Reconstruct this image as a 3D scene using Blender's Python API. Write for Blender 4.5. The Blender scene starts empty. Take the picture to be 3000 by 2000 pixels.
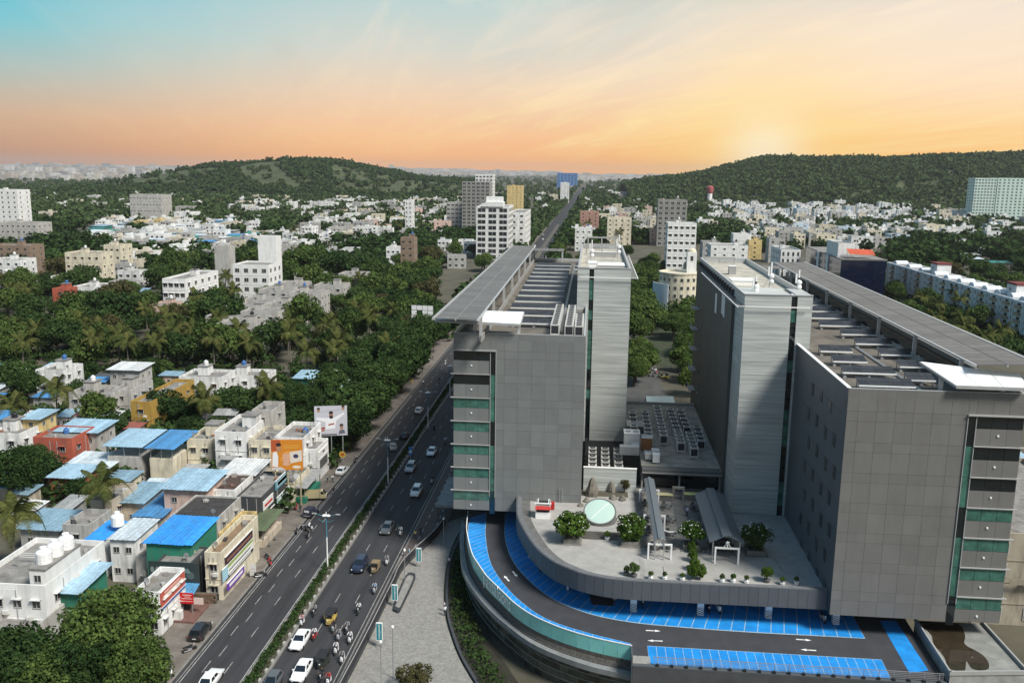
import bpy, bmesh, math, random
import numpy as np
from mathutils import Vector, Matrix
R = math.radians
random.seed(7); np.random.seed(7)
SC = bpy.context.scene
COL = SC.collection
# ------------------------------------------------------------------ camera
CAM_H, FPX = 65.0, 2621.2          # height over the road; focal length for a 3000 px wide frame
_up = Vector((173.5, 13668.0, FPX)).normalized()
_d = Vector((241.0, 0, -FPX)); _d.y = -(_up.x * _d.x + _up.z * _d.z) / _up.y; _d.normalize()
_x = _d.cross(_up)
W2C = Matrix((_x, _d, _up))          # world = W2C @ camera axes ; +Y runs along the road
cd = bpy.data.cameras.new('camera'); cam = bpy.data.objects.new('camera', cd); COL.objects.link(cam)
cd.sensor_width = 36; cd.lens = FPX / 3000 * 36; cd.clip_start = 1; cd.clip_end = 40000
cam.matrix_world = Matrix.Translation((0, 0, CAM_H)) @ W2C.to_4x4()
SC.camera = cam
def ray(u, v): return W2C @ Vector((u - 1500, 1000 - v, -FPX))
def G(u, v, z=0.0):                  # point of the horizontal plane z
    r = ray(u, v); t = (z - CAM_H) / r.z
    return Vector((r.x * t, r.y * t, z))
def GY(u, v, y):                     # point of the plane facing the street at distance y
    r = ray(u, v); t = y / r.y
    return Vector((r.x * t, y, CAM_H + r.z * t))
# ------------------------------------------------------------------ sky, sun, exposure
world = bpy.data.worlds.new('World'); SC.world = world; world.use_nodes = True
SC.view_settings.view_transform = 'Standard'; SC.view_settings.look = 'None'
SC.view_settings.exposure = 0.3; SC.view_settings.gamma = 1.0
def sky():
    nt = world.node_tree; N = nt.nodes; L = nt.links; N.clear()
    def nd(t, **k):
        n = N.new(t)
        for a, b in k.items(): setattr(n, a, b)
        return n
    def mth(op, a, b=None, c=None):
        n = nd('ShaderNodeMath', operation=op)
        for i, x in enumerate((a, b, c)):
            if x is None: continue
            if isinstance(x, (int, float)): n.inputs[i].default_value = x
            else: L.new(x, n.inputs[i])
        return n.outputs[0]
    def ramp(f, pts):
        r = nd('ShaderNodeValToRGB'); L.new(f, r.inputs[0]); e = r.color_ramp.elements
        while len(e) < len(pts): e.new(0.5)
        for i, (p, c) in enumerate(pts):
            e[i].position = p; e[i].color = tuple(((x / 255 + .055) / 1.055) ** 2.4 if x > 10 else x / 255 / 12.92 for x in c) + (1,)
        return r.outputs[0]
    def mix(f, a, b, mode='MIX'):
        m = nd('ShaderNodeMix', data_type='RGBA', blend_type=mode, clamp_factor=True)
        for s, x in ((m.inputs[0], f), (m.inputs[6], a), (m.inputs[7], b)):
            if isinstance(x, (int, float)): s.default_value = x
            elif isinstance(x, tuple): s.default_value = x + (1,)
            else: L.new(x, s)
        return m.outputs[2]
    tc = nd('ShaderNodeTexCoord'); sp = nd('ShaderNodeSeparateXYZ'); L.new(tc.outputs['Generated'], sp.inputs[0])
    X, Y, Z = sp.outputs
    el = mth('MULTIPLY', mth('ARCSINE', Z), 180 / math.pi)
    az = mth('MULTIPLY', mth('ARCTAN2', X, Y), 180 / math.pi)         # 0 along the road, + right
    e = mth('DIVIDE', mth('ADD', el, 1.0), 50.0)                        # -1..49 deg -> 0..1
    E_ = lambda d: (d + 1) / 50
    left = ramp(e, [(0, (170, 122, 100)), (E_(.6), (190, 142, 114)), (E_(2.6), (206, 172, 144)), (E_(5), (168, 188, 184)), (E_(7.5), (112, 196, 208)), (E_(10), (62, 188, 216)), (E_(18), (70, 160, 200)), (1, (74, 122, 164))])
    mid = ramp(e, [(0, (249, 172, 104)), (E_(.5), (250, 179, 114)), (E_(2.2), (248, 197, 150)), (E_(4.5), (238, 209, 180)), (E_(7), (214, 213, 202)), (E_(10), (188, 210, 209)), (E_(18), (138, 176, 198)), (1, (78, 122, 162))])
    right = ramp(e, [(0, (255, 172, 62)), (E_(.5), (255, 180, 74)), (E_(2.2), (255, 206, 138)), (E_(5), (254, 224, 192)), (E_(8), (242, 224, 206)), (E_(11), (218, 216, 206)), (E_(18), (158, 180, 194)), (1, (80, 122, 160))])
    # azimuth in the frame runs from about -35 to +25 degrees
    def ss(a, b, x):
        n = nd('ShaderNodeMapRange', interpolation_type='SMOOTHSTEP'); n.inputs[1].default_value = a; n.inputs[2].default_value = b
        L.new(x, n.inputs[0]); return n.outputs[0]
    base = mix(ss(-40, -12, az), left, mid)
    base = mix(ss(-8, 14, az), base, right)
    # the far side of the sky, behind the camera, stays cool and quiet
    back = ramp(e, [(0, (168, 160, 158)), (E_(6), (140, 160, 176)), (E_(18), (106, 144, 174)), (1, (76, 122, 162))])
    base = mix(ss(60, 120, mth('ABSOLUTE', az)), base, back)
    # cirrus: streaks on a flat layer, drawn out towards the glow
    inv = mth('DIVIDE', 1.0, mth('ADD', mth('MAXIMUM', Z, 0.0), .055))
    px, py = mth('MULTIPLY', X, inv), mth('MULTIPLY', Y, inv)
    cx = nd('ShaderNodeCombineXYZ'); L.new(mth('ADD', mth('MULTIPLY', px, .92), mth('MULTIPLY', py, .35)), cx.inputs[0])
    L.new(mth('MULTIPLY', mth('SUBTRACT', mth('MULTIPLY', py, .92), mth('MULTIPLY', px, .35)), .17), cx.inputs[1])
    def noise(scale, det, dist, off):
        n = nd('ShaderNodeTexNoise'); n.inputs['Scale'].default_value = scale; n.inputs['Detail'].default_value = det
        n.inputs['Roughness'].default_value = .58; n.inputs['Distortion'].default_value = dist
        a = nd('ShaderNodeVectorMath', operation='ADD'); a.inputs[1].default_value = off; L.new(cx.outputs[0], a.inputs[0])
        L.new(a.outputs[0], n.inputs['Vector']); return n.outputs[0]
    c1 = ss(.40, .66, noise(.50, 6, 1.1, (3.1, .7, 0)))
    c2 = ss(.46, .70, noise(1.9, 5, 1.6, (9.1, 4.7, 2)))
    cl = mth('MULTIPLY', mth('ADD', mth('MULTIPLY', c1, .70), mth('MULTIPLY', c2, .55)), mth('MULTIPLY_ADD', ss(-30, 6, az), .88, .12))
    cl = mth('MULTIPLY', cl, mth('MULTIPLY', ss(.2, 2.0, el), .80))
    cc = ramp(e, [(0, (255, 214, 138)), (E_(3), (255, 228, 168)), (E_(6), (255, 232, 200)), (E_(10), (250, 234, 214)), (1, (226, 226, 222))])
    base = mix(cl, base, cc)
    dk = mth('MULTIPLY', mth('MULTIPLY', ss(.55, .75, noise(.9, 3, 1.1, (1.7, 8.2, 4))), ss(1.0, 4.0, el)), .16)
    base = mix(dk, base, (.50, .36, .27))
    # glow where the sun went down
    gd = ray(2240, 452).normalized()
    vd = nd('ShaderNodeVectorMath', operation='DOT_PRODUCT'); vd.inputs[1].default_value = gd; L.new(tc.outputs['Generated'], vd.inputs[0])
    dt = mth('MAXIMUM', vd.outputs['Value'], 0.0)
    g1 = mth('MULTIPLY', mth('POWER', dt, 1300.0), .62); g2 = mth('MULTIPLY', mth('POWER', dt, 170.0), .50)
    base = mix(g2, base, (1.0, .74, .25)); base = mix(g1, base, (1.0, .93, .72))
    bg = nd('ShaderNodeBackground'); L.new(base, bg.inputs[0]); bg.inputs[1].default_value = 0.84
    out = nd('ShaderNodeOutputWorld'); L.new(bg.outputs[0], out.inputs[0])
sky()
SUN_AZ, SUN_EL = 128.0, 50.0
sd = bpy.data.lights.new('sun', 'SUN'); sd.energy = 4.2; sd.angle = R(16); sd.color = (1.0, .965, .90)
sun = bpy.data.objects.new('sun', sd); COL.objects.link(sun)
_sv = Vector((math.sin(R(SUN_AZ)) * math.cos(R(SUN_EL)), math.cos(R(SUN_AZ)) * math.cos(R(SUN_EL)), math.sin(R(SUN_EL))))
sun.rotation_euler = _sv.to_track_quat('Z', 'Y').to_euler()
try:
    SC.cycles.use_denoising = True; SC.cycles.max_bounces = 6; SC.cycles.diffuse_bounces = 3; SC.cycles.glossy_bounces = 2
    SC.cycles.transmission_bounces = 4; SC.cycles.transparent_max_bounces = 6; SC.cycles.volume_bounces = 0
except Exception: pass
# ------------------------------------------------------------------ helpers
def link(o, parent=None):
    COL.objects.link(o)
    if parent is not None: o.parent = parent
    return o
def tag(o, label=None, cat=None, group=None, kind=None):
    for k, x in (('label', label), ('category', cat), ('group', group), ('kind', kind)):
        if x: o[k] = x
    return o
def thing(name, loc, label, cat, group=None, rz=0.0):
    o = bpy.data.objects.new(name, None); link(o); o.location = loc; o.rotation_euler = (0, 0, rz)
    o.empty_display_size = .3
    return tag(o, label, cat, group)
class MB:
    def __init__(s): s.v = []; s.f = []; s.m = []
    def add(s, vs, fs, m=0):
        b = len(s.v); s.v += [tuple(p) for p in vs]; s.f += [[b + i for i in f] for f in fs]; s.m += [m] * len(fs); return s
    def box(s, x0, y0, z0, x1, y1, z1, m=0, rz=0.0, c=None):
        vs = [(x, y, z) for z in (z0, z1) for y in (y0, y1) for x in (x0, x1)]
        if rz:
            cx, cy = c or ((x0 + x1) / 2, (y0 + y1) / 2); co, si = math.cos(rz), math.sin(rz)
            vs = [(cx + (x - cx) * co - (y - cy) * si, cy + (x - cx) * si + (y - cy) * co, z) for x, y, z in vs]
        return s.add(vs, [(0, 2, 3, 1), (4, 5, 7, 6), (0, 1, 5, 4), (1, 3, 7, 5), (3, 2, 6, 7), (2, 0, 4, 6)], m)
    def prism(s, poly, z0, z1, m=0):
        n = len(poly); vs = [(p[0], p[1], z0) for p in poly] + [(p[0], p[1], z1) for p in poly]
        fs = [tuple(range(n))[::-1], tuple(range(n, 2 * n))] + [(i, (i + 1) % n, n + (i + 1) % n, n + i) for i in range(n)]
        return s.add(vs, fs, m)
    def quad(s, a, b, c, d, m=0): return s.add([a, b, c, d], [(0, 1, 2, 3)], m)
    def loft(s, rings, cap=True, m=0, closed=True):
        n = len(rings[0]); vs = [p for r in rings for p in r]; fs = []
        for k in range(len(rings) - 1):
            for i in range(n if closed else n - 1):
                j = (i + 1) % n; fs.append((k * n + i, k * n + j, (k + 1) * n + j, (k + 1) * n + i))
        if cap: fs += [tuple(range(n))[::-1], tuple(range((len(rings) - 1) * n, len(rings) * n))]
        return s.add(vs, fs, m)
    def tube(s, pts, r, n=6, m=0, cap=True):
        pts = [Vector(p) for p in pts]; rs = r if isinstance(r, (list, tuple)) else [r] * len(pts); rings = []
        for i, p in enumerate(pts):
            t = (pts[min(i + 1, len(pts) - 1)] - pts[max(i - 1, 0)]).normalized()
            a = t.cross(Vector((0, 0, 1)) if abs(t.z) < .95 else Vector((1, 0, 0))).normalized(); b = t.cross(a)
            rings.append([p + (a * math.cos(2 * math.pi * k / n) + b * math.sin(2 * math.pi * k / n)) * rs[i] for k in range(n)])
        return s.loft(rings, cap, m)
    def lathe(s, prof, n=14, c=(0, 0), m=0, cap=True):
        return s.loft([[(c[0] + r * math.cos(2 * math.pi * k / n), c[1] + r * math.sin(2 * math.pi * k / n), z) for k in range(n)] for r, z in prof], cap, m)
    def mesh(s, name, mats):
        me = bpy.data.meshes.new(name); me.from_pydata(s.v, [], s.f)
        for m in (mats if isinstance(mats, (list, tuple)) else [mats]): me.materials.append(m)
        if len(me.materials) > 1: me.polygons.foreach_set('material_index', s.m)
        return me
    def build(s, name, mats, parent=None, smooth=False, world=True, color=None):
        if parent is not None and world:
            l = parent.matrix_basis.translation if parent.parent is None else parent.matrix_basis.translation + parent.parent.matrix_basis.translation
            if l.length: s.v = [(p[0] - l.x, p[1] - l.y, p[2] - l.z) for p in s.v]
        me = s.mesh(name, mats)
        if smooth:
            me.polygons.foreach_set('use_smooth', [True] * len(me.polygons)); me.update()
            try: me.set_sharp_from_angle(angle=R(40))
            except Exception: pass
        o = bpy.data.objects.new(name, me); link(o, parent)
        if color: o.color = tuple(color) + (1,)
        return o
_unit = {}
def unit(kind, mats):
    k = (kind,) + tuple(m.name for m in mats)
    if k not in _unit:
        b = MB()
        if kind == 'box':                       # slightly chamfered block, 1 x 1 x 1
            c = .5; b.box(-c, -c, -c, c, c, c)
        elif kind == 'win':                     # unit window in the plane x,z ; outside is -y
            for a in ((-.5, -.5, .5, -.44), (-.5, .44, .5, .5), (-.5, -.44, -.45, .44), (.45, -.44, .5, .44), (-.02, -.44, .02, .44)):
                b.box(a[0], -.5, a[1], a[2], .5, a[3], 0)
            b.quad((-.45, .1, -.44), (.45, .1, -.44), (.45, .1, .44), (-.45, .1, .44), 1)
        elif kind == 'chajja':                  # sun shade
            b.add([(-.5, .5, .5), (.5, .5, .5), (.5, -.5, .0), (-.5, -.5, .0), (-.5, .5, -.5), (.5, .5, -.5), (.5, -.5, -.5), (-.5, -.5, -.5)],
                  [(0, 3, 2, 1), (4, 5, 6, 7), (0, 1, 5, 4), (1, 2, 6, 5), (2, 3, 7, 6), (3, 0, 4, 7)])
        elif kind == 'tank':                    # ribbed plastic water tank
            b.lathe([(.5, 0), (.5, .18), (.47, .2), (.5, .22), (.5, .42), (.47, .44), (.5, .46), (.5, .66), (.46, .72), (.24, .86), (.22, .95), (.22, 1.0), (0.01, 1.0)], 14)
        _unit[k] = b.mesh(kind, list(mats))
    return _unit[k]
def piece(name, parent, c, size, mats, kind='box', rz=0.0, color=None, world=True):
    o = bpy.data.objects.new(name, unit(kind, mats if isinstance(mats, (list, tuple)) else [mats])); link(o, parent)
    c = Vector(c)
    if parent is not None and world:
        c = c - parent.matrix_basis.translation
        if parent.parent is not None: c = c - parent.parent.matrix_basis.translation
    o.location = c; o.scale = size
    if rz: o.rotation_euler = (0, 0, rz)
    if color: o.color = tuple(color) + (1,)
    return o
def copy_tree(o, parent=None):
    c = o.copy(); COL.objects.link(c); c.parent = parent
    for ch in o.children: copy_tree(ch, c)
    return c
def spline(pts, n):
    pts = [Vector(p) for p in pts]; P = [pts[0] * 2 - pts[1]] + pts + [pts[-1] * 2 - pts[-2]]; out = []
    for i in range(1, len(P) - 2):
        a, b, c, d = P[i - 1:i + 3]
        for k in range(n):
            t = k / n
            out.append(.5 * ((2 * b) + (c - a) * t + (2 * a - 5 * b + 4 * c - d) * t * t + (3 * b - a - 3 * c + d) * t ** 3))
    return out + [pts[-1]]
def resample(pts, step):
    d = [0]
    for a, b in zip(pts, pts[1:]): d.append(d[-1] + (b - a).length)
    n = max(2, int(round(d[-1] / step))); out = []; j = 0
    for k in range(n + 1):
        s = d[-1] * k / n
        while j < len(d) - 2 and d[j + 1] < s: j += 1
        t = (s - d[j]) / max(1e-6, d[j + 1] - d[j]); out.append(pts[j].lerp(pts[j + 1], t))
    return out
def offset(pts, w):                              # shift a polyline sideways (left of travel is +)
    out = []
    for i, p in enumerate(pts):
        t = (pts[min(i + 1, len(pts) - 1)] - pts[max(i - 1, 0)]).normalized(); out.append(p + Vector((-t.y, t.x, 0)) * w)
    return out
def strip(b, A, B, m=0):
    for i in range(len(A) - 1): b.quad(A[i], A[i + 1], B[i + 1], B[i], m)
# ------------------------------------------------------------------ materials
_M = {}
def lin(c):
    if max(c) > 1.01: return tuple(((x / 255 + .055) / 1.055) ** 2.4 if x > 10 else x / 255 / 12.92 for x in c)
    return tuple(c)
def pm(name, col=(.5, .5, .5), rough=.7, var=.18, scale=1.0, metal=0.0, stain=0.0, bump=0.0, objcol=False, stretch=(1, 1, 1), spec=.4, rnd=0.0, dirt=(.09, .08, .065), coat=0.0, bscale=None):
    if name in _M: return _M[name]
    m = bpy.data.materials.new(name); m.use_nodes = True; nt = m.node_tree; N = nt.nodes; L = nt.links
    bs = N['Principled BSDF']; bs.inputs['Roughness'].default_value = rough; bs.inputs['Metallic'].default_value = metal
    bs.inputs['Specular IOR Level'].default_value = spec
    if coat: bs.inputs['Coat Weight'].default_value = coat
    geo = N.new('ShaderNodeNewGeometry'); mp = N.new('ShaderNodeMapping'); mp.inputs['Scale'].default_value = stretch
    L.new(geo.outputs['Position'], mp.inputs[0])
    nz = N.new('ShaderNodeTexNoise'); nz.inputs['Scale'].default_value = scale; nz.inputs['Detail'].default_value = 6; nz.inputs['Roughness'].default_value = .62
    L.new(mp.outputs[0], nz.inputs['Vector'])
    def mix(mode, f, a, b):
        x = N.new('ShaderNodeMix'); x.data_type = 'RGBA'; x.blend_type = mode
        for s, y in ((x.inputs[0], f), (x.inputs[6], a), (x.inputs[7], b)):
            if isinstance(y, (int, float)): s.default_value = y
            elif isinstance(y, tuple): s.default_value = y + (1,)
            else: L.new(y, s)
        return x.outputs[2]
    oi = None
    if objcol or rnd: oi = N.new('ShaderNodeObjectInfo')
    base = lin(col)
    c = mix('MULTIPLY', 1.0, oi.outputs['Color'], base) if objcol else base
    mr = N.new('ShaderNodeMapRange'); mr.inputs[1].default_value = .28; mr.inputs[2].default_value = .72
    mr.inputs[3].default_value = 1 - var; mr.inputs[4].default_value = 1 + var; L.new(nz.outputs[0], mr.inputs[0])
    hs = N.new('ShaderNodeHueSaturation'); L.new(mr.outputs[0], hs.inputs['Value'])
    if isinstance(c, tuple): hs.inputs['Color'].default_value = c + (1,)
    else: L.new(c, hs.inputs['Color'])
    c = hs.outputs[0]
    if rnd:
        r2 = N.new('ShaderNodeMapRange'); r2.inputs[3].default_value = 1 - rnd; r2.inputs[4].default_value = 1 + rnd; L.new(oi.outputs['Random'], r2.inputs[0])
        h2 = N.new('ShaderNodeHueSaturation'); L.new(r2.outputs[0], h2.inputs['Value']); L.new(c, h2.inputs['Color']); c = h2.outputs[0]
    if stain:
        m2 = N.new('ShaderNodeMapping'); m2.inputs['Scale'].default_value = (.9, .9, .16); L.new(geo.outputs['Position'], m2.inputs[0])
        n2 = N.new('ShaderNodeTexNoise'); n2.inputs['Scale'].default_value = .9; n2.inputs['Detail'].default_value = 7; n2.inputs['Roughness'].default_value = .7
        L.new(m2.outputs[0], n2.inputs['Vector'])
        r3 = N.new('ShaderNodeMapRange'); r3.inputs[1].default_value = .46; r3.inputs[2].default_value = .76; r3.inputs[3].default_value = 0; r3.inputs[4].default_value = stain
        L.new(n2.outputs[0], r3.inputs[0]); c = mix('MIX', r3.outputs[0], c, dirt)
    L.new(c, bs.inputs['Base Color'])
    if bump:
        bp = N.new('ShaderNodeBump'); bp.inputs['Strength'].default_value = bump; bp.inputs['Distance'].default_value = .05
        if bscale:
            n3 = N.new('ShaderNodeTexNoise'); n3.inputs['Scale'].default_value = bscale; n3.inputs['Detail'].default_value = 4; L.new(mp.outputs[0], n3.inputs['Vector']); L.new(n3.outputs[0], bp.inputs['Height'])
        else: L.new(nz.outputs[0], bp.inputs['Height'])
        L.new(bp.outputs[0], bs.inputs['Normal'])
    _M[name] = m; return m
def glass(name, col, rough=.06, var=.5, scale=.35):
    return pm(name, col, rough, var, scale, 0, spec=.9)
def leafmat(name, c1, c2, trans=.25):
    m = bpy.data.materials.new(name); m.use_nodes = True; nt = m.node_tree; N = nt.nodes; L = nt.links; N.clear()
    oi = N.new('ShaderNodeObjectInfo'); geo = N.new('ShaderNodeNewGeometry')
    nz = N.new('ShaderNodeTexNoise'); nz.inputs['Scale'].default_value = .55; nz.inputs['Detail'].default_value = 3; L.new(geo.outputs['Position'], nz.inputs['Vector'])
    ad = N.new('ShaderNodeMath'); ad.operation = 'MULTIPLY_ADD'; ad.inputs[1].default_value = .55; L.new(oi.outputs['Random'], ad.inputs[0])
    sb = N.new('ShaderNodeMath'); sb.operation = 'MULTIPLY_ADD'; sb.inputs[1].default_value = 1.3; sb.inputs[2].default_value = -.42; L.new(nz.outputs[0], sb.inputs[0]); L.new(sb.outputs[0], ad.inputs[2])
    mx = N.new('ShaderNodeMix'); mx.data_type = 'RGBA'; L.new(ad.outputs[0], mx.inputs[0]); mx.clamp_factor = True
    mx.inputs[6].default_value = tuple(c1) + (1,); mx.inputs[7].default_value = tuple(c2) + (1,)
    ri = N.new('ShaderNodeMapRange'); ri.inputs[3].default_value = .6; ri.inputs[4].default_value = 1.4; L.new(geo.outputs['Random Per Island'], ri.inputs[0])
    hs = N.new('ShaderNodeHueSaturation'); L.new(ri.outputs[0], hs.inputs['Value']); L.new(mx.outputs[2], hs.inputs['Color'])
    d = N.new('ShaderNodeBsdfDiffuse'); t = N.new('ShaderNodeBsdfTranslucent'); s = N.new('ShaderNodeMixShader'); s.inputs[0].default_value = trans
    L.new(hs.outputs[0], d.inputs[0]); L.new(hs.outputs[0], t.inputs[0]); L.new(d.outputs[0], s.inputs[1]); L.new(t.outputs[0], s.inputs[2])
    o = N.new('ShaderNodeOutputMaterial'); L.new(s.outputs[0], o.inputs[0]); return m
WALL = pm('painted_wall', (1, 1, 1), .85, .10, .5, stain=.72, objcol=True)
WALLC = pm('painted_wall_clean', (1, 1, 1), .8, .07, .5, stain=.28, objcol=True)
ROOF = pm('weathered_roof', (.225, .215, .20), .95, .38, .6, stain=.5)
CONC = pm('concrete', (.30, .295, .28), .9, .25, .8, stain=.35)
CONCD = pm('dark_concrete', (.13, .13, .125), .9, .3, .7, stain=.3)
TIN = pm('sheet_metal', (1, 1, 1), .5, .22, 1.6, stain=.42, objcol=True, spec=.5)
PAINT = pm('paint', (1, 1, 1), .5, .05, 2, objcol=True)
WHITE = pm('white_paint', (.80, .80, .78), .5, .05, 2)
STEEL = pm('galvanised_steel', (.45, .46, .47), .4, .1, 2, metal=.6)
DARKM = pm('dark_metal', (.03, .03, .035), .5, .1, 2)
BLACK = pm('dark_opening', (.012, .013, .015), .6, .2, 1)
PANE = glass('window_pane', (.022, .028, .032))
FRAME = pm('window_frame', (.42, .41, .39), .6, .1, 2)
PLAST = pm('tank_plastic', (1, 1, 1), .4, .06, 3, objcol=True)
ASPH = pm('asphalt', (.037, .037, .040), .85, .34, .9, bump=.1, bscale=14, stretch=(.8, .05, 1), stain=.18, dirt=(.065, .060, .054))
# lettering and body meshes, made while the scene is still empty
def text_mesh(txt, size=1.0, ext=.02):
    cu = bpy.data.curves.new('t', 'FONT'); cu.body = txt; cu.size = size; cu.extrude = ext; cu.align_x = 'CENTER'; cu.resolution_u = 3
    o = bpy.data.objects.new('t', cu); COL.objects.link(o); dg = bpy.context.evaluated_depsgraph_get(); dg.update()
    me = bpy.data.meshes.new_from_object(o.evaluated_get(dg)); bpy.data.objects.remove(o); return me
TXT = {ch: text_mesh(ch, 2.25, .04) for ch in sorted(set('pantaloons'))}
TXT['pantaloons'] = text_mesh('pantaloons', .62, .005)
for m_ in TXT.values(): m_.materials.append(WHITE)
SKIN = pm('skin', (.20, .11, .07), .6, .05, 3); HAIR = pm('hair', (.012, .01, .009), .6, .1, 5); SHIRT = pm('shirt', (1, 1, 1), .85, .08, 4, objcol=True); TROU = pm('trousers', (.035, .037, .05), .85, .15, 4); SHOE = pm('shoe', (.02, .018, .016), .6, .1, 5)
def body_mesh(name, J, E, mats):
    """J: joint -> (position, radius, material index); grown with a skin modifier into one surface"""
    names = list(J); me = bpy.data.meshes.new(name); me.from_pydata([J[n][0] for n in names], [(names.index(a), names.index(c)) for a, c in E], [])
    o = bpy.data.objects.new(name, me); COL.objects.link(o); sk = o.modifiers.new('s', 'SKIN'); sk.use_smooth_shade = True
    for i, n in enumerate(names):
        r = J[n][1]; me.skin_vertices[0].data[i].radius = r if isinstance(r, tuple) else (r, r); me.skin_vertices[0].data[i].use_root = n == 'pelvis'
    o.modifiers.new('d', 'SUBSURF').levels = 1
    dg = bpy.context.evaluated_depsgraph_get(); dg.update(); out = bpy.data.meshes.new_from_object(o.evaluated_get(dg)); bpy.data.objects.remove(o)
    out.materials.clear()
    for m in mats: out.materials.append(m)
    # colour each face by the closest bone
    seg = [(Vector(J[a][0]), Vector(J[c][0]), J[a][2], J[c][2]) for a, c in E]
    for p in out.polygons:
        best = (9, 0)
        for a, c, ma, mc in seg:
            d = c - a; t = max(0, min(1, (p.center - a).dot(d) / max(d.length_squared, 1e-9))); q = (p.center - a - d * t).length
            if q < best[0]: best = (q, ma if t < .5 else mc)
        m = best[1]
        if m == 3 and (p.center - Vector(J['head'][0])).z > .03 - max(0, -(p.center.y - J['head'][0][1])) * 1.2: m = 4
        p.material_index = m
        p.use_smooth = True
    return out
PM = [SHIRT, TROU, SHOE, SKIN, HAIR]
def pose(kind):
    if kind == 'ride': P = dict(pelvis=(0, -.25, .88), spine=(0, -.2, 1.12), chest=(0, -.14, 1.34), neck=(0, -.1, 1.5), head=(0, -.06, 1.64), crown=(0, -.06, 1.74), kl=(-.22, .18, .80), kr=(.22, .18, .80), al=(-.2, .12, .42), ar=(.2, .12, .42), tl=(-.2, .3, .38), tr=(.2, .3, .38), sl=(-.19, -.12, 1.42), sr=(.19, -.12, 1.42), el=(-.3, .05, 1.2), er=(.3, .05, 1.2), hl=(-.32, .36, 1.12), hr=(.32, .36, 1.12), fl=(-.31, .45, 1.1), fr=(.31, .45, 1.1))
    elif kind == 'walk': P = dict(pelvis=(0, 0, .92), spine=(0, .01, 1.12), chest=(0, .02, 1.34), neck=(0, .02, 1.5), head=(0, .05, 1.63), crown=(0, .05, 1.73), kl=(-.1, .18, .52), kr=(.1, -.02, .5), al=(-.1, .24, .09), ar=(.1, -.32, .16), tl=(-.1, .42, .06), tr=(.1, -.2, .04), sl=(-.2, .02, 1.42), sr=(.2, .02, 1.42), el=(-.27, -.12, 1.16), er=(.27, .1, 1.15), hl=(-.28, -.06, .92), hr=(.28, .28, .97), fl=(-.28, -.02, .83), fr=(.27, .34, .9))
    else: P = dict(pelvis=(0, 0, .92), spine=(0, .0, 1.12), chest=(0, .0, 1.34), neck=(0, .0, 1.5), head=(0, .03, 1.63), crown=(0, .03, 1.73), kl=(-.11, .02, .5), kr=(.11, .02, .5), al=(-.12, 0, .08), ar=(.12, 0, .08), tl=(-.13, .16, .04), tr=(.13, .16, .04), sl=(-.2, 0, 1.42), sr=(.2, 0, 1.42), el=(-.26, -.02, 1.15), er=(.26, -.02, 1.15), hl=(-.25, .06, .9), hr=(.25, .06, .9), fl=(-.24, .09, .8), fr=(.24, .09, .8))
    rad = dict(pelvis=(.155, .115), spine=(.145, .105), chest=(.165, .11), neck=.055, head=(.085, .10), crown=.06, kl=.065, kr=.065, al=.045, ar=.045, tl=.04, tr=.04, sl=.065, sr=.065, el=.045, er=.045, hl=.035, hr=.035, fl=.03, fr=.03)
    mt = dict(pelvis=1, spine=0, chest=0, neck=3, head=3, crown=3, kl=1, kr=1, al=1, ar=1, tl=2, tr=2, sl=0, sr=0, el=0, er=0, hl=3, hr=3, fl=3, fr=3)
    E = [('pelvis', 'spine'), ('spine', 'chest'), ('chest', 'neck'), ('neck', 'head'), ('head', 'crown'), ('pelvis', 'kl'), ('kl', 'al'), ('al', 'tl'), ('pelvis', 'kr'), ('kr', 'ar'), ('ar', 'tr'), ('chest', 'sl'), ('sl', 'el'), ('el', 'hl'), ('hl', 'fl'), ('chest', 'sr'), ('sr', 'er'), ('er', 'hr'), ('hr', 'fr')]
    return body_mesh('person', {n: (P[n], rad[n], mt[n]) for n in P}, E, PM)
POSE = {k: pose(k) for k in ('ride', 'walk', 'stand')}
# ------------------------------------------------------------------ ground, hills, road
EARTH = pm('earth', (.085, .078, .055), 1, .45, .05, stain=0)
b = MB(); b.quad((-9000, -300, 0), (9000, -300, 0), (9000, 14000, 0), (-9000, 14000, 0))
tag(b.build('ground', EARTH), kind='structure')
HILLM = pm('hill_soil', (.056, .068, .028), 1, .5, .03)
def hill(name, y0, y1, cols, half):
    """ridge of a hill: cols = (u, v of the skyline), crest at distance y, built as a real mound"""
    pts = []
    for u, v in cols:
        p = GY(u, v, (y0 + y1) / 2); pts.append((p.x, max(p.z - 13, 0.2)))
    xs = np.array([p[0] for p in pts]); zs = np.array([p[1] for p in pts])
    gx = np.linspace(xs[0], xs[-1], 90); gz = np.interp(gx, xs, zs)
    k = np.ones(3) / 3; gz[1:-1] = np.convolve(gz, k, 'valid')
    ny = 40; b = MB(); V = []; rng = np.random.RandomState(3); ph = rng.rand(6) * 6
    yc = (y0 + y1) / 2
    for j in range(ny):
        t = j / (ny - 1); y = y0 + (y1 - y0) * t
        s = math.sin(math.pi * t) ** .8
        for x, z in zip(gx, gz):
            w = 1 + .06 * math.sin(x * .013 + ph[0] + t * 5) + .05 * math.sin(x * .031 + ph[1] - t * 7)
            xx = x * (1 + (y - yc) / yc * .0)
            V.append((xx, y + 18 * math.sin(x * .009 + ph[2]), z * min(1, s * (w if s < .97 else 1)) - .5))
    n = len(gx); F = [(j * n + i, j * n + i + 1, (j + 1) * n + i + 1, (j + 1) * n + i) for j in range(ny - 1) for i in range(n - 1)]
    b.v = V; b.f = F; b.m = [0] * len(F)
    o = b.build(name, HILLM, smooth=True); tag(o, kind='structure')
    return np.array(V).reshape(ny, n, 3)
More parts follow.
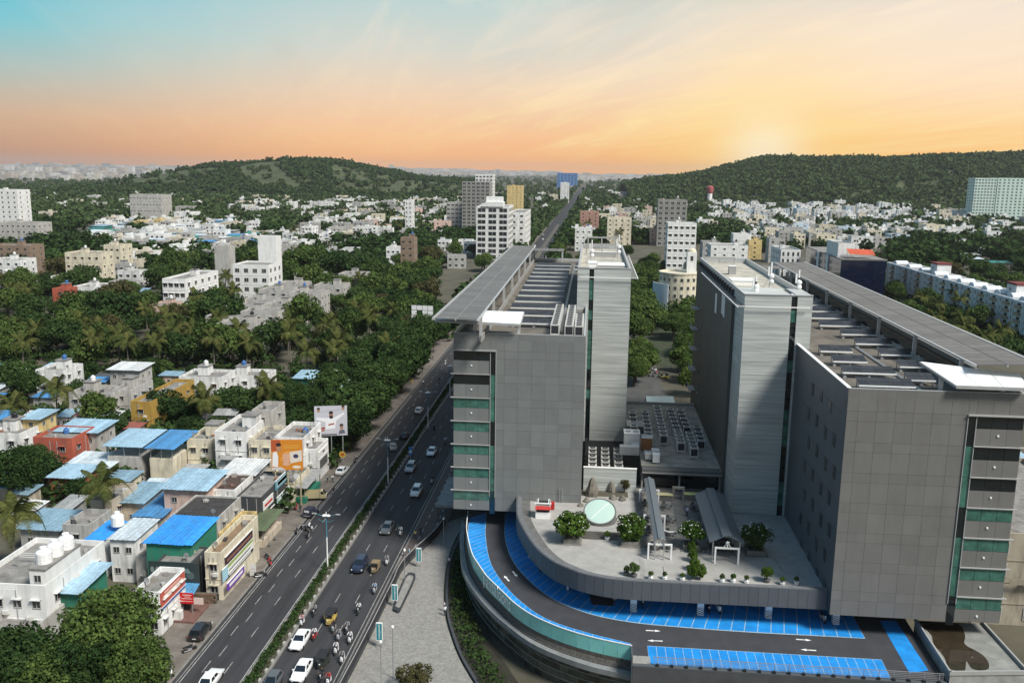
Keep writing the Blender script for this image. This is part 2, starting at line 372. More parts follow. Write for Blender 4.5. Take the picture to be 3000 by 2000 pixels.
HL = hill('hill', 1750, 2900, [(430, 530), (480, 524), (525, 506), (600, 484), (650, 472), (720, 470), (780, 469), (830, 461), (900, 458), (960, 460), (1010, 466), (1040, 474), (1090, 484), (1140, 492), (1180, 504), (1240, 512), (1330, 518), (1420, 524)], 1)
HR = hill('hill', 1750, 3000, [(1830, 528), (1900, 516), (1960, 510), (2010, 506), (2060, 497), (2120, 480), (2180, 466), (2230, 452), (2290, 450), (2400, 455), (2500, 454), (2600, 456), (2700, 450), (2800, 446), (2900, 442), (3000, 440), (3120, 438), (3260, 437)], 1)
# ---- the road: two carriageways, hedge median, footways
XL, XM0, XM1, XR = -52.0, -43.0, -40.4, -31.0       # kerb, median, kerb (metres)
YA, YB = 60.0, 3600.0
def zsheet(name, x0, x1, z, mat, y0=YA, y1=YB, parent=None):
    b = MB(); b.quad((x0, y0, z), (x1, y0, z), (x1, y1, z), (x0, y1, z)); return b.build(name, mat, parent)
road = zsheet('road', XL, XR, .02, ASPH); tag(road, kind='structure')
LINE = pm('road_paint', (.40, .40, .38), .8, .35, 1.2, stain=.5)
LINEY = pm('road_paint_worn', (.30, .29, .27), .85, .5, 1.5, stain=.7)
FOOT = pm('red_paving', (.105, .080, .074), .9, .25, .7, stain=.3)
FOOTD = pm('dusty_paving', (.165, .145, .125), .95, .35, .4, stain=.35)
fl = MB(); fl.box(-58.5, YA, 0, XL - .25, 1200, .13); tag(fl.build('pavement', FOOTD), kind='structure')
fr = MB(); fr.box(XR + .25, YA, 0, -25.2, 1200, .13); fr = tag(fr.build('pavement', FOOT), kind='structure')
KERB = pm('kerb_stone', (.22, .21, .195), .9, .2, 1, stain=.4)
for x in (XL - .25, XR):
    kb = tag(MB().box(x, YA, 0, x + .25, 1200, .15).build('kerb', KERB), kind='structure')
def marks(x, y0, y1, ln, gap, w=.13, name='lane_dash', mat=None, z=.026):
    y = y0
    mat = mat or LINEY; k = 0
    while y < y1:
        piece(name, road, (x, y + ln / 2, z), (w, ln, .008), mat); y += ln + gap; k += 1
for x in (-49.2, -46.2): marks(x, 84, 430, 2.8, 6.6)
for x in (-49.0,): marks(x + .42, 88, 300, 2.8, 6.6)
for x in (-37.4, -34.3): marks(x, 86, 430, 2.8, 6.6)
for x in (XL + .55, XR - .5): piece('edge_line', road, (x, 260, .026), (.12, 360, .008), LINEY)
piece('edge_line', road, (XL + .95, 170, .026), (.10, 160, .008), LINE)
piece('edge_line', road, (XM0 - .35, 330, .026), (.12, 500, .008), LINE)
for x in (-29.3, -27.2):
    y = 84
    while y < 260: piece('lane_dash', fr, (x, y, .136), (.16, 1.5, .008), LINE); y += 3.4
# side street between the wings, lane behind them
SIDE = pm('lane_asphalt', (.075, .073, .07), .9, .3, .4)
zs = MB(); zs.quad((6, 232, .03), (23, 232, .03), (23, 420, .03), (6, 420, .03)); tag(zs.build('lane', SIDE), kind='structure')
# median: kerbs, soil, blocks
md = thing('median_kerb', (-41.7, 80, 0), 'long concrete median kerb with painted blocks between the two carriageways', 'median')
MB().box(XM0, 80, 0, XM0 + .3, 1100, .32).build('kerb_wall', KERB, md); MB().box(XM1 - .3, 80, 0, XM1, 1100, .32).build('kerb_wall', KERB, md)
MB().box(XM0 + .3, 80, 0, XM1 - .3, 1100, .22).build('soil', EARTH, md)
KW = pm('kerb_whitewash', (.42, .41, .38), .9, .2, 2, stain=.5)
y = 92.0
while y < 240:
    piece('kerb_block', md, (XM1 - .40, y, .38), (.26, .55, .42), KW, rz=random.uniform(-.1, .1)); y += 2.3
# paved forecourt and planted strip of the mall
COB = pm('cobble_paving', (.245, .235, .215), .95, .30, 2.4, stain=.25, bump=.25, bscale=5)
fe = [(1304, 1535), (1284, 1565), (1261, 1590), (1234, 1615), (1207, 1640), (1186, 1662), (1167, 1690), (1154, 1722), (1131, 1770), (1092, 1850), (1052, 1930), (1010, 2010), (985, 2060)]
fence_pts = resample(spline([G(u, v, 0) for u, v in fe], 6), 1.2)
inn = [(1395, 1500), (1345, 1560), (1312, 1640), (1300, 1720), (1303, 1800), (1318, 1860), (1345, 1930), (1385, 2000), (1430, 2070)]
inn_pts = spline([G(u, v, 0) for u, v in inn], 8)
b = MB(); poly = [p for p in fence_pts] + [p for p in inn_pts[::-1]]
b.prism([(p.x, p.y) for p in poly], 0.0, .15); tag(b.build('forecourt', COB), kind='structure')
b = MB(); b.quad((-31, 150, .04), (-20, 150, .04), (-20, 330, .04), (-31, 330, .04)); tag(b.build('driveway', SIDE), kind='structure')
# ------------------------------------------------------------------ the office complex
CLAD = pm('grey_cladding', (.175, .184, .178), .42, .06, .4, rnd=.07, spec=.5, stain=.16, dirt=(.07, .075, .07))
CLADB = pm('brown_grey_cladding', (.160, .157, .149), .42, .06, .4, rnd=.06, spec=.5, stain=.18, dirt=(.06, .058, .05))
CLADD = pm('dark_cladding', (.088, .100, .110), .4, .08, .4, rnd=.06, spec=.5)  # holds the shade of the right wing's flank; plain dark trim elsewhere
JOINT = pm('joint', (.085, .088, .088), .8, .1, 1)
LEDGE = pm('window_ledge', (.33, .33, .32), .6, .08, 1)
GREEN = glass('green_glass', (.045, .135, .105), .06, .5, .9)
GREEND = glass('dark_glass', (.006, .010, .012), .05, .4, .5)
WAVE = pm('wavy_cladding', (.43, .45, .43), .45, .34, 1.0, stretch=(.10, .10, 3.2), bump=.8, spec=.5)
ROOFT = pm('roof_screed', (.135, .120, .100), .95, .45, .35, stain=.6)
SOLAR = pm('solar_cell', (.030, .031, .034), .35, .25, .6, rnd=.25, spec=.6)
SOLARC = pm('dusty_solar_cell', (.128, .120, .112), .45, .18, .8, rnd=.16, spec=.5)
ALU = pm('aluminium', (.52, .53, .53), .4, .08, 1, metal=.4)
POLY = pm('white_sheet', (.78, .80, .79), .4, .06, 1, spec=.5)
Z0, ZR, FL = 9.5, 39.35, 3.94
ORD = ['first', 'second', 'third', 'fourth', 'fifth', 'sixth', 'seventh', 'eighth', 'ninth', 'tenth', 'eleventh', 'twelfth', 'thirteenth', 'fourteenth', 'fifteenth', 'sixteenth', 'seventeenth', 'eighteenth']
def wing(label, x0, x1, y0, y1, zone, strip_x, clad, left_face=None):
    w = thing('office_wing', ((x0 + x1) / 2, y0, Z0), label, 'office block', 'office wings of the mall complex')
    b = MB(); b.box(x0 + .06, y0 + .06, Z0, x1 - .06, y1, ZR - 1.2); b.build('wall', JOINT, w)
    MB().box(x0 + .3, y0 + .3, ZR - 1.2, x1 - .3, y1 - .3, ZR - .75).build('roof', ROOFT, w)
    p = MB()
    for q in ((x0, y0, x0 + .3, y1), (x1 - .3, y0, x1, y1), (x0 + .3, y0, x1 - .3, y0 + .3), (x0 + .3, y1 - .3, x1 - .3, y1)): p.box(q[0], q[1], ZR - 1.19, q[2], q[3], ZR)
    p.build('parapet', ALU, w)
    zt = ZR - 2.85                                   # head of the top window band
    def panel(xa, xb, za, zb, y=y0): piece('panel', w, ((xa + xb) / 2, y + .02, (za + zb) / 2), (xb - xa - .025, .08, zb - za - .025), clad)
    za, zb = zone; s0, s1 = strip_x
    rows = [ZR - .02]
    z = zt
    while z > Z0 + .6: rows += [z]; rows += [max(z - 1.28, Z0)]; z -= FL
    rows = [ZR - .02, ZR - 1.1] + [r for r in rows[1:]] + [Z0]
    rows = sorted(set(round(r, 3) for r in rows), reverse=True)
    cols = []
    x = x0 if zone[0] > x0 + .5 else s1
    xe = s0 if zone[0] > x0 + .5 else x1
    first = 1.35; cols = [x, x + first]
    while cols[-1] + 2.3 < xe - .5: cols.append(cols[-1] + 2.2)
    cols.append(xe)
    for i in range(len(cols) - 1):
        for a, c in zip(rows, rows[1:]):
            if a - c > .15: panel(cols[i], cols[i + 1], c, a)
    # window zone
    nz = 3; dx = (zb - za) / nz
    lo, hi = min(za, s0), max(zb, s1)
    for k in range(nz): panel(za + k * dx, za + (k + 1) * dx, zt + .05, ZR - 1.1); panel(za + k * dx, za + (k + 1) * dx, ZR - 1.1, ZR - .02)
    panel(s0, s1, zt + .05, ZR - .02)
    piece('ledge', w, ((lo + hi) / 2, y0 - .12, zt + .02), (hi - lo + .1, .5, .16), LEDGE)
    for fl in range(7):
        t = zt - fl * FL
        for k in range(nz):
            g = GREEND if fl < (2 if x0 < 0 else 3) else GREEN
            piece('window', w, (za + (k + .5) * dx, y0 + .03, t - .85), (dx - .05, .08, 1.55), g)
            panel(za + k * dx, za + (k + 1) * dx, max(t - FL + .18, Z0 + .05), t - 1.68)
        if fl: piece('ledge', w, ((za + zb) / 2 + (-.2 if x0 < 0 else .2), y0 - .08, t + .06), (zb - za + .5, .36, .12), LEDGE)
        piece('window', w, ((s0 + s1) / 2, y0 + .03, t - FL / 2 + .0), (s1 - s0 - .1, .08, FL - .08), GREEN if fl % 3 else GREEND)
    for xx in (s0, s1): piece('mullion', w, (xx, y0 - .04, (zt + Z0 + 2.4) / 2), (.09, .24, zt - Z0 - 2.4), LEDGE)
    for fl in range(7): piece('spot_lamp', w, (za + (zb - za) * .49, y0 - .06, zt - fl * FL - 2.5), (.22, .14, .22), WHITE)
    return w, zt
LBX0, LBX1, LBY = -21.7, -0.6, 139.6
RBX0, RBX1, RBY = 31.72, 52.6, 109.5
LBE, RBE = 266.0, 232.0
wl, ZT = wing('grey panelled office wing beside the main road, left of the slim tower', LBX0, LBX1, LBY, LBE, (LBX0, LBX0 + 6.0), (LBX0 + 6.0, LBX0 + 6.9), CLAD)
sx = GY(2835, 1230, RBY).x
wr, ZT = wing('large grey office wing at the right with dark windowed side wall', RBX0, RBX1, RBY, RBE, (sx + 1.0, RBX1), (sx, sx + 1.0), CLADB)
# left flank of the right wing: shade painted into big dark panels; small windows
for j in range(10):
    ya, yb = RBY + .1 + j * 2.87, RBY + .1 + (j + 1) * 2.87
    for i in range(8):
        za = Z0 + i * (ZR - Z0) / 8; zb = Z0 + (i + 1) * (ZR - Z0) / 8
        piece('panel', wr, (RBX0 + .02, (ya + yb) / 2, (za + zb) / 2), (.08, yb - ya - .03, zb - za - .03), CLADD)
for i in range(7):
    for j, yy in enumerate((112.6, 116.9, 121.6, 126.4)):
        z = ZT - i * FL - 1.1 - (j % 2) * .35
        if i == 0 and j == 0: continue
        piece('window', wr, (RBX0 - .03, yy + (i % 2) * 1.3, z), (.10, 1.25, 1.7), [FRAME, PANE] if False else GREEND)
piece('coping', wr, (RBX0 + .08, (RBY + 138) / 2, ZR + .06), (.5, 138 - RBY, .1), WHITE)
# ---- lift towers with wavy cladding
def tower(label, x0, x1, y0, yf, y1, ztop, zb, sx0, sx1, left_low, frame_side):
    t = thing('lift_tower', ((x0 + x1) / 2, y0, zb), label, 'tower', 'lift towers of the mall complex')
    b = MB(); b.box(x0, y0, zb, sx0, yf, ztop); b.build('wall', WAVE, t)
    b = MB(); b.box(sx1, y0, zb, x1, yf, ztop); b.build('wall', WAVE, t)
    MB().box(sx0, y0 + .35, zb, sx1, yf, ztop - .25).build('glass_core', JOINT, t)
    z = ztop - .3
    while z > zb + 1:
        piece('window', t, ((sx0 + sx1) / 2, y0 + .25, z - .95), (sx1 - sx0 - .06, .1, 1.86), GREEND if random.random() < .6 else GREEN); z -= 1.97
    # roof: recessed floor with parapet
    MB().box(x0 + .35, yf, ztop - 1.5, x1 - .35, y1 - .3, ztop - 1.0).build('roof', pm('pale_screed', (.44, .41, .34), .95, .3, .5, stain=.55), t)
    p = MB()
    for q in ((x0, yf, x0 + .35, y1), (x1 - .35, yf, x1, y1), (x0 + .35, y1 - .35, x1 - .35, y1)): p.box(q[0], q[1], ztop - 1.6, q[2], q[3], ztop)
    p.build('parapet', ALU, t)
    piece('coping', t, ((x0 + x1) / 2, y0 + .15, ztop + .05), (x1 - x0 + .1, .5, .1), ALU)
    return t
t1 = tower('slim pale wavy clad tower behind the roadside wing, green glass slit on its left', -2.6, 7.6, 171.7, 173.2, 228, 46.7, 12.2, -.35, .55, 0, 1)
b = MB(); b.box(-2.55, 173.2, 38, 7.55, 228, 45.0); b.box(-.55, 173.2, 12.2, 7.55, 228, 38); b.build('rear_block', CLAD, t1)
t2 = tower('wide pale wavy clad tower beside the dark windowed wing, glass slit on its right', 23.5, 33.65, 138.2, 147.0, 198, 46.75, 11.5, 30.5, 31.4, 0, -1)
b = MB(); b.box(23.0, 147.0, 9.5, 33.6, 198, 45.1); b.build('rear_block', pm('olive_render', (.082, .086, .078), .6, .2, .25, stain=.3), t2)
# recessed louvre strip, white hatch panels and AC brackets on the dark flank
for k in range(16): piece('louvre', t2, (23.3, 149 + k * 3.05, 45.7), (.5, .35, .9), DARKM)
for yy, zz, ww in ((165.5, 41.4, 2.0), (157.4, 42.5, 1.5), (155.3, 42.3, 1.5)): piece('hatch_panel', t2, (22.97, yy, zz), (.08, ww, 3.6), WHITE)
for k in range(6):
    zz = 36.5 - k * 4.4
    piece('bracket_shelf', t2, (22.3, 192.0, zz), (1.4, 4.5, .14), LEDGE)
    for yy in (190, 194): piece('bracket_rail', t2, (21.65, yy, zz + .5), (.08, .08, 1.0), LEDGE)
    piece('bracket_rail', t2, (21.65, 192, zz + 1.0), (.08, 4.1, .08), LEDGE)
    piece('window', t2, (22.97, 186.0, zz + 1.2), (.08, 1.0, 1.8), GREEND)
# cantilever maintenance rails near the tower tops
for t, xs, side, y0 in ((t1, 7.6, 1, 171.7), (t2, 23.5, -1, 138.2)):
    x = xs + side * 1.25
    piece('rail', t, (x, y0 + 22, 45.0), (.12, 47, .16), WHITE)
    piece('rail', t, ((xs * 2 - side * 10 + side * 1.3) / 2 if False else xs - side * 4.2, y0 - .55, 45.0), (11, .12, .16), WHITE)
    piece('rail', t, (xs + side * .6, y0 - .55, 45.0), (1.4, .12, .16), WHITE)
    for k in range(22): piece('rung', t, (xs + side * .62, y0 + .8 + k * 2.1, 45.0), (1.25, .28, .14), LEDGE)
# roof clutter of the towers
def dish_mast(x, y, z, h, label):
    m = thing('antenna_mast', (x, y, z), label, 'antenna', 'antenna masts on the tower roofs')
    b = MB(); b.tube([(0, 0, 0), (0, 0, h)], .07, 6); b.tube([(1.1, .6, 0), (0, 0, h * .6)], .03, 4); b.tube([(-1.1, .6, 0), (0, 0, h * .6)], .03, 4); b.build('pole', ALU, m, world=False)
    for k in range(3):
        a = MB(); zz = h * (.95 - k * .17); s = (-1) ** k
        a.box(s * .1, -.16, zz - .75, s * .32, .1, zz + .75); a.build('antenna_panel', WHITE, m, world=False)
    for k in range(2):
        a = MB(); zz = h * (.4 + k * .2); a.lathe([(.42, 0), (.40, .16), (.25, .3), (.02, .34)], 12)
        a.v = [(x_ + .3, -z_ - .08, y_ + zz) for x_, y_, z_ in a.v]; a.build('drum', WHITE, m, world=False)
    return m
dish_mast(5.6, 196, 45.6, 5.4, 'tall white antenna mast with drums at the right rear of the slim tower roof')
dish_mast(-.2, 190, 45.6, 4.6, 'white antenna mast on the left of the slim tower roof')
dish_mast(25.6, 142.5, 45.7, 3.0, 'antenna mast at the front left of the wide tower roof')
dish_mast(29.3, 150, 45.7, 4.4, 'antenna mast in the middle of the wide tower roof')
dish_mast(32.9, 146.0, 45.7, 3.6, 'white antenna mast at the right edge of the wide tower roof')
for (x, y, w_, d_, h_, z, lb) in ((3.9, 180.5, 5.2, 5.5, .9, 45.7, 'low square tank box sunk in the slim tower roof'), (.2, 181, 1.6, 2.0, 1.3, 45.7, 'cream box unit on the left of the slim tower roof'), (.2, 177.5, 1.5, 1.9, 1.4, 45.7, 'front cream box unit on the slim tower roof'), (2.6, 205, 6.0, .5, 1.1, 45.7, 'low pipe run across the slim tower roof'),
                              (26.6, 160, 4.2, 4.5, .8, 45.7, 'white flat deck box on the wide tower roof'), (27.0, 175, 1.3, 1.3, 1.6, 45.7, 'rusty frame box on the wide tower roof'), (31.8, 141, 1.4, 1.2, .8, 45.7, 'small grey box at the front right of the wide tower roof')):
    t = thing('roof_unit', (x, y, z), lb, 'roof unit'); q = MB(); q.box(-w_ / 2, -d_ / 2, 0, w_ / 2, d_ / 2, h_); q.build('casing', WHITE if 'white' in lb or 'cream' in lb else LEDGE, t, world=False)
    q = MB(); q.box(-w_ / 2 - .08, -d_ / 2 - .08, h_, w_ / 2 + .08, d_ / 2 + .08, h_ + .1); q.build('lid', POLY, t, world=False)
# roof frames (portal beams) at the rear of the towers
for x0, x1, y, z0, h in ((-1.5, 6.2, 212, 45.6, 2.6), (-1.2, 6.0, 226, 45.6, 3.2), (24.2, 30.8, 196, 45.7, 1.4)):
    t = thing('roof_frame', ((x0 + x1) / 2, y, z0), {212: 'pale beam frame in the middle of the slim tower roof', 226: 'pale beam frame at the far end of the slim tower roof', 196: 'low pale beam frame at the far end of the wide tower roof'}[y], 'frame')
    q = MB(); q.box(x0, y - .15, z0 + h - .35, x1, y + .15, z0 + h); q.build('beam', LEDGE, t)
    for x in (x0 + .2, (x0 + x1) / 2, x1 - .2): MB().box(x - .14, y - .13, z0, x + .14, y + .13, z0 + h - .352).build('post', LEDGE, t)
# ---- solar canopies along the outer edges of the wings
def canopy(label, xo, xi, y0, y1, z, tilt, nrow, side):
    c = thing('solar_canopy', ((xo + xi) / 2, y0, z), label, 'solar canopy', 'solar canopies over the wing roofs')
    dy = (y1 - y0) / nrow; n2 = 2; dx = (xi - xo) / n2
    zo = lambda x: z + tilt * (x - xi) / (xo - xi)
    for k in range(nrow):
        for j in range(n2):
            xa, xb = xo + j * dx, xo + (j + 1) * dx
            o = piece('solar_panel', c, ((xa + xb) / 2, y0 + (k + .5) * dy, (zo(xa) + zo(xb)) / 2), (abs(dx) - .12, dy - .10, .06), SOLARC)
            o.rotation_euler = (0, math.atan2(-(zo(xb) - zo(xa)), xb - xa) if xb > xa else math.atan2((zo(xb) - zo(xa)), xa - xb), 0)
    q_ = MB(); q_.quad((xo, y0, zo(xo) - .05), (xi, y0, zo(xi) - .05), (xi, y1, zo(xi) - .05), (xo, y1, zo(xo) - .05)); q_.build('backing', ALU, c)
    for x in (xo, (xo + xi) / 2, xi):
        piece('purlin', c, (x, (y0 + y1) / 2, zo(x) - (.14 if x != xi else .02)), (.3 if x == xi else .14, y1 - y0 + .4, .2), ALU)
    piece('fascia', c, (xo + (.0), (y0 + y1) / 2, zo(xo) - .1), (.5, y1 - y0 + .6, .36), LEDGE)
    for k in range(8):
        yy = y0 + 4 + k * (y1 - y0 - 8) / 7
        piece('column', c, (xi, yy, (z + ZR - .75) / 2 - .1), (.45, .45, z - ZR + .6), ALU)
        piece('rafter', c, ((xo + xi) / 2, yy, zo((xo + xi) / 2) - .3), (abs(xi - xo), .16, .3), LEDGE)
    MB().box(xi - side * .3, y0 + 3, ZR - .7, xi - side * .1, y1 - 3, ZR + .35).build('upstand', CONC, c)
    return c
cl = canopy('grey solar canopy along the road side of the left wing roof', G(1266, 938.6, 42.6).x, G(1425, 905, 42.6).x, G(1300, 935, 42.6).y, G(1494, 720, 42.6).y, 42.6, .15, 62, -1)
cr = canopy('dark grey solar canopy along the outer edge of the right wing roof', G(3000, 1066.7, 42.4).x + 1.2, G(2846, 1063.5, 42.4).x, RBY + 1.5, G(2369, 771, 42.4).y, 42.4, .3, 58, 1)
# front canopies of white sheets
def front_canopy(label, A, B, C, D, cols):           # front left, front right, back right, back left
    c = thing('sheet_canopy', (A + C) / 2, label, 'canopy', 'white sheet canopies at the wing fronts'); n = 3
    P = lambda s, t: A.lerp(B, s).lerp(D.lerp(C, s), t)
    dn = Vector((0, 0, -.05))
    for i in range(n):
        for j in range(2):
            g = .012; q = [P((i + g) / n, (j + g) / 2), P((i + 1 - g) / n, (j + g) / 2), P((i + 1 - g) / n, (j + 1 - g) / 2), P((i + g) / n, (j + 1 - g) / 2)]
            m = MB(); m.quad(*q); m.quad(*[p + dn for p in q[::-1]]); m.build('sheet', POLY, c)
    def bar(a, b_, w, h, nm):
        m = MB(); t = (b_ - a).normalized(); sd_ = Vector((-t.y, t.x, 0)).normalized() * w / 2; d1, d2 = Vector((0, 0, -.07)), Vector((0, 0, -.07 - h))
        m.add([a - sd_ + d2, a + sd_ + d2, b_ + sd_ + d2, b_ - sd_ + d2, a - sd_ + d1, a + sd_ + d1, b_ + sd_ + d1, b_ - sd_ + d1], [(0, 3, 2, 1), (4, 5, 6, 7), (0, 1, 5, 4), (1, 2, 6, 5), (2, 3, 7, 6), (3, 0, 4, 7)]); m.build(nm, LEDGE, c)
    bar(A, B, .3, .32, 'front_beam'); bar(D, C, .2, .25, 'rear_beam')
    for i in range(n + 1): bar(P(i / n, 0), P(i / n, 1), .18, .3, 'rib')
    for s_, t_ in cols:
        p = P(s_, t_); MB().box(p.x - .22, p.y - .22, ZR - .76, p.x + .22, p.y + .22, p.z - .35).build('column', ALU, c)
fy = LBY - 1.0; A = GY(1275, 936, fy); B = GY(1524, 949, fy); C = GY(1535, 913, fy + 5.5); D = GY(1360, 908, fy + 5.5)
front_canopy('white sheet canopy over the front edge of the left wing roof', A, B, C, D, ((.35, .5), (.97, .3)))
fy = RBY - .8; A = GY(2801, 1128, fy); B = GY(3010, 1136, fy); C = GY(2990, 1095, fy + 4.6); D = GY(2694, 1058, fy + 4.6)
front_canopy('bright white sheet canopy at the front of the right wing roof', A, B, C, D, ((.03, .45), (.75, .4)))
# rear cross canopies
for x0, x1, y, lb in ((-21, -8, 262, 'left'), (36, 48, 226, 'right')):
    c = thing('rear_canopy', ((x0 + x1) / 2, y, 42), 'grey solar canopy across the far end of the %s wing roof' % lb, 'canopy')
    for i in range(6):
        for j in range(3): piece('solar_panel', c, (x0 + (i + .5) * (x1 - x0) / 6, y - 4 + j * 2.6, 42.3), ((x1 - x0) / 6 - .1, 2.5, .06), SOLARC)
    for x in (x0 + .5, x1 - .5):
        for yy in (y - 5, y + 2): MB().box(x - .12, yy - .12, ZR - .75, x + .12, yy + .12, 42.2).build('post', ALU, c)
# ---- tilted solar tables on the roofs
def solar_table(x0, x1, y, z, n, label, group):
    t = thing('solar_table', ((x0 + x1) / 2, y, z), label, 'solar panels', group); w = (x1 - x0); D = 2.0; h0, h1 = .75, 1.35
    for i in range(n):
        for j in range(2):
            c = ((i + .5) / n - .5) * w; yy = (j - .5) * D / 2
            o = piece('solar_panel', t, (c, yy, (h0 + h1) / 2 + (j - .5) * (h1 - h0) / 2), (w / n - .05, D / 2 - .03, .05), SOLAR, world=False)
            o.rotation_euler = (math.atan2(h1 - h0, D), 0, 0)
    m = MB(); m.box(-w / 2, -D / 2 - .08, h0 - .14, w / 2, -D / 2 + .02, h0 + .04); m.build('front_rail', WHITE, t, world=False)
    m = MB()
    for k in (-.46, 0, .46):
        m = MB(); m.box(k * w - .05, -D / 2 + .05, 0, k * w + .05, -D / 2 + .15, h0); m.box(k * w - .05, D / 2 - .15, 0, k * w + .05, D / 2 - .05, h1 - .08); m.box(k * w - .2, -D / 2 - .1, 0, k * w + .2, -D / 2 + .3, .22); m.build('stand', STEEL, t, world=False)
    return t
zr = ZR - .74
rowL = [(825, 890, 1005), (700, 830, 1030), (745, 1060), (682, 740, 1090), (621, 780, 1105), (570, 815, 1125), (520, 845, 1140), (478, 875, 1160), (437, 905, 1175), (400, 930, 1190)]
for i in range(12):
    y = 148 + i * 8.6; xr_ = -5.2
    solar_table(-15.0 if i else -13.4, -5.6, y + 3, zr, 5, 'solar table on the left wing roof, %s row from the front edge' % ORD[i], 'solar tables on the left wing roof')
for i in range(2): solar_table(-4.4, -1.0, 238 + i * 9, zr, 2, 'short solar table beside the slim tower, %s' % ('nearer one' if i == 0 else 'farther one'), 'short solar tables')
for i in range(12):
    y = 113.5 + i * 8.2
    xa = 42.2 if i < 3 else (41.0 if i < 5 else 39.5 - min(i - 5, 3) * 1.1); xb = 47.6
    solar_table(xa if i else 40.6, xb if i else 44, y + 2.6, zr, 4, 'solar table beside the right wing canopy, %s row from the front' % ORD[i], 'solar tables on the right wing roof')
for i in range(4): solar_table(33.4 + (0 if i < 2 else .6), 40.2 - (0 if i < 2 else 1.6), 112.2 + i * 7.2, zr, 5, 'solar table near the inner parapet of the right wing, %s row from front' % ORD[i], 'inner solar tables on the right wing roof')
# pipe run on roofs
for xx, ya, yb, lb in ((-4.9, 146, 250, 'left'), (40.9, 112, 140, 'right')):
    t = thing('pipe_run', (xx, ya, zr), 'bundled cable and pipe run along the %s wing roof' % lb, 'pipes')
    for k in range(3): m = MB(); m.tube([(xx + k * .16, ya, zr + .2), (xx + k * .16, yb, zr + .2)], .06, 5); m.build('pipe', STEEL, t)
# ---- air conditioners
ACW = pm('ac_casing', (.62, .62, .58), .55, .08, 2, stain=.35)
def make_ac():
    t = bpy.data.objects.new('air_conditioner', None); link(t)
    b = MB(); b.box(-.62, -.45, .12, .62, .45, 1.7); b.build('casing', ACW, t, world=False)
    b = MB(); b.box(-.5, -.475, .4, .5, -.452, 1.5); b.build('grille', DARKM, t, world=False)
    b = MB(); b.lathe([(.40, 1.702), (.40, 1.80), (.34, 1.80), (.34, 1.72), (.02, 1.72)], 14); b.build('fan_ring', [DARKM], t, world=False)
    b = MB()
    for k in range(3):
        a = k * 2.094; b.box(-.30 * 0 + .04, -.09, 1.74, .32, .09, 1.76, rz=a, c=(0, 0))
    b.build('fan_blades', STEEL, t, world=False)
    b = MB(); b.box(-.6, -.4, 0, -.45, .4, .12); b.box(.45, -.4, 0, .6, .4, .12); b.build('feet', STEEL, t, world=False)
    return t
AC0 = make_ac(); AC_used = [0]
def ac(x, y, z, label, group, rz=0, s=1.0):
    o = AC0 if not AC_used[0] else copy_tree(AC0); AC_used[0] = 1
    o.location = (x, y, z); o.rotation_euler = (0, 0, rz); o.scale = (s, s, s); tag(o, label, 'air conditioner', group)
for k, (x, n, ya) in enumerate(((-5.6, 12, 143.2), (-3.3, 12, 142.6), (-1.7, 7, 142.4))):
    for i in range(n): ac(x, ya + i * 1.95, zr, '%s air conditioner from the front in the %s bank on the left wing' % (ORD[i], ('left', 'middle', 'right')[k]), 'white air conditioner banks on the left wing roof', math.pi / 2 * 0, 1.15)
# ---- centre block between the towers
ZM = 15.2
mb_ = thing('centre_block', (15, 172, 11.5), 'low flat roofed block with rows of air conditioners between the two towers', 'building')
ym0 = G(2000, 1372, ZM).y; ym1 = G(2000, 1190, ZM).y
x0m, x1m = 9.6, 23.0
MB().box(x0m, ym0 + .8, 9.5, x1m, ym1, ZM - .02).build('wall', CONCD, mb_)
MB().box(7.7, ym0 + 8, 9.5, x0m, ym1, ZM - .05).build('wall', CONCD, mb_)
RS = pm('mossy_screed', (.36, .34, .29), .95, .35, .5, stain=.5)
MB().box(x0m - .02, ym0 + .4, ZM - .019, x1m, ym1, ZM + .1).build('roof', RS, mb_)
MB().box(7.7, ym0 + 8, ZM - .049, x0m - .03, ym1, ZM + .1).build('roof', RS, mb_)
MB().box(x0m, ym0 - 1.6, ZM - .75, x1m, ym0 + .39, ZM + .12).build('front_beam', pm('grey_beam', (.10, .105, .10), .6, .1, 1), mb_)
MB().box(x0m, ym0 - 1.75, ZM - .50, x1m, ym0 - 1.61, ZM - .36).build('light_strip', LEDGE, mb_)
MB().box(7.7, ym1, ZM - .5, 23, ym1 + .3, ZM + .7).build('parapet', LEDGE, mb_)
MB().box(x0m + .3, ym0 + .5, 11.5, x1m - .3, ym0 + .78, ZM - .8).build('glass_front', GREEND, mb_)
for xa in (x0m + .1, 16, x1m - .2): piece('column', mb_, (xa, ym0 - .6, (11.5 + ZM - .8) / 2), (.3, .3, ZM - .8 - 11.5), CONC)
# glass skylight canopy and forecourt behind
b = MB(); p0, p1, p2, p3 = G(1892, 1160, 9), G(1972, 1160, 9), G(1980, 1186, 9), G(1896, 1186, 9)
sk = thing('glass_porch', ((p0 + p2) / 2), 'pale glazed porch roof behind the centre block', 'porch')
b.quad(p3, p2, p1, p0); b.build('glazing', pm('pale_glazing', (.35, .50, .50), .2, .1, 1), sk)
for p in (p0, p1, p2, p3): MB().box(p.x - .1, p.y - .1, 0, p.x + .1, p.y + .1, 8.98).build('post', ALU, sk)
s1_ = .1913
def cm(x, y): return 1830 + s1_ * x, 1130 + s1_ * y
banks = [((150, 705), (120, 430), 5, 'leftmost'), ((375, 790), (310, 420), 7, 'second'), ((600, 770), (490, 330), 9, 'third'), ((805, 690), (700, 380), 6, 'fourth'), ((865, 880), (820, 720), 4, 'near fourth'), ((955, 640), (850, 390), 5, 'fifth'), ((1065, 965), (985, 735), 5, 'near sixth'), ((1170, 850), (1105, 650), 4, 'rightmost')]
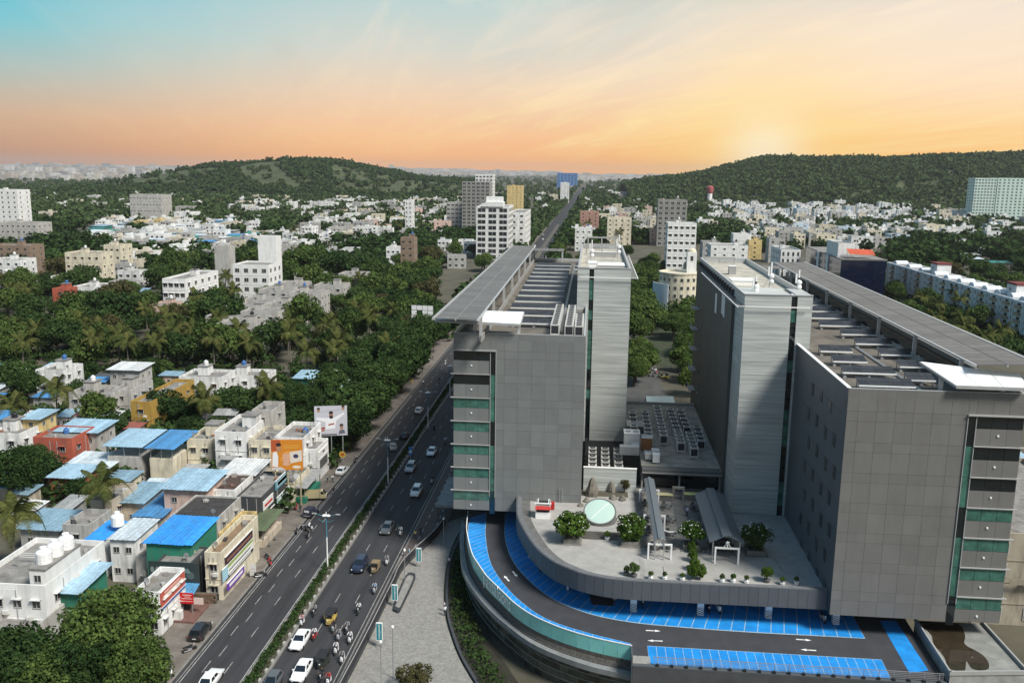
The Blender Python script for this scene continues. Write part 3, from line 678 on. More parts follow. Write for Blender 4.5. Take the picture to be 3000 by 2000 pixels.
for (a, c, n, nm) in banks:
    A, C = G(*cm(*a), ZM + 1.7), G(*cm(*c), ZM + 1.7); n = max(n, int((C - A).length / 2.3))
    for i in range(n):
        p = A.lerp(C, i / max(1, n - 1)); ac(p.x, p.y, ZM + .1, '%s air conditioner from the front in the %s bank on the centre block' % (ORD[i], nm), 'air conditioner banks on the centre block', 0, 1.15)
# pit with older units behind the silver wall
sw0, sw1 = G(*(1300 + .3827 * 1075, 950 + .3827 * 1270), 11.5), G(*(1300 + .3827 * 1400, 950 + .3827 * 1270), 11.5)
sv = thing('screen_wall', ((sw0 + sw1) / 2), 'low silver wavy screen wall below the slim tower', 'wall')
MB().box(-.3, sw0.y, 11.5, 8.6, sw0.y + .4, 15.6).build('cladding', WAVE, sv)
MB().box(-.35, sw0.y - .05, 15.6, 8.65, sw0.y + .45, 15.72).build('coping', WHITE, sv)
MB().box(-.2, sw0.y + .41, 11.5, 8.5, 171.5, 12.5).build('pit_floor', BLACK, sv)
for k in range(3):
    for i in range(6): ac(1.2 + k * 2.3, sw0.y + 2.2 + i * 2.5, 12.5, '%s old unit from the screen wall in the %s row of the dark pit' % (ORD[i], ('left', 'middle', 'right')[k]), 'old units in the pit', 0, 1.2)
# roof plant beside the banks
def plant(u0, u1, v0, v1, z, h, mat, label, d=2.4):
    a, c = G(u0, v1, z), G(u1, v1, z); t = thing('plant_unit', ((a + c) / 2), label, 'plant unit')
    w_ = (c - a).length
    q = MB(); q.box(-w_ / 2, -d / 2 + d / 2, .25, w_ / 2, d, h); q.build('casing', mat, t, world=False)
    q = MB(); q.box(-w_ / 2 - .06, -.06, h, w_ / 2 + .06, d + .06, h + .12); q.build('lid', WHITE, t, world=False)
    q = MB(); q.box(-w_ / 2, 0, 0, -w_ / 2 + .2, d, .25); q.box(w_ / 2 - .2, 0, 0, w_ / 2, d, .25); q.build('feet', DARKM, t, world=False)
    for k in range(2): q = MB(); q.lathe([(.5, h + .12), (.5, h + .22), (.40, h + .22), (.38, h + .16), (.05, h + .16)], 14, c=((k - .5) * w_ * .5, d / 2)); q.build('fan_ring', STEEL, t, world=False)
plant(1828, 1873, 1265, 1312, ZM + .1, 2.6, WHITE, 'large white cooling unit with round fans left of the banks', 3.0)
plant(1880, 1909, 1288, 1321, ZM + .1, 2.4, pm('rusty_panel', (.32, .14, .05), .8, .4, 2), 'rusty orange plant unit beside the white cooling unit', 2)
plant(1912, 1932, 1322, 1359, ZM + .1, 1.6, WHITE, 'small white plant box at the front of the centre roof', 3.6)
plant(1890, 1908, 1330, 1350, ZM + .1, 1.3, ACW, 'small grey plant box beside the white box', 1.6)
dct = thing('air_duct', (G(1852, 1315, ZM)), 'grey bent air duct in front of the white cooling unit', 'duct')
a = G(1815, 1318, ZM + 1); c = G(1862, 1318, ZM + 1)
q = MB(); q.box(a.x, a.y - .8, ZM + .4, c.x - .8, a.y + .7, ZM + 1.9); q.build('duct_run', STEEL, dct); q = MB(); q.box(c.x - .79, a.y - .8, ZM + .4, c.x + .6, a.y + 2.6, ZM + 1.9); q.build('duct_elbow', STEEL, dct)
q = MB(); a = G(1855, 1370, 11.5); st = thing('service_core', (a), 'grey service core with small white hatch in front of the centre roof', 'core')
q.box(a.x - 1.0, a.y + 8, 11.5, a.x + 2.2, a.y + 12, 17.0); q.build('wall', CLADD, st); MB().box(a.x - 1.05, a.y + 7.9, 17.0, a.x + 2.25, a.y + 12.1, 17.2).build('lid', LEDGE, st); MB().box(a.x - .8, a.y + 7.85, 12.3, a.x + 1.6, a.y + 7.99, 12.9).build('hatch', WHITE, st)
# ------------------------------------------------------------------ podium: terrace, parking deck, curved mall front
ZD, ZTER = 6.5, 11.5
def c7(x, y): return 1300 + .3507 * x, 1450 + .3507 * y
def c5(x, y): return 1500 + .34 * x, 1400 + .34 * y
def c8(x, y): return 2200 + .3826 * x, 1400 + .3826 * y
mall = thing('shopping_mall', (12, 120, 0), 'curved shopping mall podium with blue rooftop parking deck', 'mall')
# terrace fascia
fas = [c7(600, 55), c7(612, 150), c7(650, 250), c7(760, 420), c7(900, 540), c7(1050, 610), c7(1200, 660), c7(1470, 705), c7(1990, 735), (2200, 1717.5), (2300, 1722.3), (2412, 1727.8)]
fp = [G(u, v, 12.2) for u, v in fas]; fp[0].y = LBY; fp[-1].x = RBX0 - .05
FC = resample(spline(fp, 6), 1.25)
TER = pm('terrace_paving', (.345, .335, .312), .95, .14, .5, stain=.25, bump=.2, bscale=7)
ter = thing('roof_terrace', (15, 125, ZTER), 'paved roof terrace with curved grey panelled edge above the parking deck', 'terrace')
poly = [(p.x, p.y) for p in offset(FC, .3)] + [(RBX0, FC[-1].y + .3), (RBX0, 138.1), (23.4, 138.1), (23.4, ym0 + 1), (-.6, ym0 + 1), (-.6, LBY), (FC[0].x + .6, LBY)]
b = MB(); b.prism(poly, 9.75, ZTER); b.build('paving', TER, ter)
FASC = pm('fascia_panel', (.088, .095, .105), .5, .07, .5, rnd=.06)
FCB = [Vector((p.x, p.y, 9.55)) for p in FC]
for i in range(len(FC) - 1):
    a, c = FC[i], FC[i + 1]; m = (a + c) / 2; L_ = (c - a).length; rz = math.atan2(c.y - a.y, c.x - a.x)
    piece('fascia_panel', ter, (m.x, m.y, 10.85), (L_ - .03, .16, 2.62), FASC, rz=rz)
o1 = offset(FC, .1); o2 = offset(FC, .85); o3 = offset(FC, 2.2)
b = MB()
for i in range(len(FC) - 1):
    for A, B, z0, z1 in ((o1, o2, ZTER, 12.2),):
        b.add([(A[i].x, A[i].y, z0), (A[i + 1].x, A[i + 1].y, z0), (B[i + 1].x, B[i + 1].y, z0), (B[i].x, B[i].y, z0), (A[i].x, A[i].y, z1), (A[i + 1].x, A[i + 1].y, z1), (B[i + 1].x, B[i + 1].y, z1), (B[i].x, B[i].y, z1)], [(4, 5, 6, 7), (0, 1, 5, 4), (3, 7, 6, 2)])
b.build('parapet', pm('parapet_stone', (.14, .145, .15), .8, .2, 1), ter)
n1 = int(len(FC) * .62); b = MB(); strip(b, [Vector((p.x, p.y, ZTER + .02)) for p in o2[:n1]], [Vector((p.x, p.y, ZTER + .02)) for p in o3[:n1]]); b.build('gutter', CONCD, ter)
def path_strip(pts, w, z, mat, name):
    P = [G(u, v, z) for u, v in pts]; a = offset(P, w / 2); c = offset(P, -w / 2); b = MB(); strip(b, c, a); return b.build(name, mat, ter)
path_strip([c5(1105, 620), c5(1130, 860)], .7, ZTER + .012, CONC, 'path_slab'); path_strip([c5(1300, 760), c5(1315, 860)], .12, ZTER + .012, CONCD, 'path_joint'); path_strip([c5(2260, 690), c5(2352, 830)], .45, ZTER + .012, CONC, 'path_slab')
a, c = G(*c5(1000, 115), ZTER), G(*c5(1150, 600), ZTER)
MB().box(8.2, c.y, ZTER + .005, 21.5, ym0 + .5, ZTER + .014).build('seating_floor', pm('seating_slab', (.20, .195, .18), .95, .3, .8, stain=.5), ter)
p = G(*c5(1395, 250), ZTER); MB().box(p.x - .2, c.y + 1, ZTER + .016, p.x + 2.0, ym0 - 2, ZTER + .03).build('path_slab', CONCD, ter)
# deck
top = [(1371, 1496), (1367, 1530), (1368, 1560), (1382, 1618), (1400, 1649), (1424, 1684), (1452, 1712), (1480, 1739), (1508, 1765.6), (1560, 1800.6), (1640, 1836), (1740, 1866), (1852, 1890)]
GB = resample(spline([G(u, v, 7.75) for u, v in top], 6), .9)
GB0 = [Vector((p.x, p.y, ZD)) for p in GB]
rail = [G(u, v, ZD) for u, v in ((1852, 1946), (2200, 1968), (2605, 1992), (2760, 2000))]
yr = sum(p.y for p in rail) / 4
xr1 = G(2760, 1996, ZD).x
wallr = [G(2655, 1817, ZD), G(2783, 1990, ZD)]
poly = [(p.x, p.y) for p in offset(GB0, .14)] + [(GB0[-1].x, yr), (xr1 + .4, yr), (wallr[0].x, wallr[0].y), (wallr[0].x + 2, 128), (30, 150), (-16, 165)]
b = MB(); b.prism(poly, ZD - .5, ZD)
DECK = pm('deck_asphalt', (.045, .046, .052), .85, .2, .5, bump=.1, bscale=12)
deck = b.build('parking_deck', DECK, mall)
BLUE = pm('blue_deck_paint', (.010, .24, .64), .65, .26, .5, stain=.35, dirt=(.02, .1, .35))
BLUEL = pm('bay_line', (.30, .42, .50), .7, .3, 2)
lo = [c7(355, 150), c7(355, 210), c7(350, 330), c7(385, 540), c7(480, 710), c7(640, 880), c7(860, 1030), c7(1180, 1140), c7(1560, 1235)]
LO = spline([G(u, v, ZD) for u, v in lo], 8)
def bays(A, B, n, z=ZD, name='parking_bay'):
    A = resample(A, 99999)[:0] or A; P = resample(A, sum((x - y).length for x, y in zip(A, A[1:])) / n); Q = resample(B, sum((x - y).length for x, y in zip(B, B[1:])) / n)
    k = min(len(P), len(Q)); b = MB(); strip(b, [p + Vector((0, 0, .004)) for p in P[:k]], [q + Vector((0, 0, .004)) for q in Q[:k]]); b.build('bay_lines', BLUEL, mall)
    for i in range(k - 1):
        g = .035; a, a2, c, c2 = P[i].lerp(P[i + 1], g), P[i].lerp(P[i + 1], 1 - g), Q[i].lerp(Q[i + 1], g), Q[i].lerp(Q[i + 1], 1 - g)
        t0, t1 = .02, .98; v = [a.lerp(c, t0), a2.lerp(c2, t0), a2.lerp(c2, t1), a.lerp(c, t1)]
        b = MB(); b.quad(*[p + Vector((0, 0, .009)) for p in v]); b.build(name, BLUE, mall)
gi = offset(GB0, .25)
def upto(pts, f): return pts[:max(2, int(len(pts) * f))]
bays(LO, gi, 40)
li = [c7(510, 150), c7(510, 215), c7(510, 350), c7(560, 520), c7(680, 680), c7(900, 860), c7(1200, 985), c7(1560, 1060), c7(1990, 1103), c8(0, 1180), c8(470, 1205), c8(875, 1227)]
LI = spline([G(u, v, ZD) for u, v in li], 8)
inner = [G(*c7(620, 150), ZD), G(*c7(640, 300), ZD), G(*c7(700, 440), ZD), G(*c7(800, 560), ZD), G(*c7(980, 760), ZD), G(*c7(1230, 850), ZD), G(*c7(1600, 900), ZD), G(*c7(1990, 930), ZD), G(*c8(300, 1010), ZD), G(*c8(550, 1020), ZD), G(*c8(790, 1060), ZD)]
inner = [p + Vector((.3, 4.0, 0)) for p in inner]; inner[-1] = G(*c8(780, 1050), ZD); inner[-2] = G(*c8(560, 1030), ZD) + Vector((0, 2.0, 0))
bays(LI, spline(inner, 8), 44)
f0 = [G(*c7(1700, 1255), ZD), G(*c8(1000, 1387), ZD)]; f1 = [Vector((f0[0].x, yr + .35, ZD)), Vector((G(*c8(1065, 1520), ZD).x, yr + .35, ZD))]
bays([f0[0], f0[1]], [f1[0], f1[1]], 26)
b = MB(); v = [G(*c8(985, 1090), ZD + .009), G(*c8(1110, 1090), ZD + .009), G(*c8(1360, 1470), ZD + .009), G(*c8(1215, 1490), ZD + .009)]; b.quad(*v[::-1]); b.build('blue_strip', BLUE, mall)
# direction arrows
def arrow(p, ang):
    b = MB(); pts = [(-1.0, -.13), (-1.0, .13), (.25, .09), (.25, .30), (1.0, 0), (.25, -.30), (.25, -.09)]
    co, si = math.cos(ang), math.sin(ang); s = .95
    b.add([(p.x + s * (x * co - y * si), p.y + s * (x * si + y * co), ZD + .006) for x, y in pts], [(0, 6, 2, 1), (6, 5, 4, 3, 2)]); b.f = [f[::-1] for f in b.f]
    b.build('arrow_mark', pm('arrow_paint', (.75, .75, .73), .7, .1, 2), mall)
def ang2(u0, v0, u1, v1): a, c = G(u0, v0, ZD), G(u1, v1, ZD); return math.atan2(c.y - a.y, c.x - a.x)
arrow(G(*c7(595, 657), ZD), ang2(*c7(570, 630), *c7(620, 690))); arrow(G(*c7(525, 693), ZD), ang2(*c7(550, 720), *c7(500, 665)))
arrow(G(*c7(1750, 1130), ZD), ang2(*c7(1700, 1128), *c7(1800, 1133))); arrow(G(*c7(1765, 1214), ZD), ang2(*c7(1815, 1216), *c7(1710, 1212)))
arrow(G(*c8(405, 1236), ZD), ang2(*c8(355, 1232), *c8(455, 1239))); arrow(G(*c8(440, 1314), ZD), ang2(*c8(495, 1318), *c8(390, 1311)))
# glass parapet band, in panels
TEAL = pm('teal_glass', (.20, .54, .50), .25, .12, .5, rnd=.05, spec=.6)
TEALW = pm('pale_teal_glass', (.50, .62, .60), .25, .10, .8, rnd=.05, spec=.6)
for i in range(0, len(GB) - 1, 2):
    j = min(i + 2, len(GB) - 1); a, c = GB[i], GB[j]; b = MB()
    g = .01; a2, c2 = a.lerp(c, g), a.lerp(c, 1 - g); t = (c - a).normalized(); n = Vector((-t.y, t.x, 0)) * .06
    vs = [a2, c2, c2 + n, a2 + n]; b.add([(q.x, q.y, 5.75) for q in vs] + [(q.x, q.y, 7.75) for q in vs], [(3, 2, 1, 0), (4, 5, 6, 7), (0, 1, 5, 4), (1, 2, 6, 5), (2, 3, 7, 6), (3, 0, 4, 7)])
    b.build('glass_panel', TEALW if i < len(GB) * .26 else TEAL, mall)
b = MB(); e1 = offset(GB, -.03); e2 = offset(GB, .09); strip(b, [p + Vector((0, 0, .03)) for p in e1], [p + Vector((0, 0, .03)) for p in e2]); strip(b, [p + Vector((0, 0, -.06)) for p in e1], [p + Vector((0, 0, .03)) for p in e1]); b.build('top_rail', WHITE, mall)
# ledge and gutter below the glass
led = [c7(150, 200), c7(138, 300), c7(135, 420), c7(165, 650), c7(330, 900), c7(560, 1110), c7(800, 1270), c7(1200, 1420), c7(1575, 1505)]
LE = resample(spline([G(u, v, 4.6) for u, v in led], 8), 1.0)
k = min(len(LE), len(GB)); LEs = resample(LE, sum((x - y).length for x, y in zip(LE, LE[1:])) / 40); GBs = resample(GB, sum((x - y).length for x, y in zip(GB, GB[1:])) / 40)
k = min(len(LEs), len(GBs)); b = MB()
strip(b, [Vector((p.x, p.y, 4.6)) for p in LEs[:k]], [LEs[i].lerp(GBs[i], .70).xy.to_3d() + Vector((0, 0, 4.62)) for i in range(k)]); strip(b, [Vector((p.x, p.y, 3.9)) for p in LEs[:k]], [Vector((p.x, p.y, 4.6)) for p in LEs[:k]])
b.build('ledge', pm('ledge_slab', (.215, .225, .225), .8, .2, .6, stain=.3), mall)
GRAV = pm('gutter_gravel', (.085, .08, .072), 1, .6, 4)
b = MB(); strip(b, [LEs[i].lerp(GBs[i], .70).xy.to_3d() + Vector((0, 0, 4.45)) for i in range(k)], [Vector((GBs[i].x, GBs[i].y, 5.2)) for i in range(k)]); strip(b, [Vector((GBs[i].x, GBs[i].y, 5.2)) for i in range(k)], [Vector((GBs[i].x, GBs[i].y, 5.76)) for i in range(k)])
b.build('gutter', GRAV, mall)
for i in range(k - 1):
    a = LEs[i].lerp(GBs[i], .70); c = LEs[i + 1].lerp(GBs[i + 1], .70); m = (a + c) / 2
    piece('gutter_kerb', mall, (m.x, m.y, 4.58), ((c - a).length, .18, .3), GRAV, rz=math.atan2(c.y - a.y, c.x - a.x))
# curved facade below: dark stone glass with pale string lines
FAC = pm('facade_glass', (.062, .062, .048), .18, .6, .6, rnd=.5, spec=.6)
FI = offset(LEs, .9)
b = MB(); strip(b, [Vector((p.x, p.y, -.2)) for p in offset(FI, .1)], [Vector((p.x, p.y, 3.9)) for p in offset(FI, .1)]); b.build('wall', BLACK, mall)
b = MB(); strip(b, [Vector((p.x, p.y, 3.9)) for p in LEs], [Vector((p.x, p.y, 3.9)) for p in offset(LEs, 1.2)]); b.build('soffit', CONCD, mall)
for i in range(len(FI) - 1):
    a, c = FI[i], FI[i + 1]; m = (a + c) / 2; rz = math.atan2(c.y - a.y, c.x - a.x); L_ = (c - a).length
    for r in range(4): piece('facade_panel', mall, (m.x, m.y, .5 + r * .98), (L_ - .02, .06, .95), FAC, rz=rz)
    for r in range(4): piece('string_line', mall, (m.x, m.y, .98 + r * .98 - .04), (L_ + .01, .16, .05), LEDGE, rz=rz)
# straight dark wall under the railing, railing with posts and lamps
xg = GB0[-1].x
b = MB(); b.box(xg, yr - .35, 0, xr1 + .4, yr - .02, ZD - .02); b.build('wall', pm('dark_wall', (.06, .063, .068), .7, .2, .6, stain=.2), mall)
b = MB(); b.box(xg, yr - .36, ZD - .02, xr1 + .4, yr + .2, ZD + .14); b.build('kerb', CLADD, mall)
b = MB(); b.box(xg - .15, yr - .3, 4.0, xg, GB[-1].y + .3, 7.7); b.build('end_wall', CLADD, mall)
b = MB(); b.box(xg + .02, yr + .25, ZD + .01, xg + 2.2, GB[-1].y - .2, ZD + .06); b.build('ramp_plate', CONC, mall)
rl = thing('deck_railing', ((xg + xr1) / 2, yr, ZD), 'thin steel railing with black base lamps along the front of the blue deck', 'railing')
for k_ in range(5): piece('rail', rl, ((xg + 2.4 + xr1) / 2, yr, ZD + .35 + k_ * .22), (xr1 - xg - 2.4, .04 if k_ < 4 else .07, .03 if k_ < 4 else .06), STEEL)
x = xg + 3.0
while x < xr1: piece('post', rl, (x, yr, ZD + .7), (.06, .06, 1.2), STEEL); piece('base_lamp', rl, (x - .05, yr - .2, ZD + .25), (.34, .3, .3), BLACK); x += 1.72
# flat roof with puddle at the right, and its white side wall
q = [G(*c8(1255, 1085), 7.6), G(*c8(1770, 1110), 7.6), G(*c8(2120, 1495), 7.6), G(*c8(1525, 1500), 7.6)]
an = thing('annex_roof', ((q[0] + q[2]) / 2).xy.to_3d(), 'low flat annex roof with a dark brown puddle at the lower right', 'annex')
b = MB(); b.prism([(p.x, p.y) for p in (q[3], q[2], q[1], q[0])], 0, 7.5); b.build('wall', CONC, an)
b = MB(); b.prism([(p.x, p.y) for p in (q[3], q[2], q[1], q[0])], 7.502, 7.56); b.build('roof', pm('wet_screed', (.225, .23, .21), .8, .3, .5, stain=.3), an)
pud = [c8(1290, 1095), c8(1450, 1105), c8(1590, 1115), c8(1640, 1200), c8(1640, 1270), c8(1760, 1340), c8(1815, 1400), c8(1820, 1455), c8(1760, 1470), c8(1690, 1455), c8(1650, 1400), c8(1640, 1470), c8(1590, 1475), c8(1510, 1450), c8(1480, 1370), c8(1400, 1270), c8(1380, 1200), c8(1310, 1130)]
b = MB(); pp = spline([G(u, v, 7.566) for u, v in pud + pud[:1]], 4)[:-1]; b.add(pp[::-1], [tuple(range(len(pp)))]); b.build('puddle', pm('puddle', (.035, .026, .016), .05, .4, .5, spec=.6), an)
for (A, B) in ((q[0], q[3]), (q[3], q[2]), (q[2], q[1])):
    m = (A + B) / 2; piece('coping', an, (m.x, m.y, 7.75), ((B - A).length + .2, .22, .5), LEDGE, rz=math.atan2(B.y - A.y, B.x - A.x))
# columns with hazard stripes under the terrace
def column(u, v, name='deck_column'):
    p = G(u, v, ZD); t = thing('deck_column', p, 'white deck column with hazard stripes, standing at %s' % name, 'column', 'striped deck columns')
    b = MB(); b.box(-.42, -.4, 1.2, .42, .4, 3.1); b.build('shaft', WHITE, t, world=False)
    b = MB(); b.box(-.42, -.4, 0, .42, .4, 1.19); b.build('base', WHITE, t, world=False)
    for k in range(5):
        z = -.2 + k * .3; pts = [(-.43, z), (.43, z + .45), (.43, z + .58), (-.43, z + .13)]
        pts = [(x_, min(max(zz, .0), 1.18)) for x_, zz in pts]
        b = MB(); b.add([(x_, -.415, zz) for x_, zz in pts], [(0, 1, 2, 3)]); b.build('stripe', BLACK, t, world=False)
column(*c5(1045, 1140), 'the left, where the deck curve straightens'); column(*c5(1620, 1170), 'the middle of the blue bays'); column(*c5(2205, 1195), 'the right of the blue bays'); column(*c8(645, 1108), 'the corner of the dark wing')
for (u, v) in (c7(1035, 790), c7(713, 520)): t = thing('deck_post', G(u, v, ZD), 'slim white post under the curved terrace at the %s' % ('deck bend' if u > 1600 else 'upper deck'), 'post'); MB().box(-.14, -.14, 0, .14, .14, 3.0).build('shaft', WHITE, t, world=False); MB().box(-.2, -.2, 0, .2, .2, .12).build('base', LEDGE, t, world=False)
# dark openings between the inner bays
for (pa, pb) in ((c7(775, 545), c7(930, 655)), (c7(1210, 780), c7(1420, 925))):
    A = [G(pa[0], pa[1], ZD + .012), G(pb[0], pa[1], ZD + .012), G(pb[0], pb[1], ZD + .012), G(pa[0] + 8, pb[1] - 5, ZD + .012)]
    b = MB(); b.quad(A[3], A[2], A[1], A[0]); b.build('asphalt_patch', DECK, mall)
# mall lettering on the glass band
def arc(pts, s):
    d = 0
    for a, c in zip(pts, pts[1:]):
        l = (c - a).length
        if d + l >= s: t = (s - d) / l; return a.lerp(c, t), (c - a).normalized()
        d += l
    return pts[-1], (pts[-1] - pts[-2]).normalized()
fine = spline([G(u, v, 7.75) for u, v in top], 12)
def arclen_near(u, v):
    best = (1e9, 0); d = 0
    for a, c in zip(fine, fine[1:]):
        q = a - G(u, v, 7.75)
        if q.length < best[0]: best = (q.length, d)
        d += (c - a).length
    return best[1]
s0, s1 = arclen_near(1418, 1676), arclen_near(1500, 1757)
word = 'pantaloons'; adv = {'p': 1, 'a': .95, 'n': 1, 't': .6, 'l': .45, 'o': 1, 's': .9}
tot = sum(adv[ch] for ch in word); s = s0
for ch in word:
    w_ = adv[ch] / tot * (s1 - s0); p, t = arc(fine, s + w_ / 2); s += w_
    me = TXT[ch]; o = bpy.data.objects.new('letter', me); link(o, mall)
    n = Vector((t.y, -t.x, 0)); mx = Matrix((t, Vector((0, 0, 1)), n)).transposed()
    o.rotation_euler = mx.to_euler(); o.location = Vector((p.x, p.y, 6.12)) + n * .07 - mall.location; o.scale = (.9, 1.22, 1)
# planting bed and wall beside the mall
bedp = [(1352, 1560), (1318, 1640), (1306, 1720), (1309, 1800), (1324, 1862), (1350, 1930), (1390, 2000), (1425, 2060)]
BED = [G(u, v, 0) for u, v in bedp]; BEDS = resample(spline(BED, 6), .9)
b = MB(); strip(b, [p + Vector((0, 0, .45)) for p in offset(BEDS, .0)], [p + Vector((0, 0, .45)) for p in offset(BEDS, .35)]); strip(b, [p for p in BEDS], [p + Vector((0, 0, .45)) for p in BEDS])
bw = tag(b.build('bed_wall', pm('bed_stone', (.055, .06, .065), .7, .2, 1)), 'low curved dark wall edging the planted bed beside the mall', 'wall')
b = MB(); strip(b, [p + Vector((0, 0, .3)) for p in offset(BEDS, .35)], [p + Vector((0, 0, .3)) for p in offset(BEDS, 5.2)]); tag(b.build('planting_soil', pm('bed_soil', (.028, .026, .018), 1, .4, 1)), kind='structure')
# ------------------------------------------------------------------ buildings
AUTOB = []; FOOTP = []                                        # footprints (x0, x1, y0, y1) for keeping trees clear
CW = dict(white=(.74, .74, .72), cream=(.66, .60, .46), grey=(.40, .40, .385), stain=(.45, .435, .405), yellow=(.66, .50, .22), pink=(.60, .44, .37), blue=(.50, .60, .68), brown=(.25, .18, .13), ochre=(.40, .25, .05), red=(.42, .10, .06), green=(.02, .20, .13), dark=(.05, .055, .06), mint=(.52, .66, .60), beige=(.50, .43, .34), concrete=(.27, .265, .25))
TN = dict(sky=(.33, .49, .60), blue=(.07, .24, .48), bright=(.035, .30, .80), pale=(.55, .62, .66), white=(.66, .67, .66), grey=(.34, .34, .33), steel=(.22, .34, .42), rust=(.30, .09, .06), green=(.02, .19, .15), olive=(.10, .135, .07), dark=(.07, .07, .075))
WINM = [FRAME, PANE]
def shell(b, x0, x1, y0, y1, h, par, t=.22):
    o = [(x0, y0), (x1, y0), (x1, y1), (x0, y1)]; i = [(x0 + t, y0 + t), (x1 - t, y0 + t), (x1 - t, y1 - t), (x0 + t, y1 - t)]
    H = h + par; v = [(x, y, 0) for x, y in o] + [(x, y, H) for x, y in o] + [(x, y, H) for x, y in i] + [(x, y, h) for x, y in i]
    f = []
    for k in range(4):
        n = (k + 1) % 4; f += [(k, n, 4 + n, 4 + k), (4 + k, 4 + n, 8 + n, 8 + k), (8 + k, 8 + n, 12 + n, 12 + k)]
    b.add(v, f)
def windows(t, x0, x1, y0, y1, h, nf, nc, ns, wsz=(1.2, 1.25), ch=True, faces='fs', chc=None, base=0.0, mats=WINM, cx=0):
    ww, wh = wsz; fh = (h - base) / nf
    for f in range(nf):
        z = base + fh * (f + .54)
        if 'f' in faces:
            for c in range(nc):
                x = x0 + (x1 - x0) * (c + .5) / nc; w_ = min(ww, (x1 - x0) / nc * (.86 if ww > 5 else .72))
                piece('window', t, (x, y0 - .03, z), (w_, .14, min(wh, fh * (.74 if ww > 5 else .6))), mats, 'win', world=False)
                if ch: piece('sun_shade', t, (x, y0 - .25, z + min(wh, fh * .6) / 2 + .12), (w_ + .3, .5, .12), WALL, 'chajja', world=False, color=chc or (.5, .5, .48))
        sd_ = 1 if cx < 0 else -1
        if 's' in faces:
            for c in range(ns):
                y = y0 + (y1 - y0) * (c + .5) / ns; w_ = min(ww, (y1 - y0) / ns * .72); x = x1 + .03 if sd_ > 0 else x0 - .03
                piece('window', t, (x, y, z), (w_, .14, min(wh, fh * .6)), mats, 'win', rz=R(90) * sd_, world=False)
                if ch: piece('sun_shade', t, (x + sd_ * .22, y, z + min(wh, fh * .6) / 2 + .12), (w_ + .3, .5, .12), WALL, 'chajja', rz=R(90) * sd_, world=False, color=chc or (.5, .5, .48))
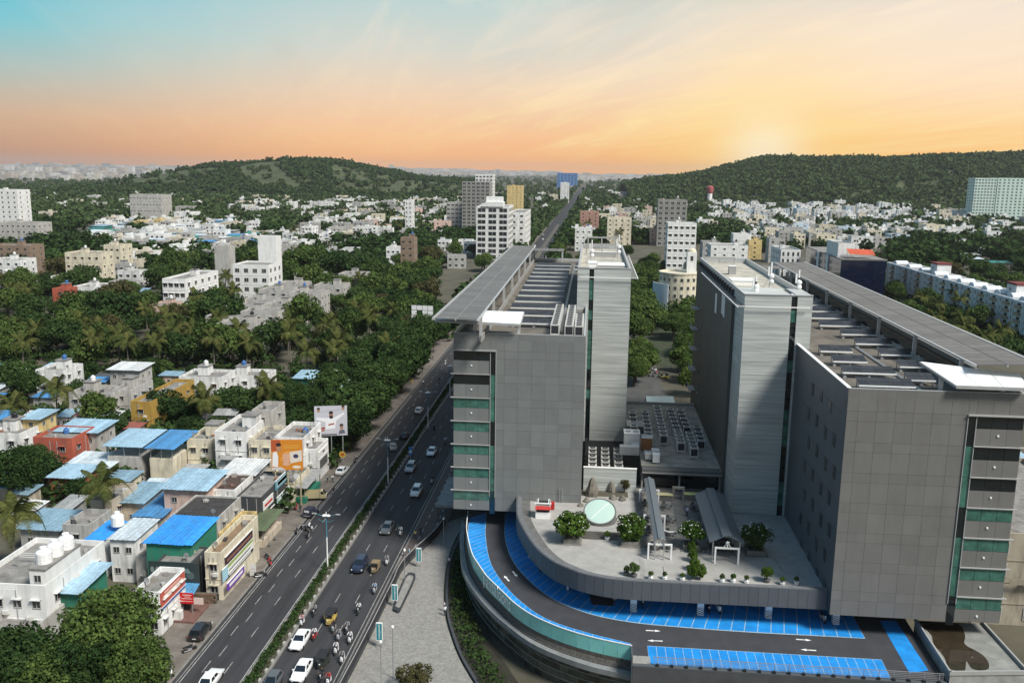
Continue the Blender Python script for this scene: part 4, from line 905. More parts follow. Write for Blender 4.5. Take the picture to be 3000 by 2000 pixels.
def house(label, x0, x1, y0, y1, h, col='white', nf=None, nc=None, ns=None, name='house', cat='house', group=None, par=.8, rz=0.0, stair=True, tank=1, ch=True, clean=False, wsz=(1.2, 1.25), bands=True, roof=None, faces='fs', base=0):
    cx, cy = (x0 + x1) / 2, (y0 + y1) / 2; w, d = x1 - x0, y1 - y0
    FOOTP.append((x0 - .5, x1 + .5, y0 - .5, y1 + .5))
    t = thing(name, (cx, cy, base), label, cat, group, rz)
    c = CW.get(col, col) if isinstance(col, str) else col
    b = MB(); shell(b, -w / 2, w / 2, -d / 2, d / 2, h, par); b.build('wall', WALLC if clean else WALL, t, world=False, color=c)
    b = MB(); b.quad((-w / 2 + .22, -d / 2 + .22, h + .004), (w / 2 - .22, -d / 2 + .22, h + .004), (w / 2 - .22, d / 2 - .22, h + .004), (-w / 2 + .22, d / 2 - .22, h + .004)); b.build('roof', roof or ROOF, t, world=False)
    nf = nf or max(1, int(round(h / 3.2))); nc = nc or max(1, int(w / 2.8)); ns = ns or max(1, min(8, int(d / 3.0)))
    windows(t, -w / 2, w / 2, -d / 2, d / 2, h, nf, nc, ns, wsz, ch, faces, tuple(x * .8 for x in c), cx=cx)
    if bands:
        for f in range(1, nf): piece('floor_band', t, (0, 0, h * f / nf), (w + .16, d + .16, .16), WALL, world=False, color=tuple(x * .9 for x in c))
    r = random.Random(int(abs(cx * 31 + cy * 17)))
    if stair and w > 5 and d > 5:
        sx_, sy_ = r.uniform(-.25, .25) * w, r.uniform(.05, .28) * d
        b = MB(); b.box(sx_ - 1.5, sy_ - 1.7, h + .01, sx_ + 1.5, sy_ + 1.7, h + 2.5); b.build('stair_head', WALL, t, world=False, color=c)
        b = MB(); b.box(sx_ - 1.7, sy_ - 1.9, h + 2.5, sx_ + 1.7, sy_ + 1.9, h + 2.65); b.build('stair_head_roof', ROOF, t, world=False)
        if tank: piece('water_tank', t, (sx_ + .3, sy_, h + 2.65), (1.3, 1.3, 1.4), PLAST, 'tank', world=False, color=r.choice(((.72, .72, .70), (.02, .02, .022), (.05, .14, .35), (.72, .72, .70))))
    if cy < 270 and base == 0:
        for k in range(3): piece('roof_box', t, (r.uniform(-.38, .38) * w, r.uniform(-.38, .38) * d, h + .25), (r.uniform(.4, 1.1), r.uniform(.4, 1.0), r.uniform(.3, .7)), WALL, world=False, color=r.choice(((.06, .06, .06), (.3, .28, .25), (.45, .44, .42), (.25, .12, .08))), rz=r.uniform(0, 1))
        for k in range(2): piece('drain_pipe', t, (r.uniform(-.45, .45) * w, -d / 2 - .06, h / 2), (.1, .1, h), PAINT, world=False, color=(.35, .35, .34))
        piece('door', t, (r.uniform(-.3, .3) * w, -d / 2 - .02, 1.05), (1.0, .1, 2.1), BLACK, world=False)
        if r.random() < .55 and w > 5: piece('balcony_slab', t, (r.uniform(-.1, .1) * w, -d / 2 - .5, h * .5), (w * .6, 1.0, .12), CONC, world=False); piece('balcony_rail', t, (r.uniform(-.02, .02) * w, -d / 2 - .98, h * .5 + .5), (w * .6, .06, .9), WALL, world=False, color=tuple(x * .8 for x in c))
        b = MB(); b.lathe([(.03, 0), (.30, .07), (.42, .16)], 10); b.v = [(x_, -z_, y_) for x_, y_, z_ in b.v]; o_ = b.build('dish_antenna', STEEL, t, world=False); o_.location = (r.uniform(-.4, .4) * w, r.uniform(-.4, .0) * d, h + 1.2); piece('dish_pole', t, (o_.location.x, o_.location.y + .06, h + .6), (.06, .06, 1.2), STEEL, world=False)
        piece('wall_unit', t, (r.uniform(-.3, .3) * w, -d / 2 - .25, h * .62), (.8, .4, .55), ACW, world=False)
        piece('drain_pipe', t, ((w / 2 + .06) * (1 if cx < 0 else -1), r.uniform(-.3, .3) * d, h / 2), (.1, .1, h), PAINT, world=False, color=(.35, .35, .34))
    if stair and w > 5 and d > 5: pass
    elif tank: piece('water_tank', t, (r.uniform(-.25, .25) * w, r.uniform(-.1, .3) * d, h + .01), (1.2, 1.2, 1.3), PLAST, 'tank', world=False, color=r.choice(((.72, .72, .70), (.02, .02, .022), (.05, .14, .35))))
    return t
def sheets(t, A, B, C, D, n, col, name='roof_sheet', ribs=2, mat=None):      # A,B front edge; D,C back edge (local)
    A, B, C, D = map(Vector, (A, B, C, D)); r = random.Random(int(abs(A.x * 91 + A.y * 7 + B.x * 3)))
    for i in range(n):
        s0, s1 = i / n, (i + 1) / n - .004 / max(n, 1); up = Vector((0, 0, .012 * (i % 2) + r.uniform(-.01, .012)))
        e = r.uniform(-.12, .08); f0, f1 = A.lerp(B, s0) + up, A.lerp(B, s1) + up; g0, g1 = D.lerp(C, s0) + up, D.lerp(C, s1) + up
        f0 = f0 + (f0 - g0).normalized() * e; f1 = f1 + (f1 - g1).normalized() * e
        b = MB(); dn = Vector((0, 0, -.03)); K = 2 * ribs + 1; P = []; Q = []
        for k in range(K):
            u_ = Vector((0, 0, .05 if k % 2 else 0)); P.append(f0.lerp(f1, k / (K - 1)) + u_); Q.append(g0.lerp(g1, k / (K - 1)) + u_)
        for k in range(K - 1): b.quad(P[k], P[k + 1], Q[k + 1], Q[k])
        b.quad(P[0] + dn, Q[0] + dn, Q[-1] + dn, P[-1] + dn); b.quad(P[0] + dn, P[-1] + dn, P[-1], P[0])
        v = r.uniform(.82, 1.12); b.build(name, mat or TIN, t, world=False, color=tuple(min(1, x * v) for x in col))
def shed(label, x0, x1, y0, y1, h, wall='stain', roofc='sky', rise=.9, over=.5, n=None, name='shed', cat='house', group=None, nf=None, nc=None, ns=None, posts=False, rz=0.0, slope='y', faces='fs', wall_h=None):
    cx, cy = (x0 + x1) / 2, (y0 + y1) / 2; w, d = x1 - x0, y1 - y0; FOOTP.append((x0 - .4, x1 + .4, y0 - .4, y1 + .4))
    t = thing(name, (cx, cy, 0), label, cat, group, rz); c = CW.get(wall, wall) if isinstance(wall, str) else wall; rc = TN.get(roofc, roofc) if isinstance(roofc, str) else roofc
    X, Y = w / 2, d / 2; hw = wall_h or (h - .25)
    b = MB(); b.box(-X + .3, -Y + .3, 0, X - .3, Y - .3, hw) if not posts else b.box(-X + .3, -Y + .3, 0, X - .3, Y - .3, max(.2, wall_h or h - 2.4)); b.build('wall', WALL, t, world=False, color=c)
    if not posts: windows(t, -X + .3, X - .3, -Y + .3, Y - .3, hw, nf or max(1, int(h / 3)), nc or max(1, int(w / 3)), ns or max(1, int(d / 3.4)), (1.0, 1.05), False, faces, cx=cx)
    else:
        for px in (-X + .5, 0, X - .5):
            for py in (-Y + .5, Y - .5): piece('post', t, (px, py, h / 2 + (wall_h or 0) / 2), (.14, .14, h - (wall_h or 0) + (rise if py > 0 else 0) - .1), STEEL, world=False)
    e = over
    if rise and not posts:
        b = MB(); b.add([(-X + .3, -Y + .3, hw), (X - .3, -Y + .3, hw), (X - .3, Y - .3, hw), (-X + .3, Y - .3, hw), (X - .3, Y - .3, h + rise - .12), (-X + .3, Y - .3, h + rise - .12), (X - .3, -Y + .3, h - .06), (-X + .3, -Y + .3, h - .06)], [(0, 1, 6, 7), (1, 2, 4, 6), (3, 0, 7, 5), (2, 3, 5, 4)]); b.build('gable_wall', WALL, t, world=False, color=c)
    sheets(t, (-X - e, -Y - e, h - .05), (X + e, -Y - e, h - .05), (X + e, Y + e, h + rise), (-X - e, Y + e, h + rise), n or max(2, int(w / 1.3)), rc)
    return t
def pk(u1, u2, v, h, d): A, B = G(u1, v, h), G(u2, v, h); y = (A.y + B.y) / 2; return A.x, B.x, y, y + d
def pkb(u1, u2, v, h, vb, ub=None): A, B = G(u1, v, h), G(u2, v, h); y = (A.y + B.y) / 2; return A.x, B.x, y, G(ub or u2, vb, h).y
# ---- near district left of the road (hand placed)
n1 = house('white house with three big water tanks at the lower left', *pk(-100, 140, 1725, 8.5, 15), 8.5, 'white', 2, 4, 3, stair=False, tank=0, clean=True)
x0, x1, y0, y1 = pkb(82, 134, 1664, 11.5, 1592, 235); t = thing('tank_house', ((x0 + x1) / 2, y0, 8.6), 'raised bright white tank block of the lower left house', 'house')
MB().box(x0, y0, 8.62, x1, y1, 11.3).build('wall', WALLC, t, color=CW['white']); MB().box(x0 - .15, y0 - .15, 11.3, x1 + .15, y1 + .15, 11.5).build('roof', ROOF, t); piece('window', t, ((x0 + x1) / 2, y0 - .03, 10), (1.0, .12, 1.1), WINM, 'win')
for i in range(3): o = piece('water_tank', None, ((x0 + x1) / 2 - .2 + i * .15, y0 + 2.0 + i * (y1 - y0 - 3.5) / 2, 11.5), (2.1, 2.1, 2.2), PLAST, 'tank', color=(.78, .78, .77)); tag(o, 'big white plastic water tank on the raised block, %s from the front' % ('first', 'second', 'third')[i], 'water tank', 'white tanks on the lower left house')
rlg = thing('roof_railing', (x0 - 3, y0 - 1, 8.5), 'white pipe railing round the roof terrace of the lower left house', 'railing')
for k in range(3): piece('rail', rlg, (x0 - 5, y0 - 2.2, 9.4 + k * .3), (9, .06, .06), WHITE); piece('rail', rlg, (x0 - 3, y0 + 7.5, 9.4 + k * .3), (7, .06, .06), WHITE)
for k in range(6): piece('post', rlg, (x0 - 9 + k * 1.7, y0 - 2.2, 9.3), (.07, .07, 1.5), WHITE)
shed('shed with light blue corrugated roof and green sheet walls at the lower left', *pkb(138, 231, 1733, 7, 1660, 320), 7, 'green', 'sky', .5, nf=1, nc=1, ns=2, n=8)
house('low walled courtyard terrace at the bottom left corner', *pk(-120, 50, 1905, 4.2, 11), 4.2, 'stain', 1, 2, 1, stair=False, tank=0, par=1.1)
shed('white boxy house with pale tin roof beside the big blue roof', *pkb(310, 398, 1576, 7.5, 1519, 457), 7.3, 'white', 'pale', .2, over=.1, nf=2, nc=2, ns=2)
shed('bright blue tarpaulin lean-to left of the white boxy house', *pkb(245, 306, 1580, 6.6, 1528, 345), 6.6, 'white', 'bright', .2, over=.1, n=1, nf=2, nc=1, ns=1)
o = piece('water_tank', None, G(345, 1537, 7.6), (2.0, 2.0, 2.3), PLAST, 'tank', color=(.78, .78, .76)); tag(o, 'white water tank standing behind the blue tarpaulin lean-to', 'water tank')
shed('house under the largest bright blue sheet roof, dark green screened front', *pkb(415, 563, 1592, 8.3, 1520, 640), 8.3, 'green', 'bright', .3, over=.2, n=6, nf=2, nc=1, ns=1, faces='')
house('grey stepped terrace of the house with the blue sheet roof', *pk(392, 556, 1640, 4.6, 5), 4.6, 'stain', 1, 3, 1, stair=False, tank=0, par=.4, faces='')
house('dark bitumen roofed house right behind the large blue roof', *pkb(492, 640, 1520, 7.6, 1455, 610), 7.6, 'stain', 2, 3, 2, roof=pm('bitumen', (.045, .042, .04), 1, .4, 1), stair=False, tank=0, par=.3)
house('small grey terrace house left of the white boxy house', *pkb(180, 262, 1550, 6, 1502, 270), 6, 'grey', 2, 1, 2, stair=False, tank=0)
shed('old shed with dull blue translucent sheet roof by the palm', *pkb(45, 178, 1548, 4.6, 1500, 200), 4.6, 'stain', 'steel', .4, nf=1)
house('narrow beige house behind the palm trunk', *pk(262, 330, 1478, 6.4, 9), 6.4, 'beige', 2, 2, 2, tank=0, stair=False)
shed('pink house with light blue tin roof facing the street row', *pkb(468, 606, 1432, 8.6, 1385, 660), 8.6, 'pink', 'sky', .5, nf=2, nc=2, ns=3)
shed('low dark blue sheet roof between the beige and pink houses', *pk(392, 474, 1510, 4.6, 12), 4.6, 'grey', 'blue', .4, nf=1)
shed('low grey blue sheet roof behind the narrow beige house', *pk(345, 420, 1470, 6, 9), 6, 'beige', 'steel', .4, nf=1)
n10 = house('narrow corner shop with red sign and tall white windows above the street', *pk(388, 468, 1748, 5.8, 8), 5.8, 'white', 2, 2, 3, stair=False, tank=0)
n11 = house('dark two storey shop with painted mural front and blue awning', *pk(455, 562, 1652, 6.2, 6), 6.2, 'dark', 1, 1, 1, stair=False, tank=0, par=.3, faces='')
n12 = house('beige shop block with stacked sign boards along the street', *pk(598, 650, 1632, 7, 15), 7, 'cream', 2, 1, 4, tank=0, stair=False, faces='f', roof=pm('tan_roof', (.22, .15, .09), .9, .3, 1))
house('yellow painted low shop behind the cloth awning', *pk(640, 690, 1575, 4.6, 10), 4.6, 'yellow', 1, 1, 2, stair=False, tank=0, faces='f')
n15 = house('white three storey house with black roof clutter behind the orange billboard', *pkb(626, 724, 1275, 10, 1225, 770), 10, 'white', 3, 2, 3, tank=0, clean=True)
house('stained concrete stair block above the white three storey house', *pk(736, 800, 1212, 12, 8), 12, 'stain', 4, 1, 1, tank=0, stair=False)
house('cream stained house behind the orange billboard', *pk(726, 800, 1300, 8.6, 11), 8.6, 'cream', 3, 2, 1, tank=0, stair=False)
house('white house with curved gable parapet right of the orange billboard', *pk(802, 892, 1292, 9, 12), 9, 'white', 3, 3, 3, tank=1, stair=False)
n17 = house('white end building with framed panel facing the street', *pk(884, 930, 1325, 6.5, 8), 6.5, 'white', 2, 1, 1, tank=0, stair=False, faces='')
shed('pale white sheet roof beside the brown roofed shop', *pkb(642, 746, 1388, 6, 1350, 790), 6, 'stain', 'white', .3, nf=1, faces='f')
n19 = house('white shop with brown littered roof above the green canvas stall', *pkb(616, 690, 1438, 7, 1392, 737), 7, 'white', 2, 2, 1, roof=pm('brown_roof', (.075, .05, .042), 1, .5, 1.2), par=.3, stair=False, tank=0, faces='f')
n19b = house('black fronted corner shop with red and white sign', *pk(690, 768, 1460, 6, 14), 6, 'dark', 2, 1, 1, stair=False, tank=0, faces='', par=.3)
house('cream concrete shop below the orange billboard', *pk(770, 862, 1418, 4.2, 10), 4.2, 'cream', 1, 3, 1, tank=0, stair=False, par=.3)
shed('green canvas stall roof by the street', *pkb(713, 777, 1552, 3.4, 1494, 836), 3.4, 'beige', 'olive', .15, over=.15, n=4, nf=1, faces='', wall_h=1.4, posts=True)
shed('grey sheet stall canopy beside the cream truck', *pkb(857, 898, 1429, 3.4, 1378, 938), 3.4, 'green', 'grey', .15, over=.15, n=3, posts=True, wall_h=1.2)
shed('white cloth awning on yellow frame by the parked grey car', *pkb(641, 668, 1638, 3.0, 1588, 712), 2.9, 'yellow', 'white', .2, over=.1, n=2, posts=True, wall_h=.9)
shed('small grey rooftop hut house with blue sheet and yellow side', *pk(57, 117, 1226, 8.4, 7), 8.4, 'yellow', 'sky', .3, nf=3, nc=1)
house('brick red and stained house at the left edge row', *pk(92, 215, 1292, 7.2, 9), 7.2, 'red', 2, 2, 2, tank=1, stair=False)
shed('balconied house with wide light blue sheet roof left of the tree', *pkb(155, 288, 1264, 7.6, 1232, 240), 7.6, 'stain', 'sky', .4, nf=2, nc=3, ns=2)
shed('house with the wide pale blue twin sheet roof, left half', *pkb(302, 415, 1306, 8, 1265, 463), 8, 'stain', 'sky', .5, n=7, nf=1, nc=4, wall_h=5.6, posts=True)
shed('house with the darker blue twin sheet roof, right half', *pkb(427, 509, 1312, 8, 1268, 553), 8, 'cream', 'blue', .5, n=6, nf=1, nc=3, wall_h=5.6, posts=True)
house('cream house with open terrace right of the twin sheet roofs', *pk(545, 622, 1296, 7.4, 9), 7.4, 'cream', 2, 2, 2, tank=0)
house('white washed house at the far left edge with blue tank', *pk(-40, 60, 1280, 6, 9), 6, 'white', 2, 2, 2)
n32 = house('ochre yellow house with red tin porch roof among the trees', *pkb(380, 444, 1185, 7.6, 1117, 500), 7.6, 'ochre', 2, 1, 3, stair=False, tank=0)
shed('red tin porch roof at the front of the ochre house', *pk(383, 430, 1186, 7.0, 5), 6.2, 'dark', 'rust', 1.4, over=.1, n=3, nf=1, faces='', wall_h=3.2)
house('long stained white terrace house behind the front palms', *pk(195, 330, 1160, 6.8, 9), 6.8, 'stain', 2, 3, 2)
house('weathered white house left of the ochre house', *pk(325, 385, 1150, 6.8, 12), 6.8, 'stain', 2, 1, 3, tank=0)
shed('house with long pale grey sheet roof below the palm grove', *pk(312, 412, 1083, 8, 8), 8, 'stain', 'white', .5, nf=2)
house('white flat roofed house with blue tank and terrace wall below the palms', *pk(520, 652, 1112, 7.2, 10), 7.2, 'white', 2, 3, 2)
house('white terrace house half hidden at the left below the palms', *pk(100, 190, 1092, 6.4, 10), 6.4, 'white', 2, 2, 2)
shed('low pale blue sheet roofed huts behind the palm', *pk(182, 322, 1366, 4.4, 8), 4.4, 'stain', 'pale', .4, n=9)
shed('low deep blue sheet roofed hut with red wall at the left', *pk(135, 240, 1398, 4.2, 7), 4.2, 'red', 'sky', .3)
shed('blue tin roofed house beyond the dark street trees', *pk(858, 938, 1108, 7, 8), 7, 'green', 'sky', .5)
house('pale blue house beside the blue tin roof beyond the street trees', *pk(890, 1000, 1140, 6.5, 9), 6.5, 'blue', 2, 3, 2)
house('white bungalow with red roofed lean-to right of the ochre house', *pk(655, 780, 1108, 6, 9), 6, 'white', 2, 3, 2)
# ---- middle distance landmarks
house('white office tower with black glass bays and stepped roof', *pk(1393, 1492, 608, 38, 38), 38, 'white', 9, 3, 6, name='office_tower', cat='office tower', wsz=(6.0, 2.9), ch=False, clean=True, stair=False, tank=0)
x0, x1, y0, y1 = pk(1408, 1475, 592, 42, 14); b = MB(); t = thing('roof_pavilion', ((x0 + x1) / 2, y0, 38.8), 'white two step pavilion on the white office tower roof', 'pavilion'); b.box(x0, y0 + 2, 38.6, x1, y1, 42); b.build('wall', WALLC, t, color=CW['white']); MB().box(x0 + 3, y0 + 5, 42, x1 - 1, y1, 45.5).build('upper_wall', WALLC, t, color=CW['white']); MB().box(x0 - .5, y0 + 1.5, 42, x0 + 2.9, y1, 42.3).build('roof', ROOF, t)
house('long white rear wing behind the white office tower', *pk(1494, 1540, 625, 32, 60), 32, 'white', 7, 2, 10, name='office_block', cat='office block', wsz=(2.2, 1.7), ch=False, stair=False, tank=0)
house('tall white apartment tower with many balconies on the horizon', *pk(1383, 1452, 513, 59, 22), 59, 'white', 16, 5, 3, name='apartment_tower', cat='tower', wsz=(2.6, 1.7), ch=False, stair=False, tank=0)
house('bare grey concrete tower under construction before the white tower', *pk(1347, 1440, 533, 52, 18), 52, 'concrete', 14, 6, 3, name='unfinished_tower', cat='tower', wsz=(3.6, 2.3), ch=False, stair=False, tank=0, par=.2)
house('white tower block at the left edge with small dark windows', *pk(-60, 68, 558, 40, 20), 40, 'white', 9, 5, 2, name='apartment_tower', cat='tower', wsz=(1.6, 1.6), ch=False, tank=0, clean=True)
for i, (u1, u2) in enumerate(((2858, 2922), (2925, 3015))): house('pale green high rise slab at the right edge, %s half' % ('left', 'right')[i], GY(u1, 523, 1380).x, GY(u2, 523, 1380).x, 1380, 1405, GY(u1, 523, 1380).z, 'mint', 14, 7, 3, name='apartment_tower', cat='tower', wsz=(2.8, 2.0), ch=False, stair=False, tank=0, clean=True)
house('grey unfinished apartment block with open floors right of centre', *pk(1930, 2012, 588, 40, 16), 40, 'concrete', 9, 5, 3, name='apartment_block', cat='apartment block', wsz=(3, 2.2), ch=False)
house('white hotel block with brown corner strips below the grey block', *pk(1958, 2040, 657, 33, 14), 33, 'white', 7, 5, 3, name='hotel_block', cat='apartment block', wsz=(2.0, 1.5), clean=True)
house('bright white block with grey window strips left of centre', *pk(677, 790, 780, 18, 18), 18, 'white', 4, 4, 3, name='apartment_block', cat='apartment block', wsz=(2.2, 2.0), ch=False, clean=True, stair=False, tank=0)
house('tall blank white stair tower above the bright white block', *pk(752, 810, 697, 30, 8), 30, 'white', 1, 1, 1, name='stair_tower', cat='tower', clean=True, faces='', stair=False, tank=0, bands=False)
house('stained white service tower left of the blank white tower', *pk(625, 672, 725, 24, 8), 24, 'stain', 1, 1, 1, name='stair_tower', cat='tower', faces='', stair=False, tank=0, bands=False)
house('white and grey apartment block with dark windows behind the big round tree', *pk(472, 545, 822, 17, 34), 17, 'white', 4, 4, 5, name='apartment_block', cat='apartment block', wsz=(2.0, 1.7), clean=True)
house('brown brick apartment stack with rounded balconies among the trees', *pk(1172, 1214, 700, 24, 10), 24, 'brown', 6, 2, 2, name='apartment_block', cat='apartment block')
house('low white wing beside the brown apartment stack', *pk(1130, 1174, 728, 14, 12), 14, 'white', 3, 3, 2, name='apartment_block', cat='apartment block', clean=True)
house('cream apartment house with stained parapet on the left', *pk(182, 300, 745, 18, 14), 18, 'cream', 4, 5, 2, name='apartment_block', cat='apartment block')
house('pale yellow apartment house right of the stained cream one', *pk(300, 355, 722, 18, 14), 18, 'cream', 4, 3, 2, name='apartment_block', cat='apartment block')
house('white stepped apartment house at the left edge below the trees', *pk(-40, 66, 765, 14, 14), 14, 'white', 4, 4, 2, name='apartment_block', cat='apartment block')
house('brown stained block behind the stepped white house at the left edge', *pk(-40, 95, 722, 18, 14), 18, 'brown', 5, 5, 2, name='apartment_block', cat='apartment block')
house('grey long institute building at the left edge with open bays', *pk(-30, 120, 655, 18, 20), 18, 'stain', 4, 8, 3, name='institute', cat='building')
house('low red walled bungalow roof block with white base, left', *pk(150, 200, 850, 10, 8), 10, 'red', 3, 1, 1)
house('long white terrace house behind the red roof block', *pk(205, 280, 845, 8.5, 16), 8.5, 'white', 2, 3, 3)
house('pink walled villa under palms left of the old terraces', *pk(430, 500, 900, 8, 12), 8, 'pink', 2, 2, 2)
# old stained terraces in two stepped rows
for r_, (ua, va, ub, vb_, h_, nm) in enumerate(((690, 955, 1030, 812, 10, 'front'), (655, 932, 900, 812, 9, 'rear'))):
    for i in range(6):
        f = i / 5; u, v = ua + (ub - ua) * f, va + (vb_ - va) * f; A = G(u, v, h_)
        house('grey stained old terrace house, %s from the left in the %s row' % (('first', 'second', 'third', 'fourth', 'fifth', 'sixth')[i], nm), A.x - 7, A.x + 7, A.y, A.y + 13, h_ + (i % 2) * .9, 'stain', 3, 3, 3, name='terrace_house', group='old stained terraces', tank=i % 3 == 0)
# right hand side landmarks
NAVY = glass('navy_glass', (.004, .008, .028), .08, .4, .5)
x0, x1, y0, y1 = 126.7, 149.0, 468.5, 545.0; FOOTP.append((x0, x1, y0, y1))
t = thing('glass_office', ((x0 + x1) / 2, y0, 0), 'dark navy glass office with orange roof awning behind the right wing', 'office block')
MB().box(x0, y0 + .2, 0, x1, y1, 22).build('wall', DARKM, t)
nx = 10; nzp = 8
for i in range(nx):
    for j in range(nzp): piece('glass_panel', t, (x0 + (i + .5) * (x1 - x0) / nx, y0 + .1, 22 * (j + .5) / nzp), ((x1 - x0) / nx - .06, .1, 22 / nzp - .06), NAVY)
for j in range(nzp):
    for i in range(16): piece('glass_panel', t, (x0 - .05, y0 + (i + .5) * (y1 - y0) / 16, 22 * (j + .5) / nzp), (.1, (y1 - y0) / 16 - .06, 22 / nzp - .06), NAVY)
for yy in (495, 515): piece('white_fin', t, (x0 - .3, yy, 11.2), (.6, 4.5, 22.4), WALLC, color=CW['white'])
MB().box(x0 - .2, y0 - .1, 22, x1 + .2, y1, 22.5).build('roof', ROOF, t); piece('coping', t, ((x0 + x1) / 2, y0, 22.65), (x1 - x0 + .5, .4, .3), LEDGE)
xa, xb = 131.0, 144.0
ca = thing('roof_awning', ((xa + xb) / 2, y0 + 6, 22.5), 'orange red awning on the navy glass office roof', 'awning'); b = MB(); sheets(ca, (-(xb - xa) / 2, -4, 2.4), ((xb - xa) / 2, -4, 2.0), ((xb - xa) / 2, 3, 4.2), (-(xb - xa) / 2, 3, 4.6), 5, (.55, .09, .03))
for px in (-1, 1): piece('post', ca, (px * (xb - xa) * .45, -3.5, 1.0), (.15, .15, 2.0), STEEL, world=False); piece('post', ca, (px * (xb - xa) * .45, 2.5, 2.0), (.15, .15, 4.0), STEEL, world=False)
house('white penthouse block on the navy glass office roof', 127.5, 136.0, y0 + 11, y0 + 34, 6.5, 'white', 1, 1, 1, clean=True, faces='', tank=0, stair=False, base=22.5)
house('white rear block with dark slits left of the navy glass office', *pk(2290, 2345, 735, 20, 30), 20, 'white', 5, 4, 6, name='office_block', cat='office block', wsz=(1.2, 2.6), ch=False, clean=True)
# white apartment row with beige balconies, running diagonally
for i in range(6):
    u, v = 2600 + i * 74, 772 + i * 22; A = G(u, v, 15); B = G(u + 78, v + 22, 15); c = (A + B) / 2; ang = math.atan2(B.y - A.y, B.x - A.x); w_ = (B - A).length * .98
    FOOTP.append((min(A.x, B.x), max(A.x, B.x), min(A.y, B.y), max(A.y, B.y) + 12))
    t = thing('apartment_block', (c.x, c.y, 0), '%s apartment block from the left in the white row with beige balconies' % ('first', 'second', 'third', 'fourth', 'fifth', 'sixth')[i], 'apartment block', 'white apartment row', ang)
    b = MB(); b.box(-w_ / 2, 0, 0, w_ / 2, 13, 15); b.build('wall', WALLC, t, world=False, color=CW['white']); b = MB(); b.box(-w_ / 2, -.4, 15, w_ / 2, 13, 15.9); b.build('parapet', WALLC, t, world=False, color=(.72, .76, .80))
    b = MB(); b.quad((-w_ / 2 + .4, .3, 15.905), (w_ / 2 - .4, .3, 15.905), (w_ / 2 - .4, 12.6, 15.905), (-w_ / 2 + .4, 12.6, 15.905)); b.build('roof', ROOF, t, world=False)
    for f in range(5):
        z = 1.6 + f * 2.95
        for s_ in (-.28, .22):
            b = MB(); n_ = 8; ring = [(s_ * w_ + 2.7 * math.cos(math.pi * (1 + k / n_)), 1.8 * math.sin(math.pi * (1 + k / n_)) * .8) for k in range(n_ + 1)]
            b.prism(ring, z - .5, z + .55); b.build('balcony', WALL, t, world=False, color=(.46, .33, .22))
            piece('window', t, (s_ * w_, -.04, z + 1.1), (2.4, .1, 1.1), BLACK, world=False)
        piece('window', t, (0, -.04, z + .5), (1.1, .12, 1.5), WINM, 'win', world=False); piece('window', t, (.44 * w_, -.04, z + .5), (1.0, .12, 1.5), WINM, 'win', world=False)
    for px in (-.48, -.1, .06, .40): piece('pilaster', t, (px * w_, -.25, 7.9), (.7, .5, 15.8), WALLC, world=False, color=CW['white'])
    if i in (1, 4):
        b = MB(); b.box(-4.5, 4, 15.91, 3.5, 11, 20.5); b.build('stair_head', WALLC, t, world=False, color=CW['white']); b = MB(); b.box(-4.8, 3.7, 20.5, 3.8, 11.3, 21.3); b.build('stair_head_roof', pm('red_band', (.16, .035, .03), .8, .2, 1), t, world=False)
        piece('window', t, (-1.5, 3.97, 18.5), (1.0, .1, 1.2), WINM, 'win', world=False)
    for k in range(2): xc = (-.28 + .5 * k) * w_; b = MB(); ar = [(xc + 2.6 * math.cos(math.pi * q / 8), 15.91 + 1.7 * math.sin(math.pi * q / 8)) for q in range(9)]; b.loft([[(x_, 1.0, z_) for x_, z_ in ar], [(x_, 7.5, z_) for x_, z_ in ar]]); b.build('vault', WALLC, t, world=False, color=(.66, .70, .74))
# round cream building with white drum behind the dark flank
p = G(2000, 800, 18); FOOTP.append((p.x - 11, p.x + 11, p.y, p.y + 22))
t = thing('round_building', (p.x, p.y + 11, 0), 'cream round building with white curved wall between the towers', 'building')
b = MB(); b.lathe([(10, 0), (10, 17), (10.3, 17), (10.3, 17.6), (9.7, 17.6), (9.7, 17.0), (.1, 17.0)], 32); b.build('wall', WALL, t, smooth=True, world=False, color=CW['cream'])
for f in range(4):
    for k in range(9):
        a = R(200 + k * 17.5); piece('window', t, (10.03 * math.cos(a), 10.03 * math.sin(a), 3 + f * 3.8), (1.3, .14, 1.7), WINM, 'win', rz=a + R(90), world=False)
b = MB(); n_ = 14; rg = [(13 * math.cos(R(180 + k * 60 / n_)), 13 * math.sin(R(180 + k * 60 / n_))) for k in range(n_ + 1)]; rg += [(12.6 * math.cos(R(240 - k * 60 / n_)), 12.6 * math.sin(R(240 - k * 60 / n_))) for k in range(n_ + 1)]; b.prism(rg, 0, 12.5); b.build('curved_wall', WALLC, t, world=False, color=(.62, .68, .72))
b = MB(); b.box(3, 0, 17.02, 7.5, 5, 27); b.build('stair_tower', WALLC, t, world=False, color=CW['white']); b = MB(); b.lathe([(2.3, 27.0), (2.1, 28), (1.2, 28.7), (.05, 28.9)], 14, c=(5.2, 2.5)); b.build('dome', WALL, t, smooth=True, world=False, color=CW['cream']); piece('window', t, (5.2, -.04, 24), (1.4, .1, 2.4), WINM, 'win', world=False)
house('white and blue townhouse row right of the round building', *pk(2085, 2190, 722, 16, 20), 16, 'white', 4, 4, 4, clean=True)
house('white cube house with roof tank above the townhouses', *pk(2150, 2200, 688, 18, 12), 18, 'white', 4, 2, 2, clean=True, faces='s')
house('olive grey flat house left of the townhouse row', *pk(2060, 2110, 712, 15, 16), 15, 'grey', 4, 2, 3)
house('pale yellow small house right of the townhouses', *pk(2195, 2232, 706, 14, 12), 14, 'yellow', 4, 1, 2)
